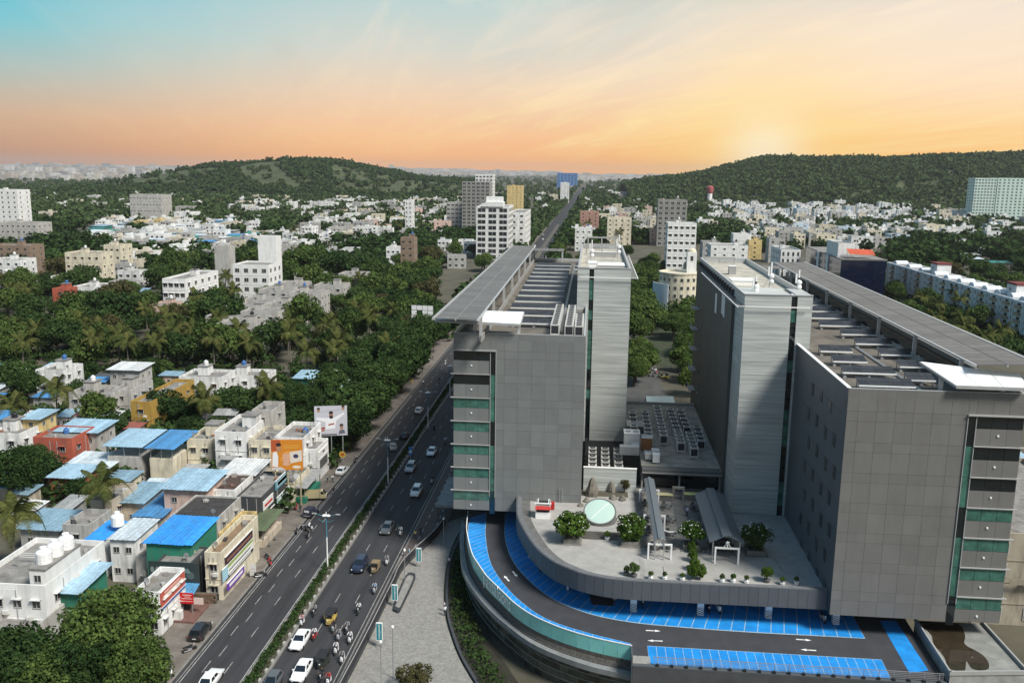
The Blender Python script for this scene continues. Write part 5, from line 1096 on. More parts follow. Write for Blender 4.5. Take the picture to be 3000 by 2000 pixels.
house('grey stone faced house with slit window near the right wing canopy', *pk(2255, 2300, 702, 17, 12), 17, 'grey', 4, 2, 2)
house('pink and red corner shop with advert board right of the road trees', *pk(1905, 1935, 672, 14, 10), 14, 'pink', 4, 2, 2)
house('white gabled mansion right of the far road', *pk(1685, 1735, 672, 18, 16), 18, 'white', 4, 3, 3)
house('cream mansion with dark top floor right of the far road', *pk(1780, 1850, 640, 24, 16), 24, 'cream', 6, 4, 3, name='apartment_block', cat='apartment block')
house('white and brown apartment house right of the far road', *pk(1700, 1755, 622, 22, 16), 22, (.42, .24, .19), 6, 3, 3, name='apartment_block', cat='apartment block')
house('white apartment slab beyond the far road bend', *pk(1642, 1668, 536, 40, 14), 40, 'white', 10, 3, 2, name='apartment_block', cat='apartment block', ch=False)
house('yellow and white apartment block on the far left of the road', *pk(1484, 1533, 545, 42, 18), 42, 'yellow', 10, 4, 3, name='apartment_block', cat='apartment block', ch=False)
house('pale concrete block with open floors left of the office tower', *pk(1306, 1370, 595, 28, 18), 28, 'stain', 6, 5, 3, name='apartment_block', cat='apartment block', wsz=(3.4, 1.8), ch=False)
house('slim white apartment stack among palms', *pk(1185, 1208, 590, 34, 12), 34, 'white', 8, 2, 2, name='apartment_block', cat='apartment block')
house('blue banded glass office on the horizon', GY(1632, 507, 3300).x, GY(1692, 507, 3300).x, 3300, 3340, 55, (.06, .22, .55), 9, 6, 2, name='office_block', cat='office block', wsz=(9, 3.2), ch=False, stair=False, tank=0, clean=True)
house('long yellow and grey school on the right hillside', *pk(2320, 2460, 548, 30, 20), 30, 'yellow', 3, 12, 2, name='school', cat='building', stair=False, tank=0)
house('long grey school terrace on the left slope with open corridors', *pk(365, 485, 572, 30, 26), 30, 'stain', 4, 10, 3, name='school', cat='building', stair=False)
p = G(2080, 560, 30); t = thing('water_tower', (p.x, p.y, 0), 'red drum water tower on the right slope', 'water tower'); b = MB(); b.lathe([(5, 26), (6.5, 29), (6.5, 38), (5.5, 39), (.1, 40)], 18); b.build('drum', WALL, t, world=False, smooth=True, color=(.42, .10, .10)); b = MB(); b.lathe([(4.6, 0), (4.6, 26)], 14); b.build('shaft', WALLC, t, world=False, color=CW['white'])
# ---- generated fill: low houses of the middle distance, each its own object
rnd = random.Random(11)
def clear(x0, x1, y0, y1):
    for a in FOOTP:
        if x0 < a[1] and x1 > a[0] and y0 < a[3] and y1 > a[2]: return False
    if x1 > -62 and x0 < -24 and y0 < 3000: return False
    if x1 > -26 and x0 < 62 and y0 < 300: return False
    return True
PLACE = {'a': 'in the tin roofed quarter below the left hill', 'b': 'in the white row at the foot of the left hill', 'c': 'among palms left of the office tower', 'd': 'in the mixed block left of centre', 'e': 'beside the far road on its right', 'f': 'in the dense white quarter under the right hill', 'g': 'in the white quarter right of the round building', 'h': 'near the right edge below the hill', 'i': 'among trees at the far left', 'j': 'on the slope between the hills', 'k': 'behind the white apartment row'}
ADJ = {'white': ['white', 'bright white', 'plain white'], 'cream': ['cream'], 'grey': ['grey'], 'stain': ['stained'], 'yellow': ['pale yellow'], 'pink': ['pink'], 'blue': ['pale blue']}
def fill(zone, ub, vb, n, cols, hs, sz, tin=0.0):
    k = tries = 0
    while k < n and tries < n * 30:
        tries += 1; u, v = rnd.uniform(*ub), rnd.uniform(*vb); p = G(u, v, 0); w_, d_ = rnd.uniform(*sz), rnd.uniform(*sz); h = rnd.uniform(*hs)
        x0, x1, y0, y1 = p.x - w_ / 2, p.x + w_ / 2, p.y, p.y + d_
        if not clear(x0, x1, y0, y1): continue
        far = p.y > 900; rz = rnd.uniform(-.12, .12)
        if rnd.random() < tin:
            rc = rnd.choice(['sky', 'pale', 'white', 'grey', 'steel', 'green', 'blue', 'pale', 'grey'])
            o_ = shed('small %s sheet roofed hut %s' % ({'sky': 'light blue', 'pale': 'pale', 'white': 'white', 'grey': 'grey', 'steel': 'dull blue', 'green': 'green', 'blue': 'blue'}[rc], PLACE[zone]), x0, x1, y0, y1, rnd.uniform(3.2, 5.5), rnd.choice(['stain', 'white', 'green', 'beige', 'blue']), rc, .5, n=3 if far else 4, nf=1, nc=2, ns=1, name='hut', group='huts ' + PLACE[zone], rz=rz, faces='f'); AUTOB.append((o_, {'sky': 'light blue', 'pale': 'pale', 'white': 'white', 'grey': 'grey', 'steel': 'dull blue', 'green': 'green', 'blue': 'blue'}[rc] + ' sheet roofed hut'))
        else:
            c = rnd.choice(cols); nf = max(1, int(h / 3.2)); v_ = rnd.uniform(.85, 1.08)
            o_ = house('small %s flat roofed house %s' % (ADJ[c][0], PLACE[zone]), x0, x1, y0, y1, h, tuple(min(.82, q * v_) for q in CW[c]), nf, 2 if far else 3, 1 if far else 2, group='houses ' + PLACE[zone], rz=rz, tank=rnd.random() < .5, bands=not far, ch=not far, stair=rnd.random() < .75, wsz=(1.6, 1.5)); AUTOB.append((o_, ADJ[c][0] + ' flat roofed house'))
        k += 1
WW = ['white', 'white', 'white', 'white', 'cream', 'stain', 'grey']
fill('a', (270, 740), (655, 730), 58, ['white', 'cream', 'stain', 'grey', 'yellow'], (5, 9), (9, 18), .78)
fill('b', (690, 1330), (590, 632), 44, WW, (7, 13), (11, 20), 0)
fill('c', (880, 1330), (632, 700), 32, WW + ['pink'], (7, 12), (10, 18), .05)
fill('d', (690, 1120), (690, 775), 18, WW, (6, 11), (9, 16), .2)
fill('e', (1590, 1960), (590, 690), 22, WW + ['pink'], (7, 14), (10, 18), 0)
fill('f', (2090, 2640), (588, 650), 84, ['white', 'white', 'white', 'white', 'white', 'cream', 'blue'], (8, 16), (11, 20), 0)
fill('g', (2180, 2640), (655, 730), 24, ['white', 'white', 'cream', 'stain', 'blue'], (8, 13), (10, 18), .15)
fill('h', (2640, 3060), (610, 700), 30, ['white', 'white', 'white', 'stain', 'cream'], (8, 14), (11, 20), .1)
fill('i', (0, 620), (585, 655), 14, WW, (7, 12), (12, 24), .1)
fill('j', (1560, 2120), (545, 590), 16, WW, (9, 15), (14, 24), 0)
fill('k', (2700, 3060), (705, 790), 14, WW, (6, 9), (10, 18), .5)
fill('d', (0, 420), (790, 880), 10, WW, (6, 9), (8, 14), .2)
fill('c', (1290, 1480), (720, 800), 9, WW, (6, 9), (8, 14), .1)
nf_ = 0; _b, _c, _d = ['tin', 'pale', 'grey', 'steel', 'sky', 'rust', 'dark', 'white', 'blue'], ['stain', 'white', 'beige', 'grey', 'cream', 'pink'], {'pale': 'pale', 'grey': 'grey', 'steel': 'dull blue', 'sky': 'light blue', 'rust': 'rust red', 'dark': 'dark', 'white': 'white', 'blue': 'blue'}
for _ in range(2500):
    if nf_ >= 34: break
    u, v = rnd.uniform(-40, 720), rnd.uniform(1110, 1560); p = G(u, v, 0); w_, d_ = rnd.uniform(3.4, 6.5), rnd.uniform(3.5, 7)
    if p.x > -61 or not clear(p.x - w_ / 2, p.x + w_ / 2, p.y, p.y + d_): continue
    rc = rnd.choice(_b[1:]); o_ = shed('small lean-to', p.x - w_ / 2, p.x + w_ / 2, p.y, p.y + d_, rnd.uniform(2.8, 4.6), rnd.choice(_c), rc, rnd.uniform(.2, .7), over=.25, nf=1, nc=1, ns=1, name='lean_to', group='small lean-tos between the near houses', rz=rnd.uniform(-.1, .1), faces='f'); AUTOB.append((o_, _d[rc] + ' roofed lean-to')); nf_ += 1
# further small houses, too many and too small to single out
def far_houses():
    V = []; F = []; M = []; r = random.Random(15)
    def bx(x0, x1, y0, y1, z0, z1, m, top=None):
        b0 = len(V); V.extend([(x0, y0, z0), (x1, y0, z0), (x1, y1, z0), (x0, y1, z0), (x0, y0, z1), (x1, y0, z1), (x1, y1, z1), (x0, y1, z1)])
        for k, f in enumerate(((0, 1, 5, 4), (1, 2, 6, 5), (2, 3, 7, 6), (3, 0, 4, 7), (4, 5, 6, 7))): F.append([b0 + i for i in f]); M.append(top if k == 4 and top is not None else m)
    for (ub, vb, n, hb) in (((270, 760), (650, 725), 90, (4, 8)), ((680, 1340), (590, 640), 50, (6, 11)), ((860, 1340), (640, 720), 26, (6, 10)), ((-40, 640), (575, 650), 26, (6, 11)), ((1570, 2100), (560, 700), 50, (7, 13)), ((2080, 2680), (585, 660), 120, (7, 14)), ((2160, 2680), (655, 735), 40, (6, 12)), ((2620, 3060), (600, 720), 50, (7, 12)), ((1300, 1500), (560, 700), 30, (7, 14)), ((300, 1000), (720, 800), 40, (5, 9)), ((2250, 2480), (545, 590), 30, (7, 12))):
        for _ in range(n * 4):
            p = G(r.uniform(*ub), r.uniform(*vb), 0); w_, d_, h = r.uniform(9, 19), r.uniform(9, 17), r.uniform(*hb)
            if not clear(p.x - w_ / 2, p.x + w_ / 2, p.y, p.y + d_): continue
            n -= 1; x0, x1, y0, y1 = p.x - w_ / 2, p.x + w_ / 2, p.y, p.y + d_; FOOTP.append((x0, x1, y0, y1)); m = r.choice((0, 0, 0, 1, 2, 0)); low = ub[0] == 270 and r.random() < .6
            bx(x0, x1, y0, y1, 0, h, m, r.choice((4, 5, 6)) if low else 3); bx(x0 - .1, x1 + .1, y0 - .1, y0 + .2, h, h + .7, m); bx(x0, x0 + .3, y0 + .21, y1, h, h + .7, m); bx(x1 - .3, x1, y0 + .21, y1, h, h + .7, m)
            if not low: a = r.uniform(x0 + 1, x1 - 4.5); c = r.uniform(y0 + 2, y1 - 4.5); bx(a, a + 3.2, c, c + 3.4, h, h + 2.6, m)
            for f in range(max(1, int(h / 3.1))):
                for k in range(3): xx = x0 + w_ * (k + .5) / 3; b0 = len(V); z = 1.1 + f * 3.1; V.extend([(xx - .9, y0 - .12, z), (xx + .9, y0 - .12, z), (xx + .9, y0 - .12, z + 1.4), (xx - .9, y0 - .12, z + 1.4)]); F.append([b0, b0 + 1, b0 + 2, b0 + 3]); M.append(7)
            if n <= 0: break
    me = bpy.data.meshes.new('distant_houses'); me.from_pydata(V, [], F)
    for nm, c in (('house_white', (.74, .74, .72)), ('house_cream', (.62, .56, .45)), ('house_grey', (.42, .41, .39)), ('house_roof', (.40, .39, .37)), ('hut_roof_blue', (.32, .50, .62)), ('hut_roof_pale', (.56, .60, .62)), ('hut_roof_green', (.05, .22, .18)), ('house_window', (.02, .023, .026))): me.materials.append(pm(nm, c, .85, .2, .12, stain=.3))
    me.polygons.foreach_set('material_index', M); o = bpy.data.objects.new('distant_houses', me); link(o); tag(o, kind='stuff')
NFOOT = len(FOOTP)
far_houses()
# far city on the plain: one mass of tiny blocks
def far_city():
    V = []; F = []; M = []; r = random.Random(5)
    def blk(x, y, w_, d_, h, m):
        b0 = len(V); V.extend([(x - w_ / 2, y, 0), (x + w_ / 2, y, 0), (x + w_ / 2, y + d_, 0), (x - w_ / 2, y + d_, 0), (x - w_ / 2, y, h), (x + w_ / 2, y, h), (x + w_ / 2, y + d_, h), (x - w_ / 2, y + d_, h)])
        for f in ((0, 1, 5, 4), (1, 2, 6, 5), (2, 3, 7, 6), (3, 0, 4, 7), (4, 5, 6, 7)): F.append([b0 + i for i in f]); M.append(m)
    for (u0, u1, v0, v1, n, hb) in ((-80, 600, 494, 530, 1500, (10, 34)), (1100, 1640, 501, 516, 420, (12, 40)), (1680, 2010, 512, 534, 330, (10, 26)), (-80, 700, 489, 496, 500, (14, 60)), (1000, 2000, 496, 502, 500, (20, 90))):
        for _ in range(n):
            p = G(r.uniform(u0, u1), r.uniform(v0, v1), 0); s_ = p.y / 2500
            blk(p.x, p.y, r.uniform(14, 34) * max(1, s_ * .8), r.uniform(14, 30), r.uniform(*hb) * (1.6 if r.random() < .07 else 1), r.randrange(4))
    me = bpy.data.meshes.new('far_city'); me.from_pydata(V, [], F)
    for c in ((.52, .51, .50), (.44, .42, .38), (.30, .30, .30), (.40, .36, .32)): me.materials.append(pm('far_wall_%d' % int(c[0] * 100), c, .9, .25, .05))
    me.polygons.foreach_set('material_index', M); o = bpy.data.objects.new('far_city', me); link(o); tag(o, kind='stuff')
far_city()
# ------------------------------------------------------------------ vegetation
LEAF_D = leafmat('leaf_dark', (.018, .039, .014), (.056, .094, .028), .18)
LEAF_M = leafmat('leaf_mid', (.036, .070, .020), (.105, .150, .040), .22)
LEAF_O = leafmat('leaf_olive', (.048, .050, .022), (.098, .090, .040), .2)
LEAF_P = leafmat('leaf_palm', (.042, .062, .018), (.120, .122, .040), .25)
LEAF_H = leafmat('leaf_hill', (.026, .052, .019), (.072, .104, .040), .1)
LEAF_B = leafmat('leaf_bright', (.042, .090, .016), (.100, .160, .030), .3)
BARK = pm('bark', (.085, .065, .048), .95, .3, 3)
PBARK = pm('palm_bark', (.16, .14, .115), .95, .3, 4)
def cards(P, Nrm, size, rs, asp=1.0):
    n = len(P); a = rs.normal(size=(n, 3)); t = np.cross(Nrm, a); t /= np.linalg.norm(t, axis=1)[:, None] + 1e-9; b = np.cross(Nrm, t)
    s = (size * rs.uniform(.6, 1.35, n))[:, None]; t = t * s * asp; b = b * s
    k = Nrm * s * .25
    V = np.stack([P - t - b * .35, P - b + k, P + t - b * .35 * 0 + k * .3, P + b * .9], 1).reshape(-1, 3)
    return V
def quads_mesh(name, V, mats):
    n = len(V) // 4; me = bpy.data.meshes.new(name); me.vertices.add(len(V)); me.vertices.foreach_set('co', V.astype(np.float32).ravel())
    me.loops.add(4 * n); me.loops.foreach_set('vertex_index', np.arange(4 * n, dtype=np.int32)); me.polygons.add(n)
    me.polygons.foreach_set('loop_start', np.arange(0, 4 * n, 4, dtype=np.int32)); me.polygons.foreach_set('loop_total', np.full(n, 4, dtype=np.int32))
    me.update(calc_edges=True)
    for m in mats: me.materials.append(m)
    return me
def crown_pts(rs, nclump, nleaf, flat=.72, clump=(.26, .44)):
    C = []; 
    while len(C) < nclump:
        p = rs.uniform(-1, 1, 3)
        r = np.linalg.norm(p)
        if .45 < r < .95 and p[2] > -.55: C.append(p * np.array([1, 1, flat]) * .8)
    C = np.array(C); cr = rs.uniform(*clump, nclump)
    idx = rs.randint(0, nclump, nleaf); d = rs.normal(size=(nleaf, 3)); d /= np.linalg.norm(d, axis=1)[:, None]
    P = C[idx] + d * (cr[idx] * rs.uniform(.78, 1.08, nleaf))[:, None] * np.array([1, 1, .85])
    out = P - np.array([0, 0, -.1]); keep = np.einsum('ij,ij->i', d, out / (np.linalg.norm(out, axis=1)[:, None] + 1e-9)) > -.35
    P, d = P[keep], d[keep]; nn = d + rs.normal(size=d.shape) * .55 + np.array([0, 0, .25]); nn /= np.linalg.norm(nn, axis=1)[:, None]
    return P, nn
def crown_mesh(seed, nclump, nleaf, leaf, mat, flat=.72, clump=(.26, .44)):
    rs = np.random.RandomState(seed); P, n = crown_pts(rs, nclump, nleaf, flat, clump)
    return quads_mesh('crown', cards(P, n, leaf, rs), [mat])
def trunk_mesh(seed, h):                       # unit crown radius 1, crown centre at z = h
    r = random.Random(seed); b = MB(); b.tube([(0, 0, 0), (r.uniform(-.05, .05), r.uniform(-.05, .05), h * .45), (r.uniform(-.1, .1), r.uniform(-.1, .1), h * .8)], [.085, .06, .045], 7)
    for k in range(5):
        a = k * 1.26 + r.uniform(-.3, .3); z0 = h * r.uniform(.4, .7); b.tube([(0, 0, z0), (.3 * math.cos(a), .3 * math.sin(a), z0 + .25), (.62 * math.cos(a), .62 * math.sin(a), h + r.uniform(-.1, .3))], [.045, .03, .012], 5)
    return b.mesh('trunk', BARK)
CR = {}
for k, (mt, nc, nl, lf, fl, cl) in {'d1': (LEAF_D, 26, 3200, .062, .72, (.26, .42)), 'd2': (LEAF_D, 34, 3400, .058, .62, (.22, .38)), 'm1': (LEAF_M, 26, 3200, .062, .75, (.26, .42)), 'm2': (LEAF_M, 36, 3400, .056, .85, (.2, .36)),
                               'o1': (LEAF_O, 30, 2800, .055, .9, (.2, .36)), 'r1': (LEAF_D, 46, 4200, .046, .42, (.18, .30)), 'r2': (LEAF_M, 46, 4200, .046, .45, (.18, .30)), 'n1': (LEAF_M, 60, 11000, .034, .85, (.2, .33)), 'n2': (LEAF_D, 60, 11000, .034, .8, (.2, .33)), 'b1': (LEAF_B, 40, 3000, .075, .8, (.24, .38)), 'b2': (LEAF_B, 44, 3000, .07, .95, (.22, .34))}.items():
    CR[k] = crown_mesh(sum(map(ord, k)) * 7, nc, nl, lf, mt, fl, cl)
TK = [trunk_mesh(s, 1.15) for s in range(4)]
TREES = [0]; AUTO = []
TNAME = {'d': 'dark green', 'm': 'mid green', 'o': 'olive brown', 'r': 'wide spreading', 'n': 'large leafy', 'b': 'bright green'}
def tree(x, y, Rm, kind, label, group=None, tall=1.0, z=0.0):
    t = thing('broadleaf_tree', (x, y, z), label, 'tree', group, random.uniform(0, 6.28)); t.scale = (Rm, Rm, Rm * tall)
    c = bpy.data.objects.new('crown', CR[kind]); link(c, t); c.location = (0, 0, 1.2 if kind[0] != 'r' else 1.0)
    k = bpy.data.objects.new('trunk', TK[TREES[0] % 4]); link(k, t); TREES[0] += 1
    return t
tr = random.Random(21)
TF = []
FA = np.array(FOOTP)
def free(x, y, r, road_ok=False):
    if -56 < x < -25.5 and not road_ok: return False
    if -26 < x < 58 and y < 268 and not (x > 55.5): return False
    return not np.any((FA[:, 0] - r * .45 < x) & (x < FA[:, 1] + r * .45) & (FA[:, 2] - r * .9 < y) & (y < FA[:, 3] + r * .35))
def put(u, v, r, kind, label, z=None, group=None, tall=1.0):
    p = G(u, v, z if z is not None else r * 1.1); TF.append((p.x, p.y, r)); return tree(p.x, p.y, r, kind, label, group, tall)
# hand placed
for a in ((325, 1850, 6.6, 'n1', 'large leafy tree at the bottom left beside the red sign shop'), (235, 1940, 5.2, 'n2', 'leafy dark tree at the very bottom left of the pair'), (405, 1962, 4.6, 'n1', 'leafy tree at the bottom edge by the street corner'), (60, 1945, 5.4, 'n2', 'dark tree in the bottom left corner'), (150, 1985, 4.6, 'n1', 'leafy tree low in the bottom left corner beside the dark one'),
          (35, 1385, 6.2, 'n2', 'large dark tree at the left edge beside the blue hut'), (95, 1345, 4.2, 'n2', 'smaller dark tree right of the large left edge tree'), (285, 1195, 5.2, 'm2', 'thin crowned tree left of the ochre house'), (318, 1245, 4.6, 'd1', 'dark tree below the thin crowned tree'), (478, 1180, 5.4, 'd1', 'dark round tree right of the ochre house'), (545, 1205, 4.8, 'd2', 'dark tree left of the white three storey house'), (690, 1165, 5.2, 'd1', 'dark tree behind the front palm'), (742, 1188, 4.8, 'd2', 'dark tree above the orange billboard'), (800, 1172, 5.6, 'd1', 'dark tree left of the white banner'), (862, 1165, 5.2, 'n2', 'dark tree just left of the white banner hoarding'),
          (20, 1095, 6, 'd1', 'dark tree at the left edge below the palm grove'), (75, 1125, 5, 'd2', 'dark tree beside the stained terrace house'), (650, 905, 9.5, 'd1', 'big round dark tree in front of the white and grey apartments'), (332, 885, 12, 'r1', 'huge spreading rain tree at the left'), (232, 815, 10, 'r1', 'spreading dark tree left of the cream apartments'), (1245, 860, 7.5, 'o1', 'brown olive tree beside the canopy of the left wing'), (1150, 845, 8, 'm2', 'feathery green tree left of the brown olive tree'), (900, 745, 15, 'r2', 'very wide flat crowned tree in the middle of the left side'), (1000, 760, 14, 'r1', 'wide dark flat tree right of the flat crowned one')): put(*a)
for i, y in enumerate(range(196, 330, 8)):
    r = 5.4 + (i * 37 % 10) * .16; tree(-54.8 - (i * 53 % 7) * .5 - (2.5 if y > 275 else 0), y, r * 1.16, ('n2', 'd1', 'n2', 'd2')[i % 4], '%s dark street tree from the near end along the left footpath' % ORD[i], 'street trees on the left footpath'); TF.append((-60, y, r))
    if i % 2 == 0: tree(-69 - (i * 29 % 5), y + 3, r * .95, ('d2', 'n2')[i % 4 // 2], '%s dark tree in the second rank behind the left footpath' % ORD[i // 2], 'second rank of street trees'); TF.append((-69, y, r))
# generated individuals, largest in view
ZN = [('among the palms of the left grove', (0, 1280), (905, 1085), 74, (4.8, 7.6), ['d1', 'd2', 'm1', 'm2', 'd1', 'o1', 'm1'], .5), ('in the wooded belt left of the left wing', (0, 1290), (790, 905), 70, (5.4, 8.6), ['d1', 'm1', 'm1', 'r1', 'm2', 'o1', 'd2', 'r2'], .6), ('behind the right wing canopy', (2600, 3060), (830, 1010), 28, (4.5, 6.5), ['d1', 'm1', 'd2', 'm2'], .6),
      ('near the white apartment row', (2560, 3060), (700, 830), 20, (5, 7.5), ['d1', 'd2', 'm1', 'o1'], .6), ('beyond the left wing roof along the far road', (1300, 1900), (690, 800), 24, (4.8, 7), ['d1', 'm1', 'd2', 'o1', 'm2'], .6), ('between the lower left houses', (0, 700), (1085, 1480), 22, (2.6, 4.2), ['d1', 'd2', 'm1', 'n2'], .4)]
for (nm, ub, vb, n, rb, kinds, sp) in ZN:
    k = tries = 0; cnt = {}
    while k < n and tries < 4000:
        tries += 1; u, v = tr.uniform(*ub), tr.uniform(*vb); r = tr.uniform(*rb); p = G(u, v, 0)
        if not free(p.x, p.y, r): continue
        if any((p.x - a) ** 2 + (p.y - b_) ** 2 < ((r + c) * sp) ** 2 for a, b_, c in TF): continue
        kd = tr.choice(kinds); TF.append((p.x, p.y, r)); sz = 'large' if r > (rb[0] + rb[1]) / 2 else 'small'
        AUTO.append((tree(p.x, p.y, r, kd, '%s %s tree %s' % (sz, TNAME[kd[0]], nm), 'trees ' + nm, tr.uniform(.85, 1.15)), TNAME[kd[0]] + ' tree')); k += 1
# ---- coconut palms: trunk plus separate fronds
def frond_mesh(seed, L=1.0, droop=.55, n=26):
    rs = np.random.RandomState(seed); V = []; up = .55
    def spine(t): return np.array([L * t * (1 - .12 * t * t), 0, L * (up * t - droop * 1.5 * t ** 2.2)])
    for k in range(n):
        t = .10 + .9 * k / (n - 1); p = spine(t); p2 = spine(min(1, t + .02)); tg = p2 - p + 1e-6; tg /= np.linalg.norm(tg)
        ln = L * .34 * math.sin(math.pi * min(.97, .18 + .8 * t)) + .03
        for s in (-1, 1):
            d = np.array([.55, s * .9, -.42 - .25 * t + rs.uniform(-.12, .12)]); d /= np.linalg.norm(d); w = tg * L * .021; tip = p + d * ln; mid = p + d * ln * .55 + np.array([0, 0, .025 * L])
            V += [p - w, mid - w * .9, mid + w * .9, p + w]; V += [mid - w * .9, tip - w * .15 + np.array([0, 0, -.05 * L]), tip + w * .15 + np.array([0, 0, -.05 * L]), mid + w * .9]
    for k in range(8):
        a, c = spine(k / 8), spine((k + 1) / 8); w = np.array([0, .012 * L * (1.2 - k / 8), 0]); V += [a - w, c - w, c + w, a + w]
    return quads_mesh('frond', np.array(V), [LEAF_P])
FR = [frond_mesh(1, 1, .42), frond_mesh(2, 1, .62), frond_mesh(3, 1, .82), frond_mesh(4, 1, .25)]
PT = []
for s in range(3):
    r = random.Random(s); b = MB(); dx, dy = r.uniform(-.08, .08), r.uniform(-.08, .08)
    b.tube([(0, 0, 0), (dx * .2, dy * .2, .3), (dx * .6, dy * .6, .7), (dx, dy, 1.0)], [.028, .02, .016, .014], 7); PT.append((b.mesh('trunk', PBARK), (dx, dy)))
PALM = [0]; LASTP = [None]
def palm(x, y, h, L, label, group='coconut palms', nf=15):
    t = thing('coconut_palm', (x, y, 0), label, 'palm tree', group); LASTP[0] = t; i = PALM[0]; PALM[0] += 1; r = random.Random(i * 13 + 5)
    me, (dx, dy) = PT[i % 3]; k = bpy.data.objects.new('trunk', me); link(k, t); k.scale = (h, h, h)
    for f in range(nf):
        o = bpy.data.objects.new('frond', FR[f % 3] if f < nf - 3 else FR[3]); link(o, t); o.location = (dx * h, dy * h, h)
        a = f * 2.4 + r.uniform(-.3, .3); tilt = r.uniform(-.35, .25) if f < nf - 3 else -r.uniform(.5, .9); s = L * r.uniform(.85, 1.1)
        o.rotation_euler = (r.uniform(-.2, .2), tilt, a); o.scale = (s, s, s)
    b = MB()
    for q in range(5): a = q * 1.26; b.lathe([(.02, -.16), (.15, -.08), (.17, .04), (.1, .16), (.02, .19)], 7, c=(.28 * math.cos(a), .28 * math.sin(a)))
    o = b.build('coconuts', pm('coconut', (.12, .13, .03), .6, .2, 3), t, world=False, smooth=True); o.location = (dx * h, dy * h, h - .35)
    return t
def ppalm(u, v, L, label, h=10.0): p = G(u, v, h); TF.append((p.x, p.y, 2)); palm(p.x, p.y, h, L, label)
ppl = [(35, 954, 'at the far left of the grove'), (115, 964, 'second from the left in the grove'), (223, 940, 'slightly hidden in the left grove'), (277, 960, 'with bare trunk in the middle of the left grove'), (373, 1004, 'low in front of the left grove'), (472, 982, 'left of the leaning trunks'), (558, 964, 'tallest with leaning trunk in the grove'), (625, 990, 'yellowish one right of the leaning palm'), (717, 1006, 'below the old stained terraces'), (893, 1030, 'left of the pale house beyond the street'), (982, 1022, 'behind the dark street trees'), (1129, 1010, 'beside the steel hoarding'), (156, 1140, 'in front of the stained terrace house'), (603, 1172, 'right of the ochre house, broad crown'), (772, 1132, 'above the dark trees near the banner'), (29, 1190, 'at the left edge by the white house'), (302, 1420, 'standing between the lower blue roofs'), (20, 1510, 'at the left edge above the white tank house'), (51, 845, 'beside the red roof block'), (428, 905, 'over the pink villa'), (500, 960, 'thin one between grove and villa'), (60, 1000, 'low at the left edge of the grove'), (850, 975, 'between terraces and street trees'), (445, 1000, 'crowded in the centre of the grove'), (2818, 930, 'right of the right wing canopy, broad'), (2752, 893, 'against the white apartment row'), (2932, 965, 'low beside the right edge'), (2700, 870, 'slender one by the navy office'), (1160, 905, 'over the brown olive tree'), (690, 960, 'in front of the old terraces'), (1040, 900, 'right of the old terraces')]
for i, (u, v, w_) in enumerate(ppl): ppalm(u, v, 4.9, 'coconut palm ' + w_, 9.6 + (i * 7 % 5) * .35)
for _ in range(400):
    if PALM[0] >= 60: break
    u, v = tr.choice(((tr.uniform(0, 1180), tr.uniform(925, 1030)), (tr.uniform(0, 1180), tr.uniform(800, 925)), (tr.uniform(2640, 3000), tr.uniform(850, 990)))); h_ = tr.uniform(9.5, 12.5); p = G(u, v, h_)
    if not free(p.x, p.y, 1.0) or any((p.x - a) ** 2 + (p.y - b_) ** 2 < 60 for a, b_, c in TF if c == 2): continue
    TF.append((p.x, p.y, 2)); palm(p.x, p.y, h_, tr.uniform(4.3, 5.2), 'coconut palm'); AUTO.append((LASTP[0], 'coconut palm'))
k = 0
for (u, v) in sorted(((860, 720), (905, 650), (1120, 700), (1150, 655), (1165, 700), (1230, 665), (1290, 640), (1720, 690), (1815, 720), (2100, 640), (2130, 650), (2000, 640), (2310, 690), (640, 610), (1060, 610), (1205, 645), (2160, 620), (600, 690), (460, 640))):
    p = G(u, v, 0); palm(p.x, p.y, 13, 5.2, ('%s distant palm counted from the left above the houses' % ORD[k]) if k < 18 else 'rightmost distant palm above the houses', 'distant palms', 11); k += 1
# ---- uncountable woods: distant trees and the wooded hills, one object each
def far_template(seed, nq):
    rs = np.random.RandomState(seed); P, n = crown_pts(rs, 9, int(nq * 1.6), .75, (.32, .5)); P, n = P[:nq], n[:nq]; return P, n
TPL = [far_template(s, 46) for s in range(4)]; TPL2 = [far_template(s, 90) for s in range(4)]
def wood(name, pts, mat, tpl=TPL, leaf=.30, trunk=False):
    rs = np.random.RandomState(9); out = []
    for (x, y, z, r) in pts:
        P, n = tpl[rs.randint(4)]; a = rs.uniform(0, 6.28); c, s = math.cos(a), math.sin(a); Rm = np.array([[c, -s, 0], [s, c, 0], [0, 0, 1]])
        q = (P @ Rm.T) * r; q += np.array([x, y, z + r * rs.uniform(.75, 1.0)]); out.append(cards(q, n @ Rm.T, r * leaf, rs))
    o = bpy.data.objects.new(name, quads_mesh(name, np.concatenate(out), [mat])); link(o); tag(o, kind='stuff'); return o
wr_ = random.Random(3)
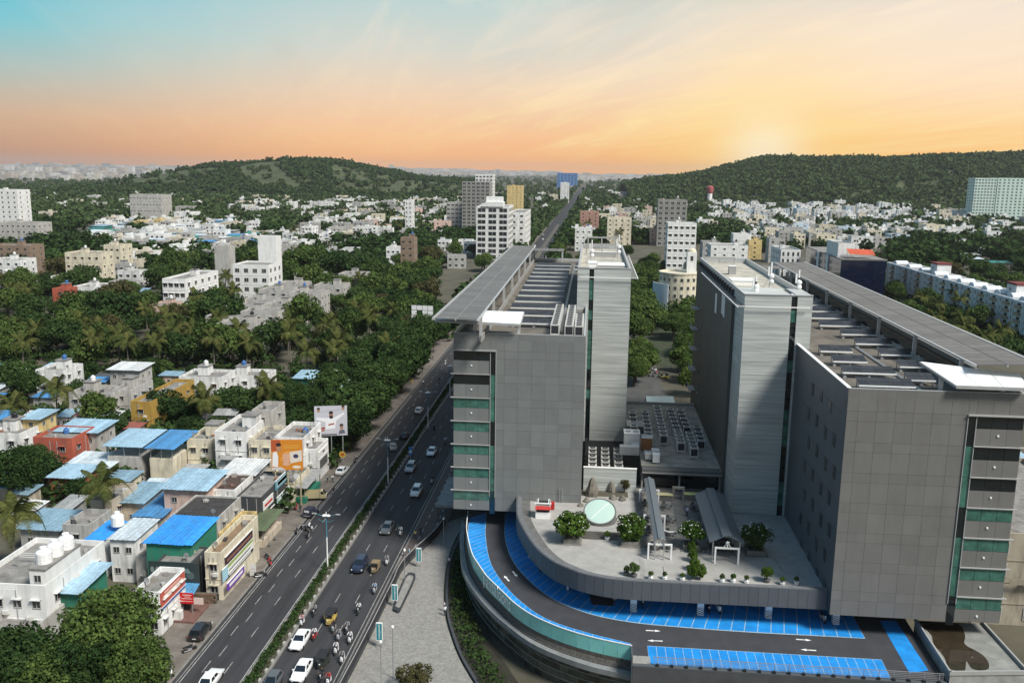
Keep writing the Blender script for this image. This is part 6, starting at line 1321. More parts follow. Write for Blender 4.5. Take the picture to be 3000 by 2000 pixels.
# keep the view of each building open: no distant tree right in front of it
import bisect
BLK = [(a[0] - 3, a[1] + 3, a[2] - (max(30, .09 * a[2]) if i_ < NFOOT else max(5, .012 * a[2])), a[3] + 2) for i_, a in enumerate(FOOTP) if a[2] > 330]
BA = np.array(BLK)
def openv(x, y):
    if -58 < x < -27 and y < 2600: return False
    return not np.any((BA[:, 0] < x) & (x < BA[:, 1]) & (BA[:, 2] < y) & (y < BA[:, 3]))
pts = []
def scatter(n, ub, vb, rb, p_keep=1.0):
    k = 0
    for _ in range(n * 6):
        if k >= n: break
        u, v = wr_.uniform(*ub), wr_.uniform(*vb); p = G(u, v, 0)
        if not openv(p.x, p.y) or not free(p.x, p.y, 4): continue
        pts.append((p.x, p.y, 0, wr_.uniform(*rb) * (.85 + min(.8, p.y / 3200)))); k += 1
scatter(1700, (-60, 1320), (640, 800), (4.5, 7.0)); scatter(1500, (-60, 1340), (575, 650), (4.5, 7.0)); scatter(1200, (-60, 1000), (528, 580), (3.6, 5.6))
scatter(500, (1320, 1720), (520, 720), (5, 7.5)); scatter(800, (1640, 2100), (530, 720), (5, 7.5)); scatter(500, (2080, 2660), (570, 740), (4.5, 6.5)); scatter(700, (2600, 3100), (570, 790), (5, 8)); scatter(500, (1980, 3100), (545, 590), (5, 8)); scatter(500, (700, 2000), (512, 545), (3.6, 5.6)); scatter(160, (1270, 1400), (640, 760), (4, 6))
for y in range(335, 2200, 8):
    for x in (-56.5, -26.5): pts.append((x + wr_.uniform(-1.8, 1.8) * (1 if y < 500 else .6), y + wr_.uniform(-4, 4), 0, wr_.uniform(4.5, 7.0)))
near = [p for p in pts if p[1] < 900]; farp = [p for p in pts if p[1] >= 900]
wood('distant_trees', near, LEAF_D, TPL2, .21); wood('distant_wood', farp, LEAF_H, TPL, .28)
for nm, Hh, n, patch in (('hill_wood', HL, 5200, True), ('hill_wood', HR, 6500, False)):
    hp = []; ny, nx_ = Hh.shape[:2]
    for _ in range(n):
        j = wr_.uniform(0, ny * .62); i = wr_.uniform(0, nx_ - 1.01); a = Hh[int(j), int(i)]; c = Hh[min(ny - 1, int(j) + 1), min(nx_ - 1, int(i) + 1)]; f = wr_.random(); p = a * (1 - f) + c * f
        if patch and .08 < j / ny < .40 and math.sin(p[0] * .011) + math.sin(p[0] * .027 + j * .35) > -.8 and wr_.random() < .9: continue
        hp.append((p[0], p[1], p[2] - 2, wr_.uniform(5.0, 9.5)))
    wood(nm, hp, LEAF_H)
# undergrowth between houses and trees: nobody could count it
ug = []
for _ in range(9000):
    if len(ug) > 3600: break
    u, v = wr_.choice(((wr_.uniform(-80, 1290), wr_.uniform(800, 1500)), (wr_.uniform(2540, 3080), wr_.uniform(740, 1050)), (wr_.uniform(-80, 1290), wr_.uniform(700, 900)))); p = G(u, v, 0)
    if free(p.x, p.y, 1.0): ug.append((p.x, p.y, -.4, wr_.uniform(1.4, 3.2)))
wood('undergrowth', ug, LEAF_D, TPL2, .17)
# ---- hedge in the median, bed planting
def leafbed(name, samples, size, mat, label=None, cat=None):
    rs = np.random.RandomState(4); P = np.array(samples); n = rs.normal(size=P.shape) * .8 + np.array([0, 0, .7]); n /= np.linalg.norm(n, axis=1)[:, None]
    o = bpy.data.objects.new(name, quads_mesh(name, cards(P, n, size, rs), [mat])); link(o); tag(o, label, cat, kind='stuff'); return o
rs = np.random.RandomState(8)
n = 15000; ys = 86 + (rs.rand(n) ** 1.6) * 340; xs = -41.85 + rs.normal(size=n) * .38; hh = (.75 + .25 * np.sin(ys * .9) + .2 * np.sin(ys * 2.3 + 1)) * np.clip(1 - ((xs + 41.85) / 1.1) ** 2, .15, 1)
leafbed('median_hedge', np.stack([np.clip(xs, -42.7, -40.95), ys, .25 + rs.uniform(.3, 1, n) * hh], 1), .15, LEAF_D)
smp = []
for p, q in zip(offset(BEDS, .9), offset(BEDS, 3.6)):
    for _ in range(60):
        f = rs.rand(); smp.append((p.x * (1 - f) + q.x * f + rs.normal() * .3, p.y * (1 - f) + q.y * f + rs.normal() * .3, .3 + rs.rand() * (.9 + .5 * math.sin(p.y * 1.7))))
leafbed('bed_shrubs', smp, .17, LEAF_D)
# ------------------------------------------------------------------ vehicles
CARP = pm('car_paint', (1, 1, 1), .28, .03, 1, objcol=True, coat=.6, spec=.5)
CGLASS = glass('car_glass', (.012, .016, .02), .05, .2, 1)
TYRE = pm('tyre', (.014, .014, .014), .9, .1, 3); RIM = pm('rim', (.42, .42, .43), .35, .05, 3, metal=.7)
LAMP = pm('lamp_glass', (.72, .72, .70), .15, .05, 3); TAIL = pm('tail_lamp', (.28, .012, .012), .3, .05, 3)
PLATE = pm('number_plate', (.62, .62, .58), .6, .05, 3)
def wheel(t, x, y, r, w=.2):
    b = MB(); b.lathe([(r * .6, -w / 2), (r * .95, -w / 2), (r, -w * .3), (r, w * .3), (r * .95, w / 2), (r * .6, w / 2)], 16); b.v = [(z, a, c) for a, c, z in b.v]; b.f = [f[::-1] for f in b.f]
    o = b.build('wheel', TYRE, t, world=False, smooth=True); o.location = (x, y, r)
    b = MB(); b.lathe([(.02, -w * .42), (r * .62, -w * .42), (r * .62, w * .42), (.02, w * .42)], 12); b.v = [(z, a, c) for a, c, z in b.v]; b.build('rim', RIM, o, world=False)
    return o
def ring8(y, w, zl, zh): return [(-w, y, zl + .12), (-w * .9, y, zl), (w * .9, y, zl), (w, y, zl + .12), (w, y, zh - .16), (w * .86, y, zh), (-w * .86, y, zh), (-w, y, zh - .16)]
def make_car(kind):
    t = bpy.data.objects.new('parked_car', None); link(t)
    if kind == 'sedan': st = [(-2.28, .70, .38, .86), (-2.16, .82, .27, .98), (-1.5, .88, .22, 1.02), (-.4, .90, .2, .98), (.9, .89, .2, .95), (1.7, .86, .24, .86), (2.12, .78, .28, .74), (2.26, .64, .38, .62)]; cab = (-1.85, 1.05, -1.22, .18, 1.46)
    elif kind == 'suv': st = [(-2.18, .74, .42, 1.02), (-2.08, .86, .3, 1.12), (-1.2, .91, .26, 1.14), (.2, .92, .25, 1.10), (1.1, .90, .26, 1.08), (1.75, .88, .28, 1.0), (2.10, .80, .34, .88), (2.2, .66, .42, .74)]; cab = (-2.08, 1.08, -1.80, .32, 1.72)
    else: st = [(-1.85, .70, .38, .92), (-1.76, .80, .26, 1.0), (-1.0, .84, .22, 1.02), (.2, .85, .2, .98), (.9, .84, .22, .96), (1.45, .80, .26, .86), (1.78, .66, .36, .68)]; cab = (-1.78, .95, -1.42, .15, 1.5)
    b = MB(); b.loft([ring8(*s) for s in st]); b.build('body', CARP, t, smooth=True, world=False)
    y0, y1, a0, a1, H = cab; zb = st[3][3] - .08; wb, wt = st[3][1] * .9, st[3][1] * .70
    B4 = [(-wb, y0), (wb, y0), (wb, y1), (-wb, y1)]; T4 = [(-wt, a0), (wt, a0), (wt, a1), (-wt, a1)]
    b = MB(); b.loft([[(x, y, zb) for x, y in B4], [(x, y, H - .05) for x, y in T4], [(x * .9, y * .96, H) for x, y in T4]]); b.build('cabin', CARP, t, world=False)
    P = lambda s, k: Vector(B4[k] + (zb,)).lerp(Vector(T4[k] + (H - .05,)), s)
    def pane(nm, k0, k1, s0, s1, f0, f1, off):
        q = [P(s0, k0).lerp(P(s0, k1), f0), P(s0, k0).lerp(P(s0, k1), f1), P(s1, k0).lerp(P(s1, k1), f1), P(s1, k0).lerp(P(s1, k1), f0)]
        n = (q[1] - q[0]).cross(q[3] - q[0]).normalized() * .015; b = MB(); b.quad(*[p + n for p in q]); b.build(nm, CGLASS, t, world=False)
    pane('windscreen', 2, 3, .12, .93, .06, .94, 1); pane('rear_window', 0, 1, .2, .92, .08, .92, 1)
    for k0, k1 in ((1, 2), (3, 0)): pane('side_window', k0, k1, .22, .92, .10, .48, 1); pane('side_window', k0, k1, .22, .92, .53, .90, 1)
    L0, L1 = st[0][0], st[-1][0]; w = st[2][1]; r = .31 if kind != 'suv' else .36
    for sx_ in (-1, 1):
        for yy in (L0 + .85, L1 - .85): wheel(t, sx_ * (w - .1), yy, r)
        b = MB(); b.box(sx_ * w * .78 - .16, L1 - .30, st[-2][3] - .22, sx_ * w * .78 + .14, L1 - .06, st[-2][3] - .06); b.build('headlight', LAMP, t, world=False)
        b = MB(); b.box(sx_ * w * .78 - .14, L0 + .02, st[1][3] - .34, sx_ * w * .78 + .12, L0 + .14, st[1][3] - .12); b.build('tail_light', TAIL, t, world=False)
        b = MB(); b.box(sx_ * (w + .02) - .09, y1 - .45, zb + .03, sx_ * (w + .02) + .09, y1 - .3, zb + .18); b.build('mirror', CARP, t, world=False)
    b = MB(); b.box(-.35, L1 - .02, .36, .35, L1 + .03, .48); b.build('grille', DARKM, t, world=False); b = MB(); b.box(-.24, L0 - .03, .62, .24, L0 + .02, .74); b.build('number_plate', PLATE, t, world=False)
    return t
PROTO = {}
def car(u, v, kind, col, ang, label, name='car', s=1.06, z=0.025):
    if kind not in PROTO: PROTO[kind] = o = make_car(kind)
    else: o = copy_tree(PROTO[kind])
    p = G(u, v, z); o.location = p; o.rotation_euler = (0, 0, ang); o.scale = (s, s, s); o.name = name
    for c in o.children:
        c.name = c.name.split('.')[0]
        if c.data.materials[0] == CARP: c.color = tuple(col) + (1,)
    return tag(o, label, 'car')
AW, TO = 0.0, math.pi                                  # away from the camera / towards it
W_, S_, GR, DK, NV = (.78, .79, .79), (.42, .44, .47), (.10, .105, .11), (.022, .023, .026), (.018, .024, .05)
for a in ((1003, 1385, 'sedan', W_, AW - .05, 'white saloon driving away in the left carriageway beside the shops'), (1228, 1208, 'hatch', W_, AW, 'white hatchback driving away far up the left carriageway'), (1186, 1282, 'hatch', DK, AW, 'dark hatchback in the shade of the street trees'), (618, 2000, 'sedan', W_, AW, 'white saloon cut by the bottom edge in the left carriageway'),
          (1265, 1330, 'sedan', W_, TO, 'white saloon coming towards us, farthest in the right carriageway'), (1203, 1378, 'suv', S_, TO, 'silver car hugging the hedge in the right carriageway'), (1220, 1448, 'suv', W_, TO, 'white tall car in the middle of the right carriageway'), (1135, 1555, 'sedan', GR, TO, 'dark grey saloon in the right carriageway beside a scooter'), (1055, 1665, 'suv', NV, TO, 'dark blue car beside the small goods rickshaw'), (880, 1885, 'sedan', W_, TO, 'white saloon beside the hedge, farther of the near pair'), (885, 1975, 'sedan', W_, TO, 'white saloon at the bottom edge, nearer of the pair'), (798, 2010, 'hatch', GR, TO, 'grey hatchback cut by the bottom edge beside the hedge'),
          (745, 1592, 'suv', GR, R(-62), 'dark grey car parked by the green canvas stall'), (588, 1860, 'suv', DK, AW + .05, 'black car parked at the left kerb below the brick wall'), (1150, 1315, 'hatch', S_, R(20), 'silver car parked under the dark street trees')): car(*a)
# cream mini truck and dark jeep by the stalls
def at_truck():
    t = thing('mini_truck', G(926, 1462, .14), 'cream mini truck parked across the footpath by the grey canopy', 'truck', rz=R(-78))
    C = (.52, .45, .26)
    b = MB(); b.loft([[(-.85, .9, .5), (.85, .9, .5), (.85, .9, 1.3), (-.85, .9, 1.3)], [(-.85, 1.9, .5), (.85, 1.9, .5), (.85, 1.9, 1.15), (-.85, 1.9, 1.15)], [(-.8, 2.1, .6), (.8, 2.1, .6), (.8, 2.1, 1.0), (-.8, 2.1, 1.0)]]); b.build('cab_base', CARP, t, world=False, color=C)
    b = MB(); b.loft([[(-.82, .9, 1.3), (.82, .9, 1.3), (.82, 1.95, 1.14), (-.82, 1.95, 1.14)], [(-.7, .95, 1.95), (.7, .95, 1.95), (.7, 1.35, 1.95), (-.7, 1.35, 1.95)]]); b.build('cab', CARP, t, world=False, color=C)
    b = MB(); b.quad((-.68, 1.90, 1.24), (.68, 1.90, 1.24), (.6, 1.42, 1.90), (-.6, 1.42, 1.90)); b.v = [(x, y + .04, z + .03) for x, y, z in b.v]; b.f = [f[::-1] for f in b.f]; b.build('windscreen', CGLASS, t, world=False)
    for s_ in (-1, 1): b = MB(); b.quad((s_ * .825, 1.0, 1.36), (s_ * .825, 1.75, 1.26), (s_ * .735, 1.35, 1.85), (s_ * .735, 1.0, 1.85)); b.build('side_window', CGLASS, t, world=False)
    b = MB(); b.box(-.9, -2.2, .55, .9, .82, .68); b.build('bed', CARP, t, world=False, color=C)
    for q in ((-.9, -2.2, -.84, .82), (.84, -2.2, .9, .82), (-.84, -2.2, .84, -2.14), (-.84, .76, .84, .82)): b = MB(); b.box(q[0], q[1], .68, q[2], q[3], 1.75); b.build('bed_side', CARP, t, world=False, color=C)
    for k in range(6): b = MB(); b.box(.9, -2.1 + k * .55, .7, .94, -2.02 + k * .55, 1.72); b.build('bed_rib', CARP, t, world=False, color=C)
    for x in (-.72, .72):
        for y in (-1.4, 1.35): wheel(t, x, y, .36)
    b = MB(); b.box(-.4, -2.0, .4, .4, 1.8, .55); b.build('chassis', DARKM, t, world=False)
at_truck()
def jeep():
    t = thing('jeep', G(912, 1510, .05), 'dark blue canvas topped jeep parked before the cream truck', 'jeep', rz=R(-12)); C = (.03, .035, .06)
    b = MB(); b.loft([ring8(y, w, .45, z) for y, w, z in ((-1.7, .78, 1.05), (-.2, .8, 1.05), (.5, .8, 1.05), (1.0, .7, 1.0), (1.8, .66, .95))]); b.build('body', CARP, t, world=False, color=C)
    b = MB(); b.loft([[(-.78, -1.68, 1.05), (.78, -1.68, 1.05), (.78, .5, 1.05), (-.78, .5, 1.05)], [(-.74, -1.62, 1.85), (.74, -1.62, 1.85), (.74, .25, 1.85), (-.74, .25, 1.85)]]); b.build('canopy', pm('jeep_canvas', (.03, .033, .055), .8, .1, 2), t, world=False)
    b = MB(); b.box(-.5, -1.71, 1.25, .5, -1.66, 1.65); b.build('rear_window', LAMP, t, world=False); b = MB(); b.box(-.62, -1.82, .5, .62, -1.72, .66); b.build('bumper', STEEL, t, world=False)
    for x in (-.7, .7):
        for y in (-1.1, 1.2): wheel(t, x, y, .38)
    for s_ in (-.5, .5): b = MB(); b.box(s_ - .1, 1.79, .7, s_ + .1, 1.84, .88); b.build('headlight', LAMP, t, world=False)
jeep()
def rickshaw(u, v, col, label, cargo=False, ang=TO):
    t = thing('auto_rickshaw', G(u, v, .03), label, 'auto rickshaw', rz=ang); t.scale = (1.05,) * 3
    b = MB(); b.loft([ring8(y, w, .32, z) for y, w, z in ((-1.3, .62, .95), (-1.1, .68, 1.0), (-.1, .68, .9), (.1, .66, .62), (.7, .5, .62), (.95, .38, 1.05), (1.25, .26, .95))]); b.build('body', CARP, t, world=False, smooth=True, color=col)
    if not cargo:
        b = MB(); b.loft([[(-.66, -1.28, 1.0), (.66, -1.28, 1.0), (.66, -.6, 1.0), (-.66, -.6, 1.0)], [(-.64, -1.15, 1.6), (.64, -1.15, 1.6), (.64, -.55, 1.6), (-.64, -.55, 1.6)]], cap=True); b.build('rear_hood', TYRE, t, world=False)
        rg = []
        for y, z in ((-1.25, 1.55), (-1.1, 1.68), (0, 1.74), (.7, 1.68), (.95, 1.58)): rg.append([(-.66, y, z - .12), (.66, y, z - .12), (.6, y, z), (-.6, y, z)])
        b = MB(); b.loft(rg); b.build('canopy', pm('rickshaw_canvas', (.02, .021, .024), .8, .1, 2), t, world=False)
        b = MB(); b.quad((-.5, .98, 1.06), (.5, .98, 1.06), (.55, .9, 1.5), (-.55, .9, 1.5)); b.f = [f[::-1] for f in b.f]; b.build('windscreen', CGLASS, t, world=False)
        for s_ in (-1, 1): b = MB(); b.box(s_ * .56 - .03, .88, .98, s_ * .56 + .03, .96, 1.6); b.build('pillar', CARP, t, world=False, color=col)
    else:
        b = MB(); b.box(-.62, -1.35, .85, .62, .05, 1.35); b.build('cargo_box', WALL, t, world=False, color=(.25, .18, .10)); b = MB(); b.box(-.5, .2, .6, .5, .7, 1.4); b.build('seat_back', TYRE, t, world=False)
    b = MB(); b.box(-.55, -.95, .7, .55, -.45, .85); b.build('seat', TYRE, t, world=False)
    for x, y in ((-.56, -.8), (.56, -.8), (0, 1.0)): wheel(t, x, y, .24, .13)
    b = MB(); b.lathe([(.1, 0), (.09, .05), (.02, .07)], 10); b.v = [(x, 1.24 + z, y + .85) for x, y, z in b.v]; b.build('headlight', LAMP, t, world=False)
rickshaw(968, 1822, (.42, .30, .08), 'black and yellow auto rickshaw in the right carriageway'); rickshaw(945, 1948, (.03, .035, .03), 'black hooded auto rickshaw beside the nearest white saloon'); rickshaw(1098, 1672, (.22, .16, .09), 'small open goods rickshaw beside the dark blue car', True); rickshaw(1945, 1108, (.40, .32, .05), 'auto rickshaw in the lane behind the centre block', False, R(70))
# ---- two-wheelers
def make_bike(kind):
    t = bpy.data.objects.new('scooter' if kind == 's' else 'motorcycle', None); link(t); r = .22 if kind == 's' else .29; wb = .62 if kind == 's' else .66
    wheel(t, 0, -wb, r, .1); wheel(t, 0, wb, r, .09)
    if kind == 's':
        b = MB(); b.loft([[(x * w, y, z) for x, z in ((-1, .3), (1, .3), (.8, zz), (-.8, zz))] for y, w, zz in ((-.85, .1, .7), (-.6, .2, .78), (-.15, .19, .72), (.0, .14, .4))]); b.build('body', CARP, t, world=False, smooth=True)
        b = MB(); b.box(-.17, -.02, .26, .17, .42, .34); b.build('footboard', DARKM, t, world=False)
        b = MB(); b.loft([[(-.19, .40, .3), (.19, .40, .3), (.14, .5, .3), (-.14, .5, .3)], [(-.21, .46, .65), (.21, .46, .65), (.12, .58, .65), (-.12, .58, .65)], [(-.1, .46, .98), (.1, .46, .98), (.08, .56, .98), (-.08, .56, .98)]]); b.build('front_shield', CARP, t, world=False)
        b = MB(); b.box(-.14, -.75, .76, .14, -.02, .86); b.build('seat', TYRE, t, world=False)
    else:
        b = MB(); b.loft([[(x * w, y, z) for x, z in ((-1, .55), (1, .55), (.6, zz), (-.6, zz))] for y, w, zz in ((-.2, .1, .8), (.05, .17, .92), (.35, .12, .88))]); b.build('tank', CARP, t, world=False, smooth=True)
        b = MB(); b.box(-.13, -.85, .72, .13, -.15, .83); b.build('seat', TYRE, t, world=False); b = MB(); b.box(-.16, -.25, .25, .16, .22, .56); b.build('engine', STEEL, t, world=False)
        b = MB(); b.tube([(0, wb, .29), (0, .45, .95)], .035, 6); b.build('fork', STEEL, t, world=False); b = MB(); b.tube([(.14, .0, .3), (.16, -.8, .34)], [.04, .055], 6); b.build('exhaust', STEEL, t, world=False)
    b = MB(); b.tube([(-.34, .36, 1.03), (0, .48, 1.0), (.34, .36, 1.03)], .025, 5); b.build('handlebar', DARKM, t, world=False)
    b = MB(); b.box(-.08, .52, .82, .08, .6, .96); b.build('headlight', LAMP, t, world=False)
    return t
def bike(u, v, kind, col, ang, label, z=.025, loc=None):
    k = 'bike' + kind
    if k not in PROTO: PROTO[k] = o = make_bike(kind)
    else: o = copy_tree(PROTO[k])
    o.location = loc or G(u, v, z); o.rotation_euler = (0, 0, ang); o.scale = (1.1,) * 3
    for c in o.children:
        if c.data.materials[0] == CARP: c.color = tuple(col) + (1,)
    return tag(o, label, 'scooter' if kind == 's' else 'motorcycle')
# ---- people: one continuous skinned body per pose
def person(loc, kind, shirt, ang, label, s=1.0, group=None):
    o = bpy.data.objects.new('person', POSE[kind]); link(o); o.location = loc; o.rotation_euler = (0, 0, ang); o.scale = (s, s, s); o.color = tuple(shirt) + (1,)
    return tag(o, label, 'person', group)
WS, LB_, PK, RD, BKS, GRY, YL, GN = (.72, .73, .74), (.35, .48, .62), (.55, .32, .34), (.42, .05, .05), (.03, .03, .035), (.30, .30, .31), (.6, .5, .2), (.1, .25, .14)
def rider(u, v, kind, col, shirt, ang, where, cols, z=.025):
    bike(u, v, kind, col, ang, '%s %s ridden %s' % (cols[0], 'scooter' if kind == 's' else 'motorcycle', where), z)
    p = G(u, v, z); person(p, 'ride', shirt, ang, 'rider in a %s top %s' % (cols[1], where), 1.06)
for a in ((1304, 1300, 'm', DK, WS, TO, 'beside the left wing wall far up the road', ('dark', 'white')), (1266, 1415, 's', W_, BKS, TO, 'right of the tall white car', ('white', 'black')), (1174, 1567, 's', W_, WS, TO, 'right of the dark grey saloon', ('white', 'white')), (1134, 1652, 's', W_, GRY, TO, 'near the curved fence, right of the goods rickshaw', ('white', 'grey')), (1098, 1735, 's', S_, LB_, TO, 'alone near the red cycle track', ('silver', 'pale blue')), (1052, 1795, 'm', DK, WS, TO, 'beyond the cluster of scooters, by the track', ('black', 'white')), (923, 1800, 'm', DK, GRY, TO, 'left of the yellow rickshaw', ('black', 'grey')), (885, 1830, 's', W_, PK, TO, 'squeezed against the hedge', ('white', 'pink')), (922, 1870, 's', RD, WS, TO, 'beside the farther white saloon', ('red', 'white')), (978, 1848, 's', GRY, BKS, TO, 'just right of the yellow rickshaw', ('grey', 'black')), (993, 1872, 's', S_, GRY, TO, 'at the centre of the scooter cluster', ('silver', 'grey')), (1018, 1850, 'm', GRY, GRY, TO, 'at the rear of the scooter cluster', ('grey', 'dark grey')), (1026, 1880, 's', W_, WS, TO, 'at the right of the scooter cluster', ('white', 'white shirted')), (985, 1912, 's', W_, WS, TO, 'leading the scooter cluster on the left', ('pale', 'white')), (1003, 1938, 's', W_, GRY, TO, 'leading the scooter cluster by the track', ('white', 'light grey')), (943, 1990, 'm', DK, BKS, TO, 'at the bottom edge beside the black rickshaw', ('black', 'dark')), (963, 2003, 's', W_, RD, TO, 'at the bottom edge near the track', ('white', 'dark red')),
          (905, 1572, 'm', GRY, BKS, AW, 'alone in the middle of the left carriageway', ('grey', 'black')), (1044, 1352, 'm', DK, GRY, AW, 'beside the far kerb near the round sign', ('black', 'faded grey')), (1288, 1120, 'm', DK, BKS, AW, 'far up the left carriageway', ('black', 'black')), (1272, 1258, 's', DK, GRY, AW, 'beside the hedge far up the road', ('dark', 'grey')), (1305, 1068, 's', W_, WS, AW, 'farthest up the left carriageway', ('white', 'white'))): rider(*a)
for a in ((910, 1548, 's', W_, .6, 'white scooter parked behind the jeep'), (782, 1637, 'm', DK, .7, 'dark motorcycle parked at the left kerb'), (792, 1652, 's', RD, .5, 'red scooter parked at the left kerb'), (764, 1690, 'm', DK, R(-60), 'black motorcycle parked before the white board'), (556, 1908, 'm', DK, R(-40), 'dark motorcycle with white box at the lower left kerb'), (490, 1985, 's', W_, R(-70), 'white scooter parked at the bottom of the left kerb'), (890, 1552, 'm', GRY, .9, 'grey motorcycle leaning by the jeep'), (870, 1560, 'm', DK, .3, 'black motorcycle left of the jeep'), (868, 1490, 's', RD, .3, 'red scooter beside the white statue board'), (615, 1722, 's', W_, R(50), 'pale blue white scooter beside the vendor tables')): bike(a[0], a[1], a[2], a[3], a[4], a[5], .14 if a[0] > 850 and a[1] < 1500 else .03)
for i, (u, v) in enumerate((c5(1125, 1100), c5(1690, 1150), c5(1780, 1150), c8(550, 1095))): bike(u, v, 's', (DK, DK, W_, GRY)[i], R(180 + i * 4), ('dark scooter parked right of the left striped column', 'dark scooter parked right of the middle striped column', 'second scooter right of the middle striped column', 'scooter parked beside the corner striped column')[i], ZD + .01)
for a in ((1217, 1578, 'walk', YL, .4, 'person in a mustard top walking on the cycle track'), (1233, 1568, 'walk', BKS, .4, 'person in black beside the mustard one'), (1184, 1628, 'stand', WS, 2, 'person in white standing by the curved fence'), (1198, 1630, 'stand', (.45, .6, .7), 2.2, 'person in pale blue by the curved fence'), (735, 1655, 'walk', WS, .3, 'person in a white shirt walking past the white board'), (632, 1705, 'stand', BKS, 1.5, 'vendor in dark clothes behind the white table'), (628, 1722, 'stand', WS, 1.2, 'person in white bending at the white table'), (960, 1412, 'stand', GRY, 1, 'grey dressed person on the footpath behind the white saloon'), (975, 1412, 'walk', WS, .5, 'person in white walking behind the white saloon'), (978, 1447, 'walk', BKS, .8, 'person in dark clothes in front of the truck'), (880, 1500, 'stand', BKS, 0, 'person in black between jeep and red scooter'), (1242, 1078, 'walk', BKS, 0, 'dark dressed walker on the far left footpath'), (1258, 1062, 'walk', WS, 0, 'white dressed walker on the far left footpath'), (1268, 1055, 'stand', BKS, 0, 'person with dark cap on the far left footpath'), (1240, 1128, 'walk', WS, 0, 'lone walker in white at the far kerb')): person(G(a[0], a[1], .14 if a[0] != 735 else .14), a[2], a[3], a[4], a[5])
for a in ((1316, 1658, 'stand', (.55, .55, .62), 1, 'guard in pale uniform beside the planted bed'), (1302, 1790, 'stand', WS, 2, 'farther of two people in white at the bed corner'), (1304, 1803, 'stand', WS, 1, 'nearer of two people in white at the bed corner')): person(G(a[0], a[1], .15), a[2], a[3], a[4], a[5])
person(G(*c7(1425, 925), ZD + .01), 'stand', PK, 0, 'person in a pink top standing on the blue deck under the terrace'); person(G(2012, 1512, ZTER), 'stand', (.3, .35, .5), 3, 'person in grey blue behind the rear terrace counter')
person(G(1966, 1085, .05), 'walk', WS, 1, 'person in white walking in the lane between the towers')

for i in range(9): bike(0, 0, 'sm'[i % 2], (DK, GRY, W_, RD)[i % 4], R(20 + i * 9), '%s parked two-wheeler from the left in the lane behind the centre block' % ORD[i], loc=G(1862 + i * 9, 1086 + (i % 3) * 9, .04))

for i in range(18):
    L = i % 2; y = 330 + i * 34 + (i * 29 % 17); x = (-49.5, -46.5)[i // 2 % 2] if L else (-37.8, -34.5)[i // 2 % 2]; u, v = (lambda c: (1500 + FPX * c.x / -c.z, 1000 - FPX * c.y / -c.z))(W2C.transposed() @ (Vector((x, y, .025)) - Vector((0, 0, CAM_H))))
    car(u, v, ('hatch', 'sedan', 'suv')[i % 3], (W_, DK, S_, W_, NV)[i % 5], AW if L else TO, '%s %s car counted outward on the far stretch of the %s carriageway' % (ORD[i // 2], ('white', 'black', 'silver', 'white', 'dark blue')[i % 5], 'left' if L else 'right'))
# ------------------------------------------------------------------ street furniture, hoardings, signs
POLEB = pm('lamp_blue', (.06, .22, .30), .5, .05, 2)
def lamp_post(u, v, h, label):
    t = thing('street_lamp', G(u, v, .25), label, 'street lamp', 'double arm lamps in the median')
    b = MB(); b.tube([(0, 0, 0), (0, 0, h * .62)], [.13, .10], 10); b.build('pole', WHITE, t, world=False); b = MB(); b.tube([(0, 0, h * .62), (0, 0, h)], [.10, .07], 10); b.build('upper_pole', POLEB, t, world=False)
    b = MB(); b.lathe([(.30, 0), (.30, .12), (.16, .35)], 10); b.build('base', CONC, t, world=False)
    for s_ in (-1, 1):
        b = MB(); b.tube([(0, 0, h - .2), (s_ * .7, 0, h + .15), (s_ * 1.7, 0, h + .45)], [.06, .05, .04], 6); a = b.build('arm', POLEB, t, world=False)
        b = MB(); b.box(s_ * 1.95 - .38, -.13, h + .40, s_ * 1.95 + .38, .13, h + .54); b.build('lantern', LEDGE, a, world=False)
        b = MB(); b.tube([(0, 0, h - .9), (s_ * .8, 0, h - .75), (s_ * 1.3, 0, h - .5)], .035, 5); b.build('scroll_arm', POLEB, t, world=False)
        b = MB(); b.lathe([(.05, h + .05), (.34, h + .12), (.36, h + .22), (.1, h + .4)], 10, c=(s_ * .35, 0)); b.build('petal', WHITE, t, world=False)
    b = MB(); b.lathe([(.12, h), (.12, h + .3), (.02, h + .9)], 8); b.build('finial', WHITE, t, world=False)
for a in ((960, 1668, 9.2, 'nearest street lamp with blue arms in the median hedge'), (1137, 1415, 9.2, 'second street lamp with blue arms in the median hedge'), (1254, 1255, 9.2, 'third street lamp standing beyond the white hatchback'), (1318, 1165, 9.2, 'farthest visible street lamp near the wing corner')): lamp_post(*a)
for (u, v, h, lb) in ((1117, 2010, 6, 'cream topped lamp post inside the curved fence at the bottom edge'), (1152, 1985, 7, 'grey post beside the cream topped lamp'), (1300, 1592, 4.5, 'thin lamp pole at the end of the curved fence'), (1186, 1700, 5, 'thin lamp pole in the fence beside the planter island')):
    t = thing('lamp_pole', G(u, v, .15), lb, 'lamp post'); b = MB(); b.tube([(0, 0, 0), (0, 0, h)], [.07, .05], 8); b.build('pole', STEEL, t, world=False); b = MB(); b.lathe([(.08, h), (.2, h + .1), (.2, h + .3), (.05, h + .42)], 10); b.build('lamp_head', WHITE, t, world=False)
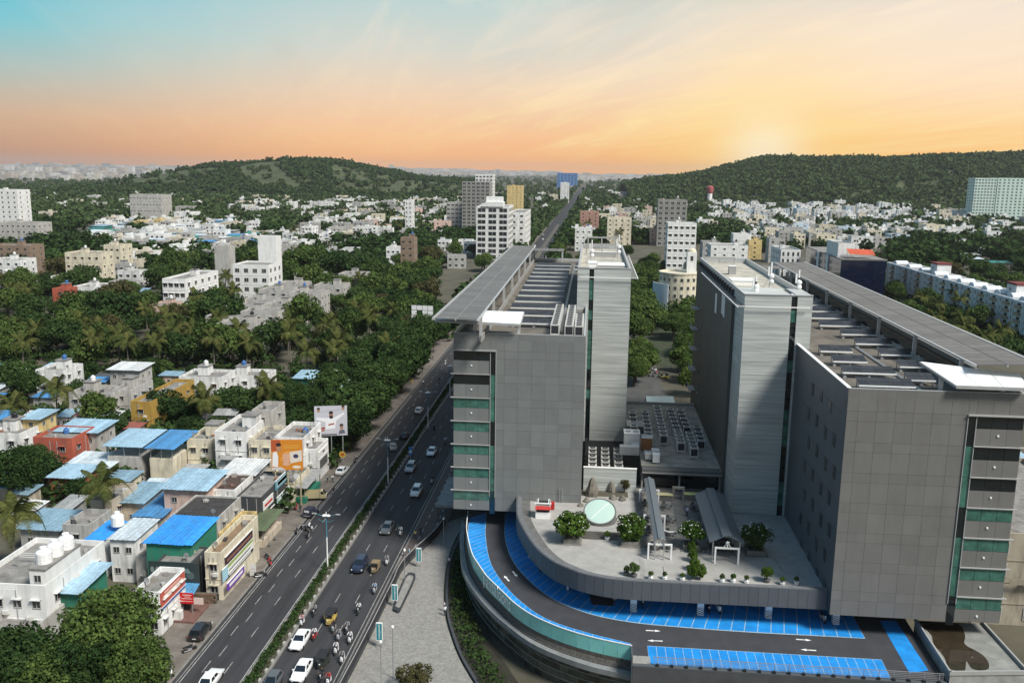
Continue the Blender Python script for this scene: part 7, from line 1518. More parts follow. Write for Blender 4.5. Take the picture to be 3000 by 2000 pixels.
# curved fence: low wall and steel bars
fn = thing('boundary_fence', fence_pts[6], 'curved dark boundary fence between footpath and forecourt', 'fence')
for a, c in zip(fence_pts, fence_pts[1:]):
    m = (a + c) / 2; rz = math.atan2(c.y - a.y, c.x - a.x); L_ = (c - a).length
    piece('fence_base', fn, (m.x, m.y, .3), (L_, .25, .6), pm('fence_stone', (.05, .052, .056), .8, .2, 1), rz=rz); piece('top_rail', fn, (m.x, m.y, 1.75), (L_, .10, .08), LEDGE, rz=rz)
    for k in range(3): p = a.lerp(c, (k + .5) / 3); piece('bar', fn, (p.x, p.y, 1.15), (.05, .05, 1.15), DARKM, rz=rz)
    piece('screen', fn, (m.x, m.y, 1.1), (L_ - .05, .02, .9), DARKM, rz=rz)
# teal pylon signs
def pylon(u, v, h, label, txt):
    t = thing('pylon_sign', G(u, v, .15), label, 'sign', 'teal pylon signs along the fence'); t.scale = (.72, .8, .8)
    b = MB(); b.box(-.62, -.12, h * .28, .62, .12, h); b.build('frame', WHITE, t, world=False); b = MB(); b.box(-.52, -.14, h * .31, .52, -.121, h * .97); b.build('face', pm('teal_face', (.01, .20, .23), .4, .04, 1), t, world=False)
    for s_ in (-.5, .5): b = MB(); b.box(s_ - .06, -.06, 0, s_ + .06, .06, h * .28); b.build('post', STEEL, t, world=False)
    if txt:
        me = TXT[txt]; o = bpy.data.objects.new('lettering', me); link(o, t); o.rotation_euler = (R(90), R(90), 0); o.rotation_euler = Matrix(((0, 1, 0), (0, 0, -1), (-1, 0, 0))).to_euler(); o.location = (-.12, -.15, h * .64)
pylon(1227, 1660, 4.2, 'teal pylon sign farthest up the curved fence', 'pantaloons'); pylon(1157, 1775, 4.4, 'teal pylon sign beside the planter island', 'pantaloons'); pylon(1112, 1895, 4.6, 'teal pylon sign nearest along the fence', 'pantaloons')
# planter island on the forecourt
pi_ = [G(u, v, .15) for u, v in ((1152, 1790), (1160, 1760), (1190, 1690), (1212, 1684), (1215, 1700), (1180, 1775), (1168, 1795))]
isl = thing('planter_island', pi_[3], 'long low planter island with dark rounded kerb on the forecourt', 'planter'); b = MB(); q = spline(pi_ + pi_[:1], 5)[:-1]; b.prism([(p.x, p.y) for p in q], 0.15, .55)
c_ = sum(((p.x, p.y) for p in q), ()); mx = sum(p.x for p in q) / len(q); my = sum(p.y for p in q) / len(q)
b.build('kerb', pm('island_kerb', (.035, .04, .045), .6, .1, 1), isl); b = MB(); b.prism([(mx + (p.x - mx) * .72, my + (p.y - my) * .84) for p in q], .55, .6); b.build('paving', COB, isl)
# entrance canopy slab at the wing's foot
p = G(1275, 1480, 3.4); ec = thing('porch_slab', (p.x + 2, p.y, 0), 'flat grey porch roof at the street foot of the left wing', 'porch'); b = MB(); b.box(p.x, p.y, 3.0, LBX0 - .1, p.y + 16, 3.4); b.build('roof', CONC, ec)
for k in range(3): b = MB(); b.box(p.x + .3, p.y + .4 + k * 7, 0, p.x + .6, p.y + .7 + k * 7, 3.0); b.build('post', CONCD, ec)
# ---- hoardings
def board(name, tl, tr_, bl, y, label, cat='hoarding', thick=.25, back=True):
    """board with its face towards the camera side, corners from its own place at distance y"""
    A, B, C = GY(*bl, y), GY(*tr_, y), GY(*tl, y); w_, h_ = (B - C).length, (C - A).length
    t = thing(name, (A.x, y, A.z), label, cat, rz=0); return t, w_, h_
def hoard(u0, u1, v0, v1, h_top, label, rz, legs):
    """u0..u1 x v0..v1: face; h_top: height of its top edge"""
    A = G(u0, v0, h_top); y = A.y; w_ = abs(GY(u1, v0, y).x - A.x) / max(.3, math.cos(rz)); h_ = A.z - GY(u0, v1, y).z
    t = thing('hoarding', (A.x, y, 0), label, 'hoarding', rz=rz); return t, w_, h_top - h_, h_
def flat(t, name, pts, y, mat, color=None):
    b = MB(); b.add([(x, y, z) for x, z in pts], [tuple(range(len(pts)))]); o = b.build(name, mat, t, world=False)
    if color: o.color = tuple(color) + (1,)
    return o
def disc(cx, cz, rx, rz_, n=18): return [(cx + rx * math.cos(2 * math.pi * k / n), cz + rz_ * math.sin(2 * math.pi * k / n)) for k in range(n)]
# orange advert: man in white, stacked rolls, cup, logo
t, w, zb, h = hoard(793, 881, 1288, 1376, 13.5, 'orange advert hoarding with a man in white on a yellow scaffold', R(8), 1)
b = MB(); b.box(0, 0, zb, w, .2, zb + h); b.build('panel', PAINT, t, world=False, color=(.60, .22, .02)); X = lambda f: f * w; Z = lambda f: zb + f * h
flat(t, 'print_corner', [(X(0), Z(.62)), (X(.32), Z(.66)), (X(.30), Z(1)), (X(0), Z(1))], -.01, PAINT, (.42, .09, .03)); flat(t, 'print_glow', [(X(.25), Z(.3)), (X(.98), Z(.42)), (X(.98), Z(.6)), (X(.45), Z(.62))], -.012, PAINT, (.70, .30, .05))
flat(t, 'print_box', [(X(.60), Z(.22)), (X(.98), Z(.3)), (X(.97), Z(.66)), (X(.58), Z(.6))], -.014, PAINT, (.66, .60, .52)); flat(t, 'print_disc', disc(X(.78), Z(.46), w * .085, h * .07), -.018, PAINT, (.05, .04, .10))
flat(t, 'print_shirt', [(X(.02), Z(.12)), (X(.2), Z(.1)), (X(.22), Z(.45)), (X(.17), Z(.62)), (X(.05), Z(.58))], -.014, PAINT, (.74, .74, .74)); flat(t, 'print_face', disc(X(.24), Z(.72), w * .075, h * .11), -.016, PAINT, (.42, .22, .13)); flat(t, 'print_hair', disc(X(.24), Z(.84), w * .085, h * .06), -.02, PAINT, (.02, .018, .016))
for k in range(4): flat(t, 'print_roll', disc(X(.47), Z(.20 + k * .10), w * .12, h * .058), -.015 - k * .001, PAINT, (.62, .36, .24))
flat(t, 'print_base', [(X(0), Z(0)), (X(.45), Z(0)), (X(.3), Z(.1)), (X(0), Z(.08))], -.013, PAINT, (.55, .52, .5)); flat(t, 'print_logo', disc(X(.80), Z(.1), w * .14, h * .05), -.016, PAINT, (.72, .66, .55))
for k in range(3): flat(t, 'print_line', [(X(.4), Z(.80 - k * .045)), (X(.9), Z(.82 - k * .045)), (X(.9), Z(.835 - k * .045)), (X(.4), Z(.815 - k * .045))], -.015, PAINT, (.72, .42, .08))
for f in (.1, .5, .9): b = MB(); b.box(X(f) - .12, .21, 0, X(f) + .12, .4, zb + h - .2); b.build('leg', pm('scaffold', (.40, .36, .22), .7, .2, 1), t, world=False)
for zz in (.25, .6, .9): b = MB(); b.box(0, .41, zb * zz, w, .5, zb * zz + .15); b.build('brace', _M['scaffold'], t, world=False)
# white banner with greeting figure
t, w, zb, h = hoard(920, 1010, 1190, 1277, 13.0, 'white printed banner hoarding with a man raising his arms', R(14), 1)
b = MB(); b.box(0, 0, zb, w, .12, zb + h); b.build('panel', PAINT, t, world=False, color=(.50, .50, .55)); X = lambda f: f * w; Z = lambda f: zb + f * h
flat(t, 'print_body', [(X(.32), Z(.22)), (X(.62), Z(.24)), (X(.66), Z(.5)), (X(.92), Z(.72)), (X(.9), Z(.78)), (X(.58), Z(.60)), (X(.42), Z(.6)), (X(.06), Z(.62)), (X(.06), Z(.55)), (X(.34), Z(.46))], -.01, PAINT, (.76, .76, .78))
flat(t, 'print_face', disc(X(.51), Z(.68), w * .062, h * .095), -.012, PAINT, (.36, .19, .12)); flat(t, 'print_beard', disc(X(.51), Z(.625), w * .06, h * .055), -.014, PAINT, (.03, .02, .02)); flat(t, 'print_hair', disc(X(.51), Z(.775), w * .068, h * .05), -.016, PAINT, (.03, .02, .02))
for cx, cz, s_ in ((.13, .86, 1.0), (.88, .92, 1.0), (.82, .28, 1.2)):
    flat(t, 'print_face', disc(X(cx), Z(cz), w * .045 * s_, h * .07 * s_), -.011, PAINT, (.36, .2, .13)); flat(t, 'print_hair', disc(X(cx), Z(cz + .06 * s_), w * .05 * s_, h * .035 * s_), -.013, PAINT, (.03, .025, .02))
flat(t, 'print_shoulder', [(X(.72), Z(.04)), (X(.93), Z(.07)), (X(.9), Z(.2)), (X(.76), Z(.18))], -.0105, PAINT, (.12, .12, .15))
for (a, c, d_, e) in ((.06, .20, .32, .06), (.08, .13, .30, .05), (.42, .34, .60, .05)): flat(t, 'print_title', [(X(a), Z(c)), (X(d_), Z(c + .04)), (X(d_), Z(c + .04 + e)), (X(a), Z(c + e))], -.015, PAINT, (.33, .07, .04))
flat(t, 'print_footer', [(X(.03), Z(.02)), (X(.68), Z(.02)), (X(.68), Z(.06)), (X(.03), Z(.06))], -.015, PAINT, (.05, .05, .06)); flat(t, 'print_rule', [(X(.2), Z(.8)), (X(.8), Z(.86)), (X(.8), Z(.875)), (X(.2), Z(.815))], -.011, PAINT, (.3, .31, .34))
for f in (.15, .5, .85): b = MB(); b.box(X(f) - .1, .13, 0, X(f) + .1, .3, zb + h - .2); b.build('leg', STEEL, t, world=False)
# bare steel hoarding with white sheets by the canopy
t, w, zb, h = hoard(1205, 1270, 893, 965, 17, 'bare steel hoarding frame with white sheets behind the canopy edge', R(-6), 1); nx_, nz_ = 4, 5
for i in range(nx_):
    for j in range(nz_):
        if i == 1 and j < 4: continue
        b = MB(); b.box(w * (i + .04) / nx_, 0, zb + h * (j + .05) / nz_, w * (i + .96) / nx_, .08, zb + h * (j + .95) / nz_); b.build('sheet', WHITE, t, world=False)
for i in range(nx_ + 1): b = MB(); b.box(w * i / nx_ - .08, .1, 0, w * i / nx_ + .08, .26, zb + h); b.build('upright', DARKM, t, world=False)
for j in range(nz_ + 1): b = MB(); b.box(0, .27, zb + h * j / nz_ - .06, w, .36, zb + h * j / nz_ + .06); b.build('cross_bar', DARKM, t, world=False)
t, w, zb, h = hoard(1150, 1173, 1030, 1078, 9, 'blue grey slatted hoarding among the street trees', R(-4), 1); b = MB(); b.box(0, 0, zb, w, .1, zb + h); b.build('panel', PAINT, t, world=False, color=(.30, .40, .48))
for k in range(4): flat(t, 'slat', [(0, zb + h * (.22 * k + .1)), (w, zb + h * (.22 * k + .1)), (w, zb + h * (.22 * k + .16)), (0, zb + h * (.22 * k + .16))], -.01, PAINT, (.10, .15, .2))
b = MB(); b.box(w / 2 - .1, .12, 0, w / 2 + .1, .3, zb + .4); b.build('leg', STEEL, t, world=False)
t, w, zb, h = hoard(1182, 1206, 1053, 1078, 8, 'small orange board on a yellow post by the street trees', R(35), 1); b = MB(); b.box(0, 0, zb, w, .15, zb + h); b.build('panel', PAINT, t, world=False, color=(.58, .28, .06)); b = MB(); b.box(w - .3, .16, 0, w, .4, zb + h); b.build('leg', PAINT, t, world=False, color=(.45, .3, .04))
# ---- shop signs (street faces look towards +x)
def sign_x(parent_box, y0, y1, z0, z1, col, label, bars=(), name='shop_sign', x=None):
    xx = (parent_box if x is None else x) + .06; t = thing(name, (xx, (y0 + y1) / 2, z0), label, 'sign'); MB().box(xx, y0, z0, xx + .12, y1, z1).build('board', PAINT, t, color=col); MB().box(xx - .02, y0 - .06, z1, xx + .16, y1 + .06, z1 + .07).build('top_frame', WHITE, t)
    for (a, c, d_, e, cl_) in bars: MB().box(xx + .121, y0 + (y1 - y0) * a, z0 + (z1 - z0) * c, xx + .135, y0 + (y1 - y0) * d_, z0 + (z1 - z0) * e).build('print', PAINT, t, color=cl_)
def fx(t): return t.location.x + max(v.co.x for v in [c for c in t.children if c.name.startswith('wall')][0].data.vertices)
def fy(t): return t.location.y + min(v.co.y for v in [c for c in t.children if c.name.startswith('wall')][0].data.vertices)
WPR = (.74, .74, .72)
x = fx(n10); y = fy(n10); sign_x(x, y + .2, y + 7.6, 4.2, 6.4, (.48, .10, .07), 'red shop sign with white script above the tall windows', ((.1, .3, .9, .62, (.74, .66, .6)), (.15, .72, .8, .84, (.7, .45, .4)))); sign_x(x, y + .2, y + 7.6, 3.75, 4.1, (.05, .12, .35), 'blue strip board under the red shop sign')
x = fx(n12); y = fy(n12); sign_x(x, y + 1, y + 12, 5.2, 6.6, (.05, .03, .035), 'dark maroon sign board along the beige shop block', ((.05, .3, .95, .6, (.25, .12, .10)),)); sign_x(x, y + 1, y + 12, 4.5, 5.1, (.32, .40, .14), 'lime green strip sign on the beige shop block'); sign_x(x, y + 1, y + 12, 3.6, 4.4, WPR, 'long white sign board on the beige shop block', ((.1, .35, .9, .6, (.1, .1, .1)),)); sign_x(x, y + 1, y + 12, 2.9, 3.5, (.03, .03, .03), 'black sign with white letters on the beige shop block', ((.1, .3, .9, .7, WPR),)); sign_x(x + .8, y - .5, y + 6, 1.9, 3.1, (.16, .04, .38), 'purple sign with white marks over the lower shop', ((.1, .3, .9, .7, WPR),)); sign_x(x + .1, y - .4, y + 1.5, 3.2, 5.2, (.35, .58, .66), 'pale cyan board at the corner of the beige shop block')
x = fx(n19b); y = fy(n19b); sign_x(x, y + .4, y + 5.4, 3.6, 5.2, WPR, 'white sign with red band on the black corner shop', ((.1, .3, .9, .6, (.5, .03, .03)),)); sign_x(x, y + .2, y + 6, 1.9, 2.7, (.04, .04, .045), 'black sign strip with pink print low on the corner shop', ((.1, .2, .6, .7, (.6, .4, .4)),)); sign_x(x + .1, y + 6.6, y + 13.5, 5.2, 7.0, (.10, .30, .38), 'blue green sign with dark letters high above the corner shop', ((.08, .2, .92, .8, (.45, .60, .64)), (.14, .3, .86, .7, (.02, .08, .12)))); sign_x(x + .6, y + 5.8, y + 14.5, 3.0, 4.1, (.30, .46, .46), 'long pale teal sign band above the teal shop front', ((.06, .3, .94, .65, (.72, .74, .72)),))
x = fx(n17); y = fy(n17); sign_x(x, y + .6, y + 7, 2.2, 4.8, (.66, .66, .64), 'white framed panel on the street face of the white end building', ((.08, .12, .92, .85, (.10, .10, .10)),)); sign_x(x, y + .6, y + 7, 5.2, 6.3, WPR, 'white name board near the top of the white end building', ((.4, .3, .62, .7, (.06, .06, .08)),))
# mural front with awning
x0m_, x1m_ = n11.location.x - 3.9, n11.location.x + 3.9; y = fy(n11); t = thing('mural_board', (n11.location.x, y, 3.6), 'dark mural board with a painted motorcycle over the blue awning', 'mural'); MB().box(x0m_, y - .15, 3.5, x1m_, y - .02, 6.6).build('board', PAINT, t, color=(.035, .05, .05))
for i in range(3): b = MB(); b.add([(x0m_ + .6 + i * .8 + a, y - .16, 5.3 + c) for a, c in disc(0, 0, .3, .5, 12)], [tuple(range(12))]); b.build('painted_shape', PAINT, t, color=(.22, .26, .24))
for (cx, cz, r_) in ((1.2, 4.6, .62), (2.9, 4.6, .62)): b = MB(); b.add([(n11.location.x - .3 + cx + a, y - .16, cz + c) for a, c in disc(0, 0, r_, r_, 14)], [tuple(range(14))]); b.build('painted_wheel', PAINT, t, color=(.10, .13, .13))
b = MB(); b.add([(n11.location.x + 1.0, y - .165, 4.9), (n11.location.x + 2.7, y - .165, 5.0), (n11.location.x + 2.3, y - .165, 5.7), (n11.location.x + 1.4, y - .165, 5.6)], [(0, 1, 2, 3)]); b.build('painted_body', PAINT, t, color=(.16, .24, .24))
aw = thing('shop_awning', (n11.location.x, y - 1.2, 0), 'blue corrugated awning under the mural board', 'awning'); sheets(aw, (-4, -1.4, 2.7), (4, -1.4, 2.7), (4, 1.0, 3.4), (-4, 1.0, 3.4), 9, (.08, .27, .48)); 
for px in (-3.8, 3.8): piece('post', aw, (px, -1.2, 1.35), (.1, .1, 2.7), STEEL, world=False)
# red board on the brick wall
p = G(505, 1762, 0); t = thing('brick_wall', (p.x + 2, p.y, 0), 'low rough brown wall below the red notice board', 'wall')
for r_ in range(4):
    for k in range(9): piece('stone', t, (p.x - 1.5 + k * .95 + (r_ % 2) * .45, p.y, .25 + r_ * .42), (.9, .5, .38), pm('rough_stone', (.16, .11, .075), .95, .3, 2, rnd=.25))
MB().box(p.x - 2, p.y + .1, 0, p.x + 7, p.y + .3, 1.7).build('core', CONCD, t)
A = G(507, 1740, 3.4); t = thing('notice_board', (A.x, A.y + .3, 1.7), 'bright red notice board with white lines on the brown wall', 'sign'); w = G(566, 1740, 3.4).x - A.x; MB().box(A.x, A.y + .25, 1.9, A.x + w, A.y + .35, 3.6).build('board', PAINT, t, color=(.50, .012, .016))
for (a, c, d_, e) in ((.05, .72, .2, .86), (.45, .78, .92, .84), (.55, .62, .85, .67), (.05, .45, .3, .52), (.35, .45, .95, .5), (.08, .25, .3, .31), (.35, .22, .95, .26)): MB().box(A.x + w * a, A.y + .235, 1.9 + 1.7 * c, A.x + w * d_, A.y + .249, 1.9 + 1.7 * e).build('print', PAINT, t, color=(.70, .58, .52))
MB().box(A.x + w + .05, A.y + .25, 1.9, A.x + w + 1.5, A.y + .35, 2.9).build('side_board', PAINT, t, color=(.62, .5, .46))
for f in (.1, .9): MB().box(A.x + w * f - .05, A.y + .36, 0, A.x + w * f + .05, A.y + .46, 3.5).build('post', STEEL, t)
# small boards, tables, round sign on the footpath
def aboard(u, v, w_, h_, col, rz, label, z=.13, bars=True):
    t = thing('street_board', G(u, v, z), label, 'sign', rz=rz); b = MB(); b.box(-w_ / 2, -.04, .3, w_ / 2, .04, .3 + h_); b.build('board', PAINT, t, world=False, color=col)
    for s_ in (-1, 1): b = MB(); b.box(s_ * w_ * .42 - .04, .045, 0, s_ * w_ * .42 + .04, .12, h_ + .2); b.build('leg', STEEL, t, world=False)
    if bars:
        for k in range(3): flat(t, 'print', [(-w_ * .38, .45 + h_ * .25 * k), (w_ * .38, .45 + h_ * .25 * k), (w_ * .38, .52 + h_ * .25 * k), (-w_ * .38, .52 + h_ * .25 * k)], -.045, PAINT, (.2, .18, .17))
aboard(742, 1690, 1.0, 1.9, (.5, .5, .48), R(20), 'tall white notice board at the kerb beside the black motorcycle'); aboard(629, 1680, 1.6, 1.3, (.56, .46, .40), 0, 'pinkish menu board by the vendor tables'); aboard(655, 1660, 2.4, 1.0, (.58, .56, .54), R(5), 'wide white painted board behind the pinkish menu board'); aboard(676, 1658, .9, 1.2, (.42, .17, .07), 0, 'rust orange board beside the cloth awning', bars=False); aboard(652, 1748, .9, 1.5, (.60, .54, .50), R(35), 'white board with red mark standing on the red paving'); aboard(838, 1490, 1.2, 2.0, (.6, .6, .58), R(10), 'white cut-out board beside the green canvas stall'); aboard(866, 1465, .8, 1.6, (.62, .62, .6), 0, 'small white board behind the red scooter'); aboard(875, 1437, 1.1, .9, (.25, .4, .36), 0, 'green and white board under the grey canopy', 1.2); aboard(870, 1410, 1.2, 1.2, (.68, .68, .68), 0, 'square white board with blue mark on the grey canopy', 3.5, False)
t = thing('round_sign', G(1004, 1358, .13), 'round yellow sign with red centre at the far kerb', 'sign'); b = MB(); b.add([(x_, -.05, z_ + 2.2) for x_, z_ in disc(0, 0, .75, .75)], [tuple(range(18))]); b.build('disc', PAINT, t, world=False, color=(.62, .42, .06)); b = MB(); b.add([(x_, -.06, z_ + 2.2) for x_, z_ in disc(0, 0, .42, .42)], [tuple(range(18))]); b.build('centre', PAINT, t, world=False, color=(.45, .12, .04)); b = MB(); b.tube([(0, 0, 0), (0, 0, 2.9)], .05, 6); b.build('post', STEEL, t, world=False)
t = thing('blue_sign', G(1203, 1362, .3), 'blue and white median sign post beside the silver car', 'sign'); b = MB(); b.box(-.4, -.05, 2.4, .4, .05, 4.2); b.build('panel', PAINT, t, world=False, color=(.05, .2, .5)); b = MB(); b.box(-.3, -.06, 2.9, .3, -.051, 3.4); b.build('print', WHITE, t, world=False); b = MB(); b.tube([(0, .06, 0), (0, .06, 4.2)], .05, 6); b.build('post', STEEL, t, world=False)
def vendor(u, v, col, rz, label):
    t = thing('vendor_table', G(u, v, .13), label, 'table', rz=rz); b = MB(); b.box(-1.1, -.6, .8, 1.1, .6, .86); b.build('tabletop', PAINT, t, world=False, color=col)
    for px in (-1, 1):
        for py in (-.5, .5): b = MB(); b.box(px - .04, py - .04, 0, px + .04, py + .04, .8); b.build('leg', STEEL, t, world=False)
vendor(628, 1712, (.55, .56, .50), R(25), 'white vendor table on the footpath'); vendor(610, 1706, (.10, .08, .07), R(10), 'dark vendor table behind the white one'); vendor(682, 1668, (.12, .34, .55), 0, 'blue covered table by the menu board')
# kiosk plinth with pink floor by the kerb
p = G(520, 1800, 0); t = thing('entrance_plinth', (p.x, p.y, 0), 'low pinkish plinth with small white gate block by the black car', 'plinth'); MB().box(p.x - 3.2, p.y - 2.5, .13, p.x + 3.6, p.y + 3, .4).build('floor', pm('pink_floor', (.16, .085, .07), .9, .2, 1), t); MB().box(p.x + .4, p.y - 2.2, .4, p.x + 1.6, p.y - 1.4, 1.7).build('gate_block', WALL, t, color=CW['white']); MB().box(p.x - .4, p.y + 1, .4, p.x + 1.4, p.y + 2.2, 1.9).build('dark_box', BLACK, t)
for k, (u, v) in enumerate(((700, 1618), (712, 1622), (724, 1618), (735, 1625), (806, 1582), (790, 1600))): t = thing('pot_plant', G(u, v, .13), '%s small dark pot along the shop kerb from the left' % ORD[k], 'pot', 'small pots on the kerb'); b = MB(); b.lathe([(.2, 0), (.26, .4), (.22, .45), (.03, .8)], 8); b.build('pot', CONCD, t, world=False)
t = thing('barricade', G(712, 1612, .13), 'yellow steel barricade beside the parked grey car', 'barricade')
for s_ in (-1, 0, 1): b = MB(); b.box(s_ * .8 - .05, -.05, 0, s_ * .8 + .05, .05, 1.1); b.build('post', PAINT, t, world=False, color=(.45, .40, .04))
for z in (.4, .75, 1.05): b = MB(); b.box(-.85, -.07, z, .85, -.051, z + .12); b.build('bar', PAINT, t, world=False, color=(.5, .45, .05))
# ------------------------------------------------------------------ terrace furniture
FR_W = pm('frame_white', (.76, .76, .75), .5, .05, 1)
def portal(ul, ur, vt, vb_l, vb_r, label, truss=True):
    a, c = G(*c5(ul, vb_l), ZTER), G(*c5(ur, vb_r), ZTER); y = (a.y + c.y) / 2; top_ = GY(*c5(ul, vt), y).z
    t = thing('portal_frame', ((a.x + c.x) / 2, y, ZTER), label, 'frame', 'white portal frames on the terrace'); r = .11
    for x in (a.x, c.x): MB().box(x - r, y - r, ZTER, x + r, y + r, top_ - r).build('leg', FR_W, t)
    MB().box(a.x - r, y - r, top_ - r, c.x + r, y + r, top_ + r).build('beam', FR_W, t)
    if truss:
        m = (a.x + c.x) / 2; b = MB(); b.tube([(m - .5, y, top_ + .1), (m - .1, y, top_ + .7)], .05, 5); b.build('strut', FR_W, t); b = MB(); b.tube([(m + .5, y, top_ + .1), (m + .1, y, top_ + .7)], .05, 5); b.build('strut', FR_W, t); b = MB(); b.tube([(m, y, top_ + .1), (m, y, top_ + 1.0)], .1, 6); b.tube([(m - .25, y - .2, top_ + .85), (m + .25, y - .2, top_ + .95)], .09, 6); b.build('king_post', FR_W, t)
    return (a.x + c.x) / 2, y, top_
f1 = portal(1172, 1368, 565, 695, 700, 'front white portal frame of the narrow canopy'); f2 = portal(1135, 1312, 318, 435, 445, 'middle white portal frame of the narrow canopy', False); f3 = portal(1097, 1262, 98, 195, 215, 'rear white portal frame of the narrow canopy', False)
g1 = portal(1747, 1945, 598, 735, 740, 'white portal frame at the front of the wide grey canopy')
CANV = pm('canopy_fabric', (.125, .145, .16), .6, .05, 1)
def gable(label, xm, y0, y1, z, hw, rise, dx=0.0):
    t = thing('gable_canopy', (xm, y0, z), label, 'canopy', 'grey gable canopies'); 
    for s_ in (-1, 1):
        n = 6
        for k in range(n):
            ya, yb = y0 + (y1 - y0) * k / n, y0 + (y1 - y0) * (k + 1) / n; q = [(xm, ya, z + rise), (xm + s_ * hw, ya, z), (xm + s_ * hw, yb - .02, z), (xm, yb - .02, z + rise)]
            b = MB(); b.quad(*(q if s_ < 0 else q[::-1])); b.quad(*[(a, c, d - .04) for a, c, d in (q[::-1] if s_ < 0 else q)]); b.build('fabric_bay', CANV, t)
        MB().box(xm + s_ * hw - .06, y0, z - .1, xm + s_ * hw + .06, y1, z - .005).build('eave_beam', CLADD, t)
    MB().box(xm - hw * .28, y0 + .02, z + rise * .80, xm + hw * .28, y1, z + rise * 1.03).build('ridge_cap', CANV, t)
    for k in range(4):
        y = y0 + (y1 - y0) * k / 3
        for s_ in (-1, 1): MB().box(xm + s_ * hw * .8 - .07, y - .07 + (.2 if k == 0 else -.2 if k == 3 else 0), ZTER, xm + s_ * hw * .8 + .07, y + .07 + (.2 if k == 0 else -.2 if k == 3 else 0), z + rise * .18).build('post', STEEL, t)
    return t
ya = g1[1] + .6; ybk = G(*c5(1690, 95), 15.2).y
gable('wide grey gable canopy over the dining area', g1[0], ya, ybk, 14.3, 2.3, 1.1)
gable('narrow grey strip canopy on white frames', (f1[0] + f3[0]) / 2, f1[1] - .4, f3[1] + 3, 14.45, .78, .35)
# dining sets
TT = pm('table_slate', (.07, .075, .078), .6, .15, 2)
def dining():
    t = bpy.data.objects.new('dining_table', None); link(t); b = MB(); b.box(-.55, -.45, .7, .55, .45, .75); b.build('tabletop', TT, t, world=False)
    for x in (-.48, .48):
        for y in (-.38, .38): b = MB(); b.box(x - .03, y - .03, 0, x + .03, y + .03, .7); b.build('leg', STEEL, t, world=False)
    return t
def chair():
    t = bpy.data.objects.new('terrace_chair', None); link(t); b = MB(); b.box(-.24, -.24, .42, .24, .24, .46); b.build('seat', TT, t, world=False); b = MB(); b.box(-.24, .2, .46, .24, .24, .9); b.build('backrest', TT, t, world=False)
    for x in (-.21, .21):
        for y in (-.21, .21): b = MB(); b.box(x - .02, y - .02, 0, x + .02, y + .02, .42); b.build('leg', STEEL, t, world=False)
    return t
D0, C0 = dining(), chair(); dn = [0, 0]
spots = [((1145, 245), 'rear left'), ((1310, 265), 'rear right'), ((1160, 380), 'second left'), ((1345, 385), 'second right'), ((1180, 480), 'third left'), ((1345, 500), 'third right'), ((1210, 620), 'front left under the portal'), ((1350, 615), 'front right under the portal'), ((1560, 270), 'beside the path behind the shrub'), ((1720, 640), 'front left under the wide canopy'), ((1905, 640), 'front right under the wide canopy'), ((1790, 560), 'inside the wide canopy')]
for (xy, nm) in spots:
    p = G(*c5(*xy), ZTER + .016); o = D0 if not dn[0] else copy_tree(D0); dn[0] = 1; o.location = p; tag(o, 'slate dining table %s of the terrace' % nm, 'table', 'terrace dining tables')
    for k, (dx, dy, rz, w_) in enumerate(((0, .85, 0, 'behind'), (0, -.85, math.pi, 'in front of'), (-.95, 0, math.pi / 2, 'left of'), (.95, 0, -math.pi / 2, 'right of'))):
        o = C0 if not dn[1] else copy_tree(C0); dn[1] = 1; o.location = p + Vector((dx, dy, 0)); o.rotation_euler = (0, 0, rz); tag(o, 'dark terrace chair %s the %s table' % (w_, nm), 'chair', 'terrace chairs')
# skylight, planters, shrubs
p = G(*c5(755, 395), 11.9); t = thing('skylight', (p.x, p.y + 2.2, ZTER), 'large round white skylight tilted towards the terrace front', 'skylight'); Rr = 2.55; tl = R(30)
def tilt_ring(r, off, n=36): return [(r * math.cos(2 * math.pi * k / n), r * math.sin(2 * math.pi * k / n) * math.cos(tl) - off * math.sin(tl), .25 + (Rr + r * math.sin(2 * math.pi * k / n)) * math.sin(tl) + off * math.cos(tl)) for k in range(n)]
b = MB(); b.loft([[(x_, y_, 0) for x_, y_, z_ in tilt_ring(Rr, 0)], tilt_ring(Rr, 0), tilt_ring(Rr, .16), tilt_ring(Rr - .2, .16)], cap=False); b.build('kerb', CONCD, t, world=False)
b = MB(); b.loft([tilt_ring(Rr - .2, .12), tilt_ring(Rr - .6, .2), tilt_ring(1.2, .27), tilt_ring(.05, .29)]); b.build('dome', pm('opal_glass', (.42, .56, .50), .25, .03, 1), t, world=False, smooth=True)
a_, c_ = tilt_ring(Rr - .4, .25)[5], tilt_ring(Rr - .4, .25)[23]; b = MB(); b.tube([a_, (0, -.31 * math.sin(tl), .25 + Rr * math.sin(tl) + .31 * math.cos(tl)), c_], .04, 5); b.build('seam', WHITE, t, world=False)
MB().box(p.x - 3.2, p.y - 5.0, ZTER + .005, p.x + 3.4, p.y - 2.0, ZTER + .03).build('dark_apron', pm('apron', (.075, .07, .06), .9, .3, 1), ter)
PLW = pm('planter_stone', (.20, .195, .175), .9, .25, 1, stain=.4)
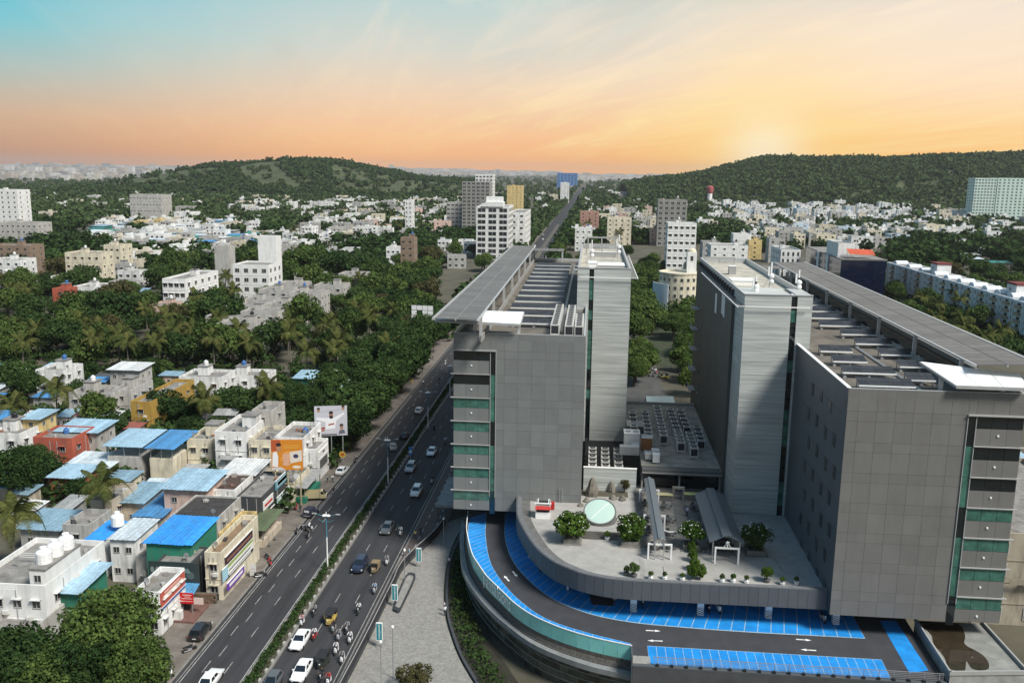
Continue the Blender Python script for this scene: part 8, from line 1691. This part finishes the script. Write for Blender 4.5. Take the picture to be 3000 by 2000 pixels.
def planter(u, v, w_, label, kind, Rm, zc, lab2):
    p = G(*c5(u, v), ZTER); t = thing('planter_box', p, label, 'planter'); s_ = w_ / 2
    for q in ((-s_, -s_, s_, -s_ + .3), (-s_, s_ - .3, s_, s_), (-s_, -s_ + .3, -s_ + .3, s_ - .3), (s_ - .3, -s_ + .3, s_, s_ - .3)): b = MB(); b.box(q[0], q[1], 0, q[2], q[3], .75); b.build('side', PLW, t, world=False)
    b = MB(); b.box(-s_ + .3, -s_ + .3, 0, s_ - .3, s_ - .3, .6); b.build('soil', EARTH, t, world=False); b = MB(); b.box(-s_ - .35, -s_ - .35, 0, s_ + .35, s_ + .35, .1); b.build('plinth', PLW, t, world=False)
    tr_ = tree(p.x, p.y, Rm, kind, lab2, 'flowering shrubs on the terrace', 1.0, ZTER + .6 - Rm * (1.2 - zc))
    tr_.name = 'flowering_shrub'
    r = random.Random(int(u)); 
    b = MB()
    for k in range(24):
        a, e = r.uniform(0, 6.28), r.uniform(.1, 1.2); rr = Rm * .98; c = (rr * math.cos(a) * math.cos(e), rr * math.sin(a) * math.cos(e), zc * Rm + rr * .8 * math.sin(e)); b.box(c[0] - .06, c[1] - .06, c[2] - .04, c[0] + .06, c[1] + .06, c[2] + .05)
    o = b.build('blossoms', WHITE, tr_, world=False); o.scale = (1 / Rm,) * 3; o.location = (0, 0, (1.2 - zc)); o['kind'] = 'stuff'
planter(512, 545, 2.3, 'square stone planter left of the skylight', 'b1', 2.6, .78, 'round bright shrub left of the skylight'); planter(1010, 565, 2.4, 'square stone planter right of the skylight', 'b2', 2.45, .78, 'round bright shrub right of the skylight'); planter(1540, 600, 2.4, 'square planter between the two canopies', 'b1', 1.95, .95, 'white flowering shrub between the canopies'); planter(2090, 640, 2.6, 'square planter beside the wide tower', 'm2', 2.4, .82, 'dark flowering shrub beside the wide tower')
# conifer row and potted plants
for i, (x, y, s_) in enumerate(((1545, 640, .75), (1555, 720, .8), (1570, 800, .85), (1550, 870, .95), (1620, 870, .9))): p = G(*c5(x, y), ZTER); o = tree(p.x, p.y, s_, 'b2', '%s yellowish bush of the hedge row on the terrace, from the rear' % ORD[i], 'terrace hedge bushes', 1.3, ZTER - .2); o.name = 'hedge_bush'
for i, (x, y, s_, nm) in enumerate(((1050, 850, .85, 'round box bush by the curved parapet, left'), (2195, 895, .9, 'long box bush by the parapet, right'), (985, 835, .5, 'spiky plant beside the left box bush'), (1195, 870, .4, 'first slim potted plant by the parapet'), (1315, 870, .38, 'second slim potted plant by the parapet'), (1468, 880, .35, 'third slim potted plant, tall and bare'), (1810, 895, .42, 'small round potted plant right of the hedge'), (1905, 895, .42, 'yellowish potted plant right of the hedge'), (2020, 905, .4, 'potted plant in white trough right of the hedge'), (2330, 920, .4, 'potted plant near the dark wing'), (2450, 915, .4, 'last potted plant at the dark wing corner'), (820, 530, .5, 'potted plant in white pot below the skylight'))):
    p = G(*c5(x, y), ZTER); t = thing('plant_pot', p, ('white trough of the ' if i > 2 else 'dark trough of the ') + nm, 'plant pot'); b = MB(); b.lathe([(.24 + s_ * .15, 0), (.3 + s_ * .2, .42), (.26 + s_ * .18, .44), (.24 + s_ * .15, .36), (.02, .36)], 8); b.build('pot', WHITE if i > 2 else CONCD, t, world=False)
    o = tree(p.x, p.y, s_, 'b1' if i % 2 else 'm2', nm, 'potted plants on the terrace', 1.2, ZTER + .36 - s_ * .3); o.name = 'potted_plant'
# red and white kiosk
p = G(*c5(265, 350), ZTER); t = thing('kiosk', p, 'small red and white kiosk at the left of the terrace', 'kiosk'); RED = pm('kiosk_red', (.42, .025, .02), .5, .05, 1)
b = MB(); b.box(-1.15, 0, 0, 1.15, 2.0, 1.05); b.build('counter', WHITE, t, world=False); b = MB(); b.box(-1.05, .1, 1.06, 1.05, .2, 1.7); b.build('opening', BLACK, t, world=False); b = MB(); b.add([(-1.2, -.35, 1.65), (1.2, -.35, 1.65), (1.2, .1, 2.1), (-1.2, .1, 2.1), (-1.2, -.35, 1.6), (1.2, -.35, 1.6), (1.2, .1, 2.05), (-1.2, .1, 2.05)], [(0, 1, 2, 3), (7, 6, 5, 4), (4, 5, 1, 0), (5, 6, 2, 1), (7, 4, 0, 3)]); b.build('awning', RED, t, world=False)
for x in (-1.12, 1.06):
    for y in (.02, 1.92): b = MB(); b.box(x, y, 1.06, x + .08, y + .08, 2.45); b.build('post', WHITE, t, world=False)
b = MB(); b.box(-1.3, -.1, 2.45, 1.3, .12, 2.6); b.build('front_beam', WHITE, t, world=False); b = MB(); b.box(-.9, .13, 2.3, -.78, 2.1, 2.55); b.box(.78, .13, 2.3, .9, 2.1, 2.55); b.build('roof_bars', WHITE, t, world=False); b = MB(); b.box(1.2, .3, 1.4, 1.75, 1.2, 2.5); b.build('side_sign', RED, t, world=False); b = MB(); b.box(-1.0, .14, 2.2, 1.0, 1.95, 2.29); b.build('roof', DARKM, t, world=False)
# rock garden against the silver wall
for i, (x, y, s_, h_) in enumerate(((690, 150, 1.1, 3.2), (855, 120, .7, 2.0), (640, 200, .6, .7), (870, 180, .7, .8), (590, 240, .6, .6), (950, 190, .7, .9))):
    p = G(*c5(x, y), ZTER); r = random.Random(i + 3); b = MB(); b.loft([[(s_ * q * math.cos(a) * r.uniform(.75, 1.15), s_ * q * math.sin(a) * r.uniform(.75, 1.15), h_ * f) for a in [k * 2 * math.pi / 9 for k in range(9)]] for f, q in ((0, 1), (.25, .95), (.55, .7), (.85, .42), (1, .12))])
    o = b.build('garden_rock', pm('rock', (.17, .155, .13), .95, .4, 1.5, bump=.5, stain=.3)); o.location = p; tag(o, ('tall jagged garden rock against the silver wall', 'second upright garden rock by the silver wall', 'low rock left of the tall one', 'low rock right of the skylight rim', 'small rock at the wing foot', 'rock beside the yellow shrub')[i], 'rock')
p = G(*c5(970, 130), ZTER); o = tree(p.x, p.y, .9, 'o1', 'yellow green shrub in the rock garden', None, 1.4, ZTER); o.name = 'garden_shrub'
MB().box(G(*c5(600, 150), ZTER).x, p.y - 2.0, ZTER + .006, G(*c5(1000, 150), ZTER).x, p.y + 5, ZTER + .06).build('garden_bed', EARTH, ter)
# service counters
for (x, y, col, nm) in ((1310, 190, (.50, .45, .25), 'left'), (1545, 185, (.44, .48, .20), 'right')):
    p = G(*c5(x, y), ZTER); t = thing('service_counter', p, '%s serving counter with yellowish top at the rear of the terrace' % nm, 'counter'); b = MB(); b.box(-1.3, -.5, 0, 1.3, .5, 1.0); b.build('base', CONCD, t, world=False); b = MB(); b.box(-1.4, -.6, 1.0, 1.4, .6, 1.1); b.build('top', PAINT, t, world=False, color=col)
p = G(*c5(1430, 190), ZTER); t = thing('stone_portal', p, 'small square stone gate in the middle of the terrace path', 'gate'); 
for q in ((-1, -.2, 0, -.65, .2, 2.0), (.65, -.2, 0, 1, .2, 2.0), (-1, -.2, 2.001, 1, .2, 2.35)): b = MB(); b.box(*q); b.build('stone', PLW, t, world=False)
b = MB(); b.tube([tuple(G(*c5(1310, 450), 13.2)), tuple(G(*c5(1350, 462), 13.2)), tuple(G(*c5(1440, 462), 13.2))], .1, 6); o = tag(b.build('bent_pipe', FR_W), 'bent white pipe between narrow canopy and flowering shrub', 'pipe')
# ladder and low bench by the wing wall
p = G(*c5(420, 230), ZTER); t = thing('wall_ladder', (p.x, LBY - .2, ZTER), 'short steel ladder at the foot of the left wing', 'ladder')
for s_ in (-.25, .25): b = MB(); b.box(s_ - .03, -.1, 0, s_ + .03, -.04, 2.6); b.build('rail', STEEL, t, world=False)
for k in range(6): b = MB(); b.box(-.25, -.1, .3 + k * .4, .25, -.05, .34 + k * .4); b.build('rung', STEEL, t, world=False)
# extra trees in the gap behind the centre block
gr_ = random.Random(4); gp = [(2010, 1000), (2020, 1060), (2005, 950), (2034, 1110), (1995, 915), (1868, 1030), (1880, 965), (1890, 1010), (1866, 1060), (2040, 1060), (1860, 1085), (1872, 1000), (2030, 985)]
while len(gp) < 58:
    u, v = gr_.uniform(1846, 2056), gr_.uniform(755, 1050)
    if (v > 975 and abs(u - 1945) < 46) or (u > 1925 and 785 < v < 885): continue
    gp.append((u, v))
for i, (u, v) in enumerate(gp):
    r = 4.6 + (i * 37 % 10) * .24; p = G(u, v, r * 1.1); AUTO.append((tree(p.x, p.y, r if v < 990 else 4.4, ('m1', 'm2', 'n1', 'm1')[i % 4], 'leafy tree in the gap between the towers', 'trees in the gap between the towers'), 'leafy tree'))
b = MB(); b.quad((-14, 300, .015), (70, 300, .015), (90, 640, .015), (-14, 640, .015)); tag(b.build('verge', pm('verge', (.040, .048, .024), 1, .4, .3)), kind='structure')
# shrubs by the forecourt at the bottom
for i, (u, v) in enumerate(((1190, 1990), (1235, 1985), (1215, 2010))): p = G(u, v, 1.5); o = tree(p.x, p.y, 1.7, 'o1', ('left', 'right', 'nearest')[i] + ' yellow green shrub at the bottom edge of the forecourt', None, 1.0, 0); o.name = 'forecourt_shrub'
# beige block and blue sheet roof right of the right wing
house('beige apartment block with open balconies at the lower right edge', 57.5, 80, 128, 165, 13.5, (.36, .32, .25), 4, 4, 9, name='apartment_block', cat='apartment block', wsz=(2.6, 1.9), ch=False, stair=False, tank=0)
shed('blue corrugated roof of the shed behind the lower right beige block', 58, 84, 170, 200, 12, 'white', 'sky', 1.5, n=14, nf=3, nc=3, ns=3)
# ------------------------------------------------------------------ labels by nearest landmark
LMK = [('the huge rain tree', 332, 890), ('the big round dark tree', 650, 905), ('the old stained terraces', 860, 880), ('the white and grey apartments', 510, 860), ('the bright white block', 735, 800), ('the cream apartments', 240, 760), ('the red roof block', 175, 860), ('the ochre house', 410, 1180), ('the stained terrace house', 260, 1160), ('the tallest leaning palm', 560, 1000), ('the steel hoarding', 1237, 930), ('the brown olive tree', 1245, 880), ('the brown apartment stack', 1193, 740), ('the wide flat crowned tree', 900, 760), ('the white three storey house', 675, 1290), ('the white banner', 965, 1240), ('the pink villa', 465, 905), ('the left edge tower', 30, 610), ('the left slope school', 425, 590), ('the slim apartment stack', 1196, 620), ('the open concrete block', 1338, 620), ('the white office tower', 1445, 650), ('the yellow apartment block', 1508, 560), ('the white gabled mansion', 1710, 690), ('the cream mansion', 1815, 660), ('the grey unfinished block', 1970, 620), ('the hotel block', 2000, 680), ('the round building', 2000, 810), ('the townhouse row', 2140, 740), ('the red water tower', 2080, 550), ('the hillside school', 2390, 560), ('the navy glass office', 2510, 810), ('the white apartment row', 2750, 820), ('the pale green high rise', 2930, 560), ('the small pale yellow house', 2213, 720), ('the slim pale tower', 1840, 950)]
def uv(p): c = W2C.transposed() @ (Vector(p) - Vector((0, 0, CAM_H))); return 1500 + FPX * c.x / -c.z, 1000 - FPX * c.y / -c.z
ONES = ['', 'first', 'second', 'third', 'fourth', 'fifth', 'sixth', 'seventh', 'eighth', 'ninth', 'tenth', 'eleventh', 'twelfth', 'thirteenth', 'fourteenth', 'fifteenth', 'sixteenth', 'seventeenth', 'eighteenth', 'nineteenth', 'twentieth']
def ordw(n): return ONES[n] if n <= 20 else ('twenty ' if n < 30 else 'thirty ') + ONES[n % 10] if n % 10 else 'thirtieth'
bk = {}
for o, noun in AUTO + AUTOB:
    u, v = uv(o.location); d, nm, lu, lv = min(((u - a) ** 2 + (2 * (v - c)) ** 2, n, a, c) for n, a, c in LMK)
    side = ('left of' if u < lu else 'right of') if abs(u - lu) > 2 * abs(v - lv) else ('behind' if v < lv else 'in front of')
    bk.setdefault((noun, side, nm), []).append((d, o.name, o))
for (noun, side, nm), L_ in bk.items():
    for i, (_, _, o) in enumerate(sorted(L_, key=lambda q: q[:2])): o['label'] = ('%s %s %s %s, counting outward' % (ordw(i + 1), noun, side, nm)) if len(L_) > 1 else '%s standing %s %s' % (noun, side, nm)
# ------------------------------------------------------------------ the hazy air
hz = bpy.data.materials.new('haze'); hz.use_nodes = True; nt = hz.node_tree; nt.nodes.clear(); pv = nt.nodes.new('ShaderNodeVolumePrincipled'); pv.inputs['Color'].default_value = (.92, .93, .95, 1); pv.inputs['Density'].default_value = .00004; pv.inputs['Anisotropy'].default_value = .2
ou = nt.nodes.new('ShaderNodeOutputMaterial'); nt.links.new(pv.outputs[0], ou.inputs['Volume'])
tag(MB().box(-12000, -400, -1, 12000, 14500, 160).build('haze', hz), kind='stuff')
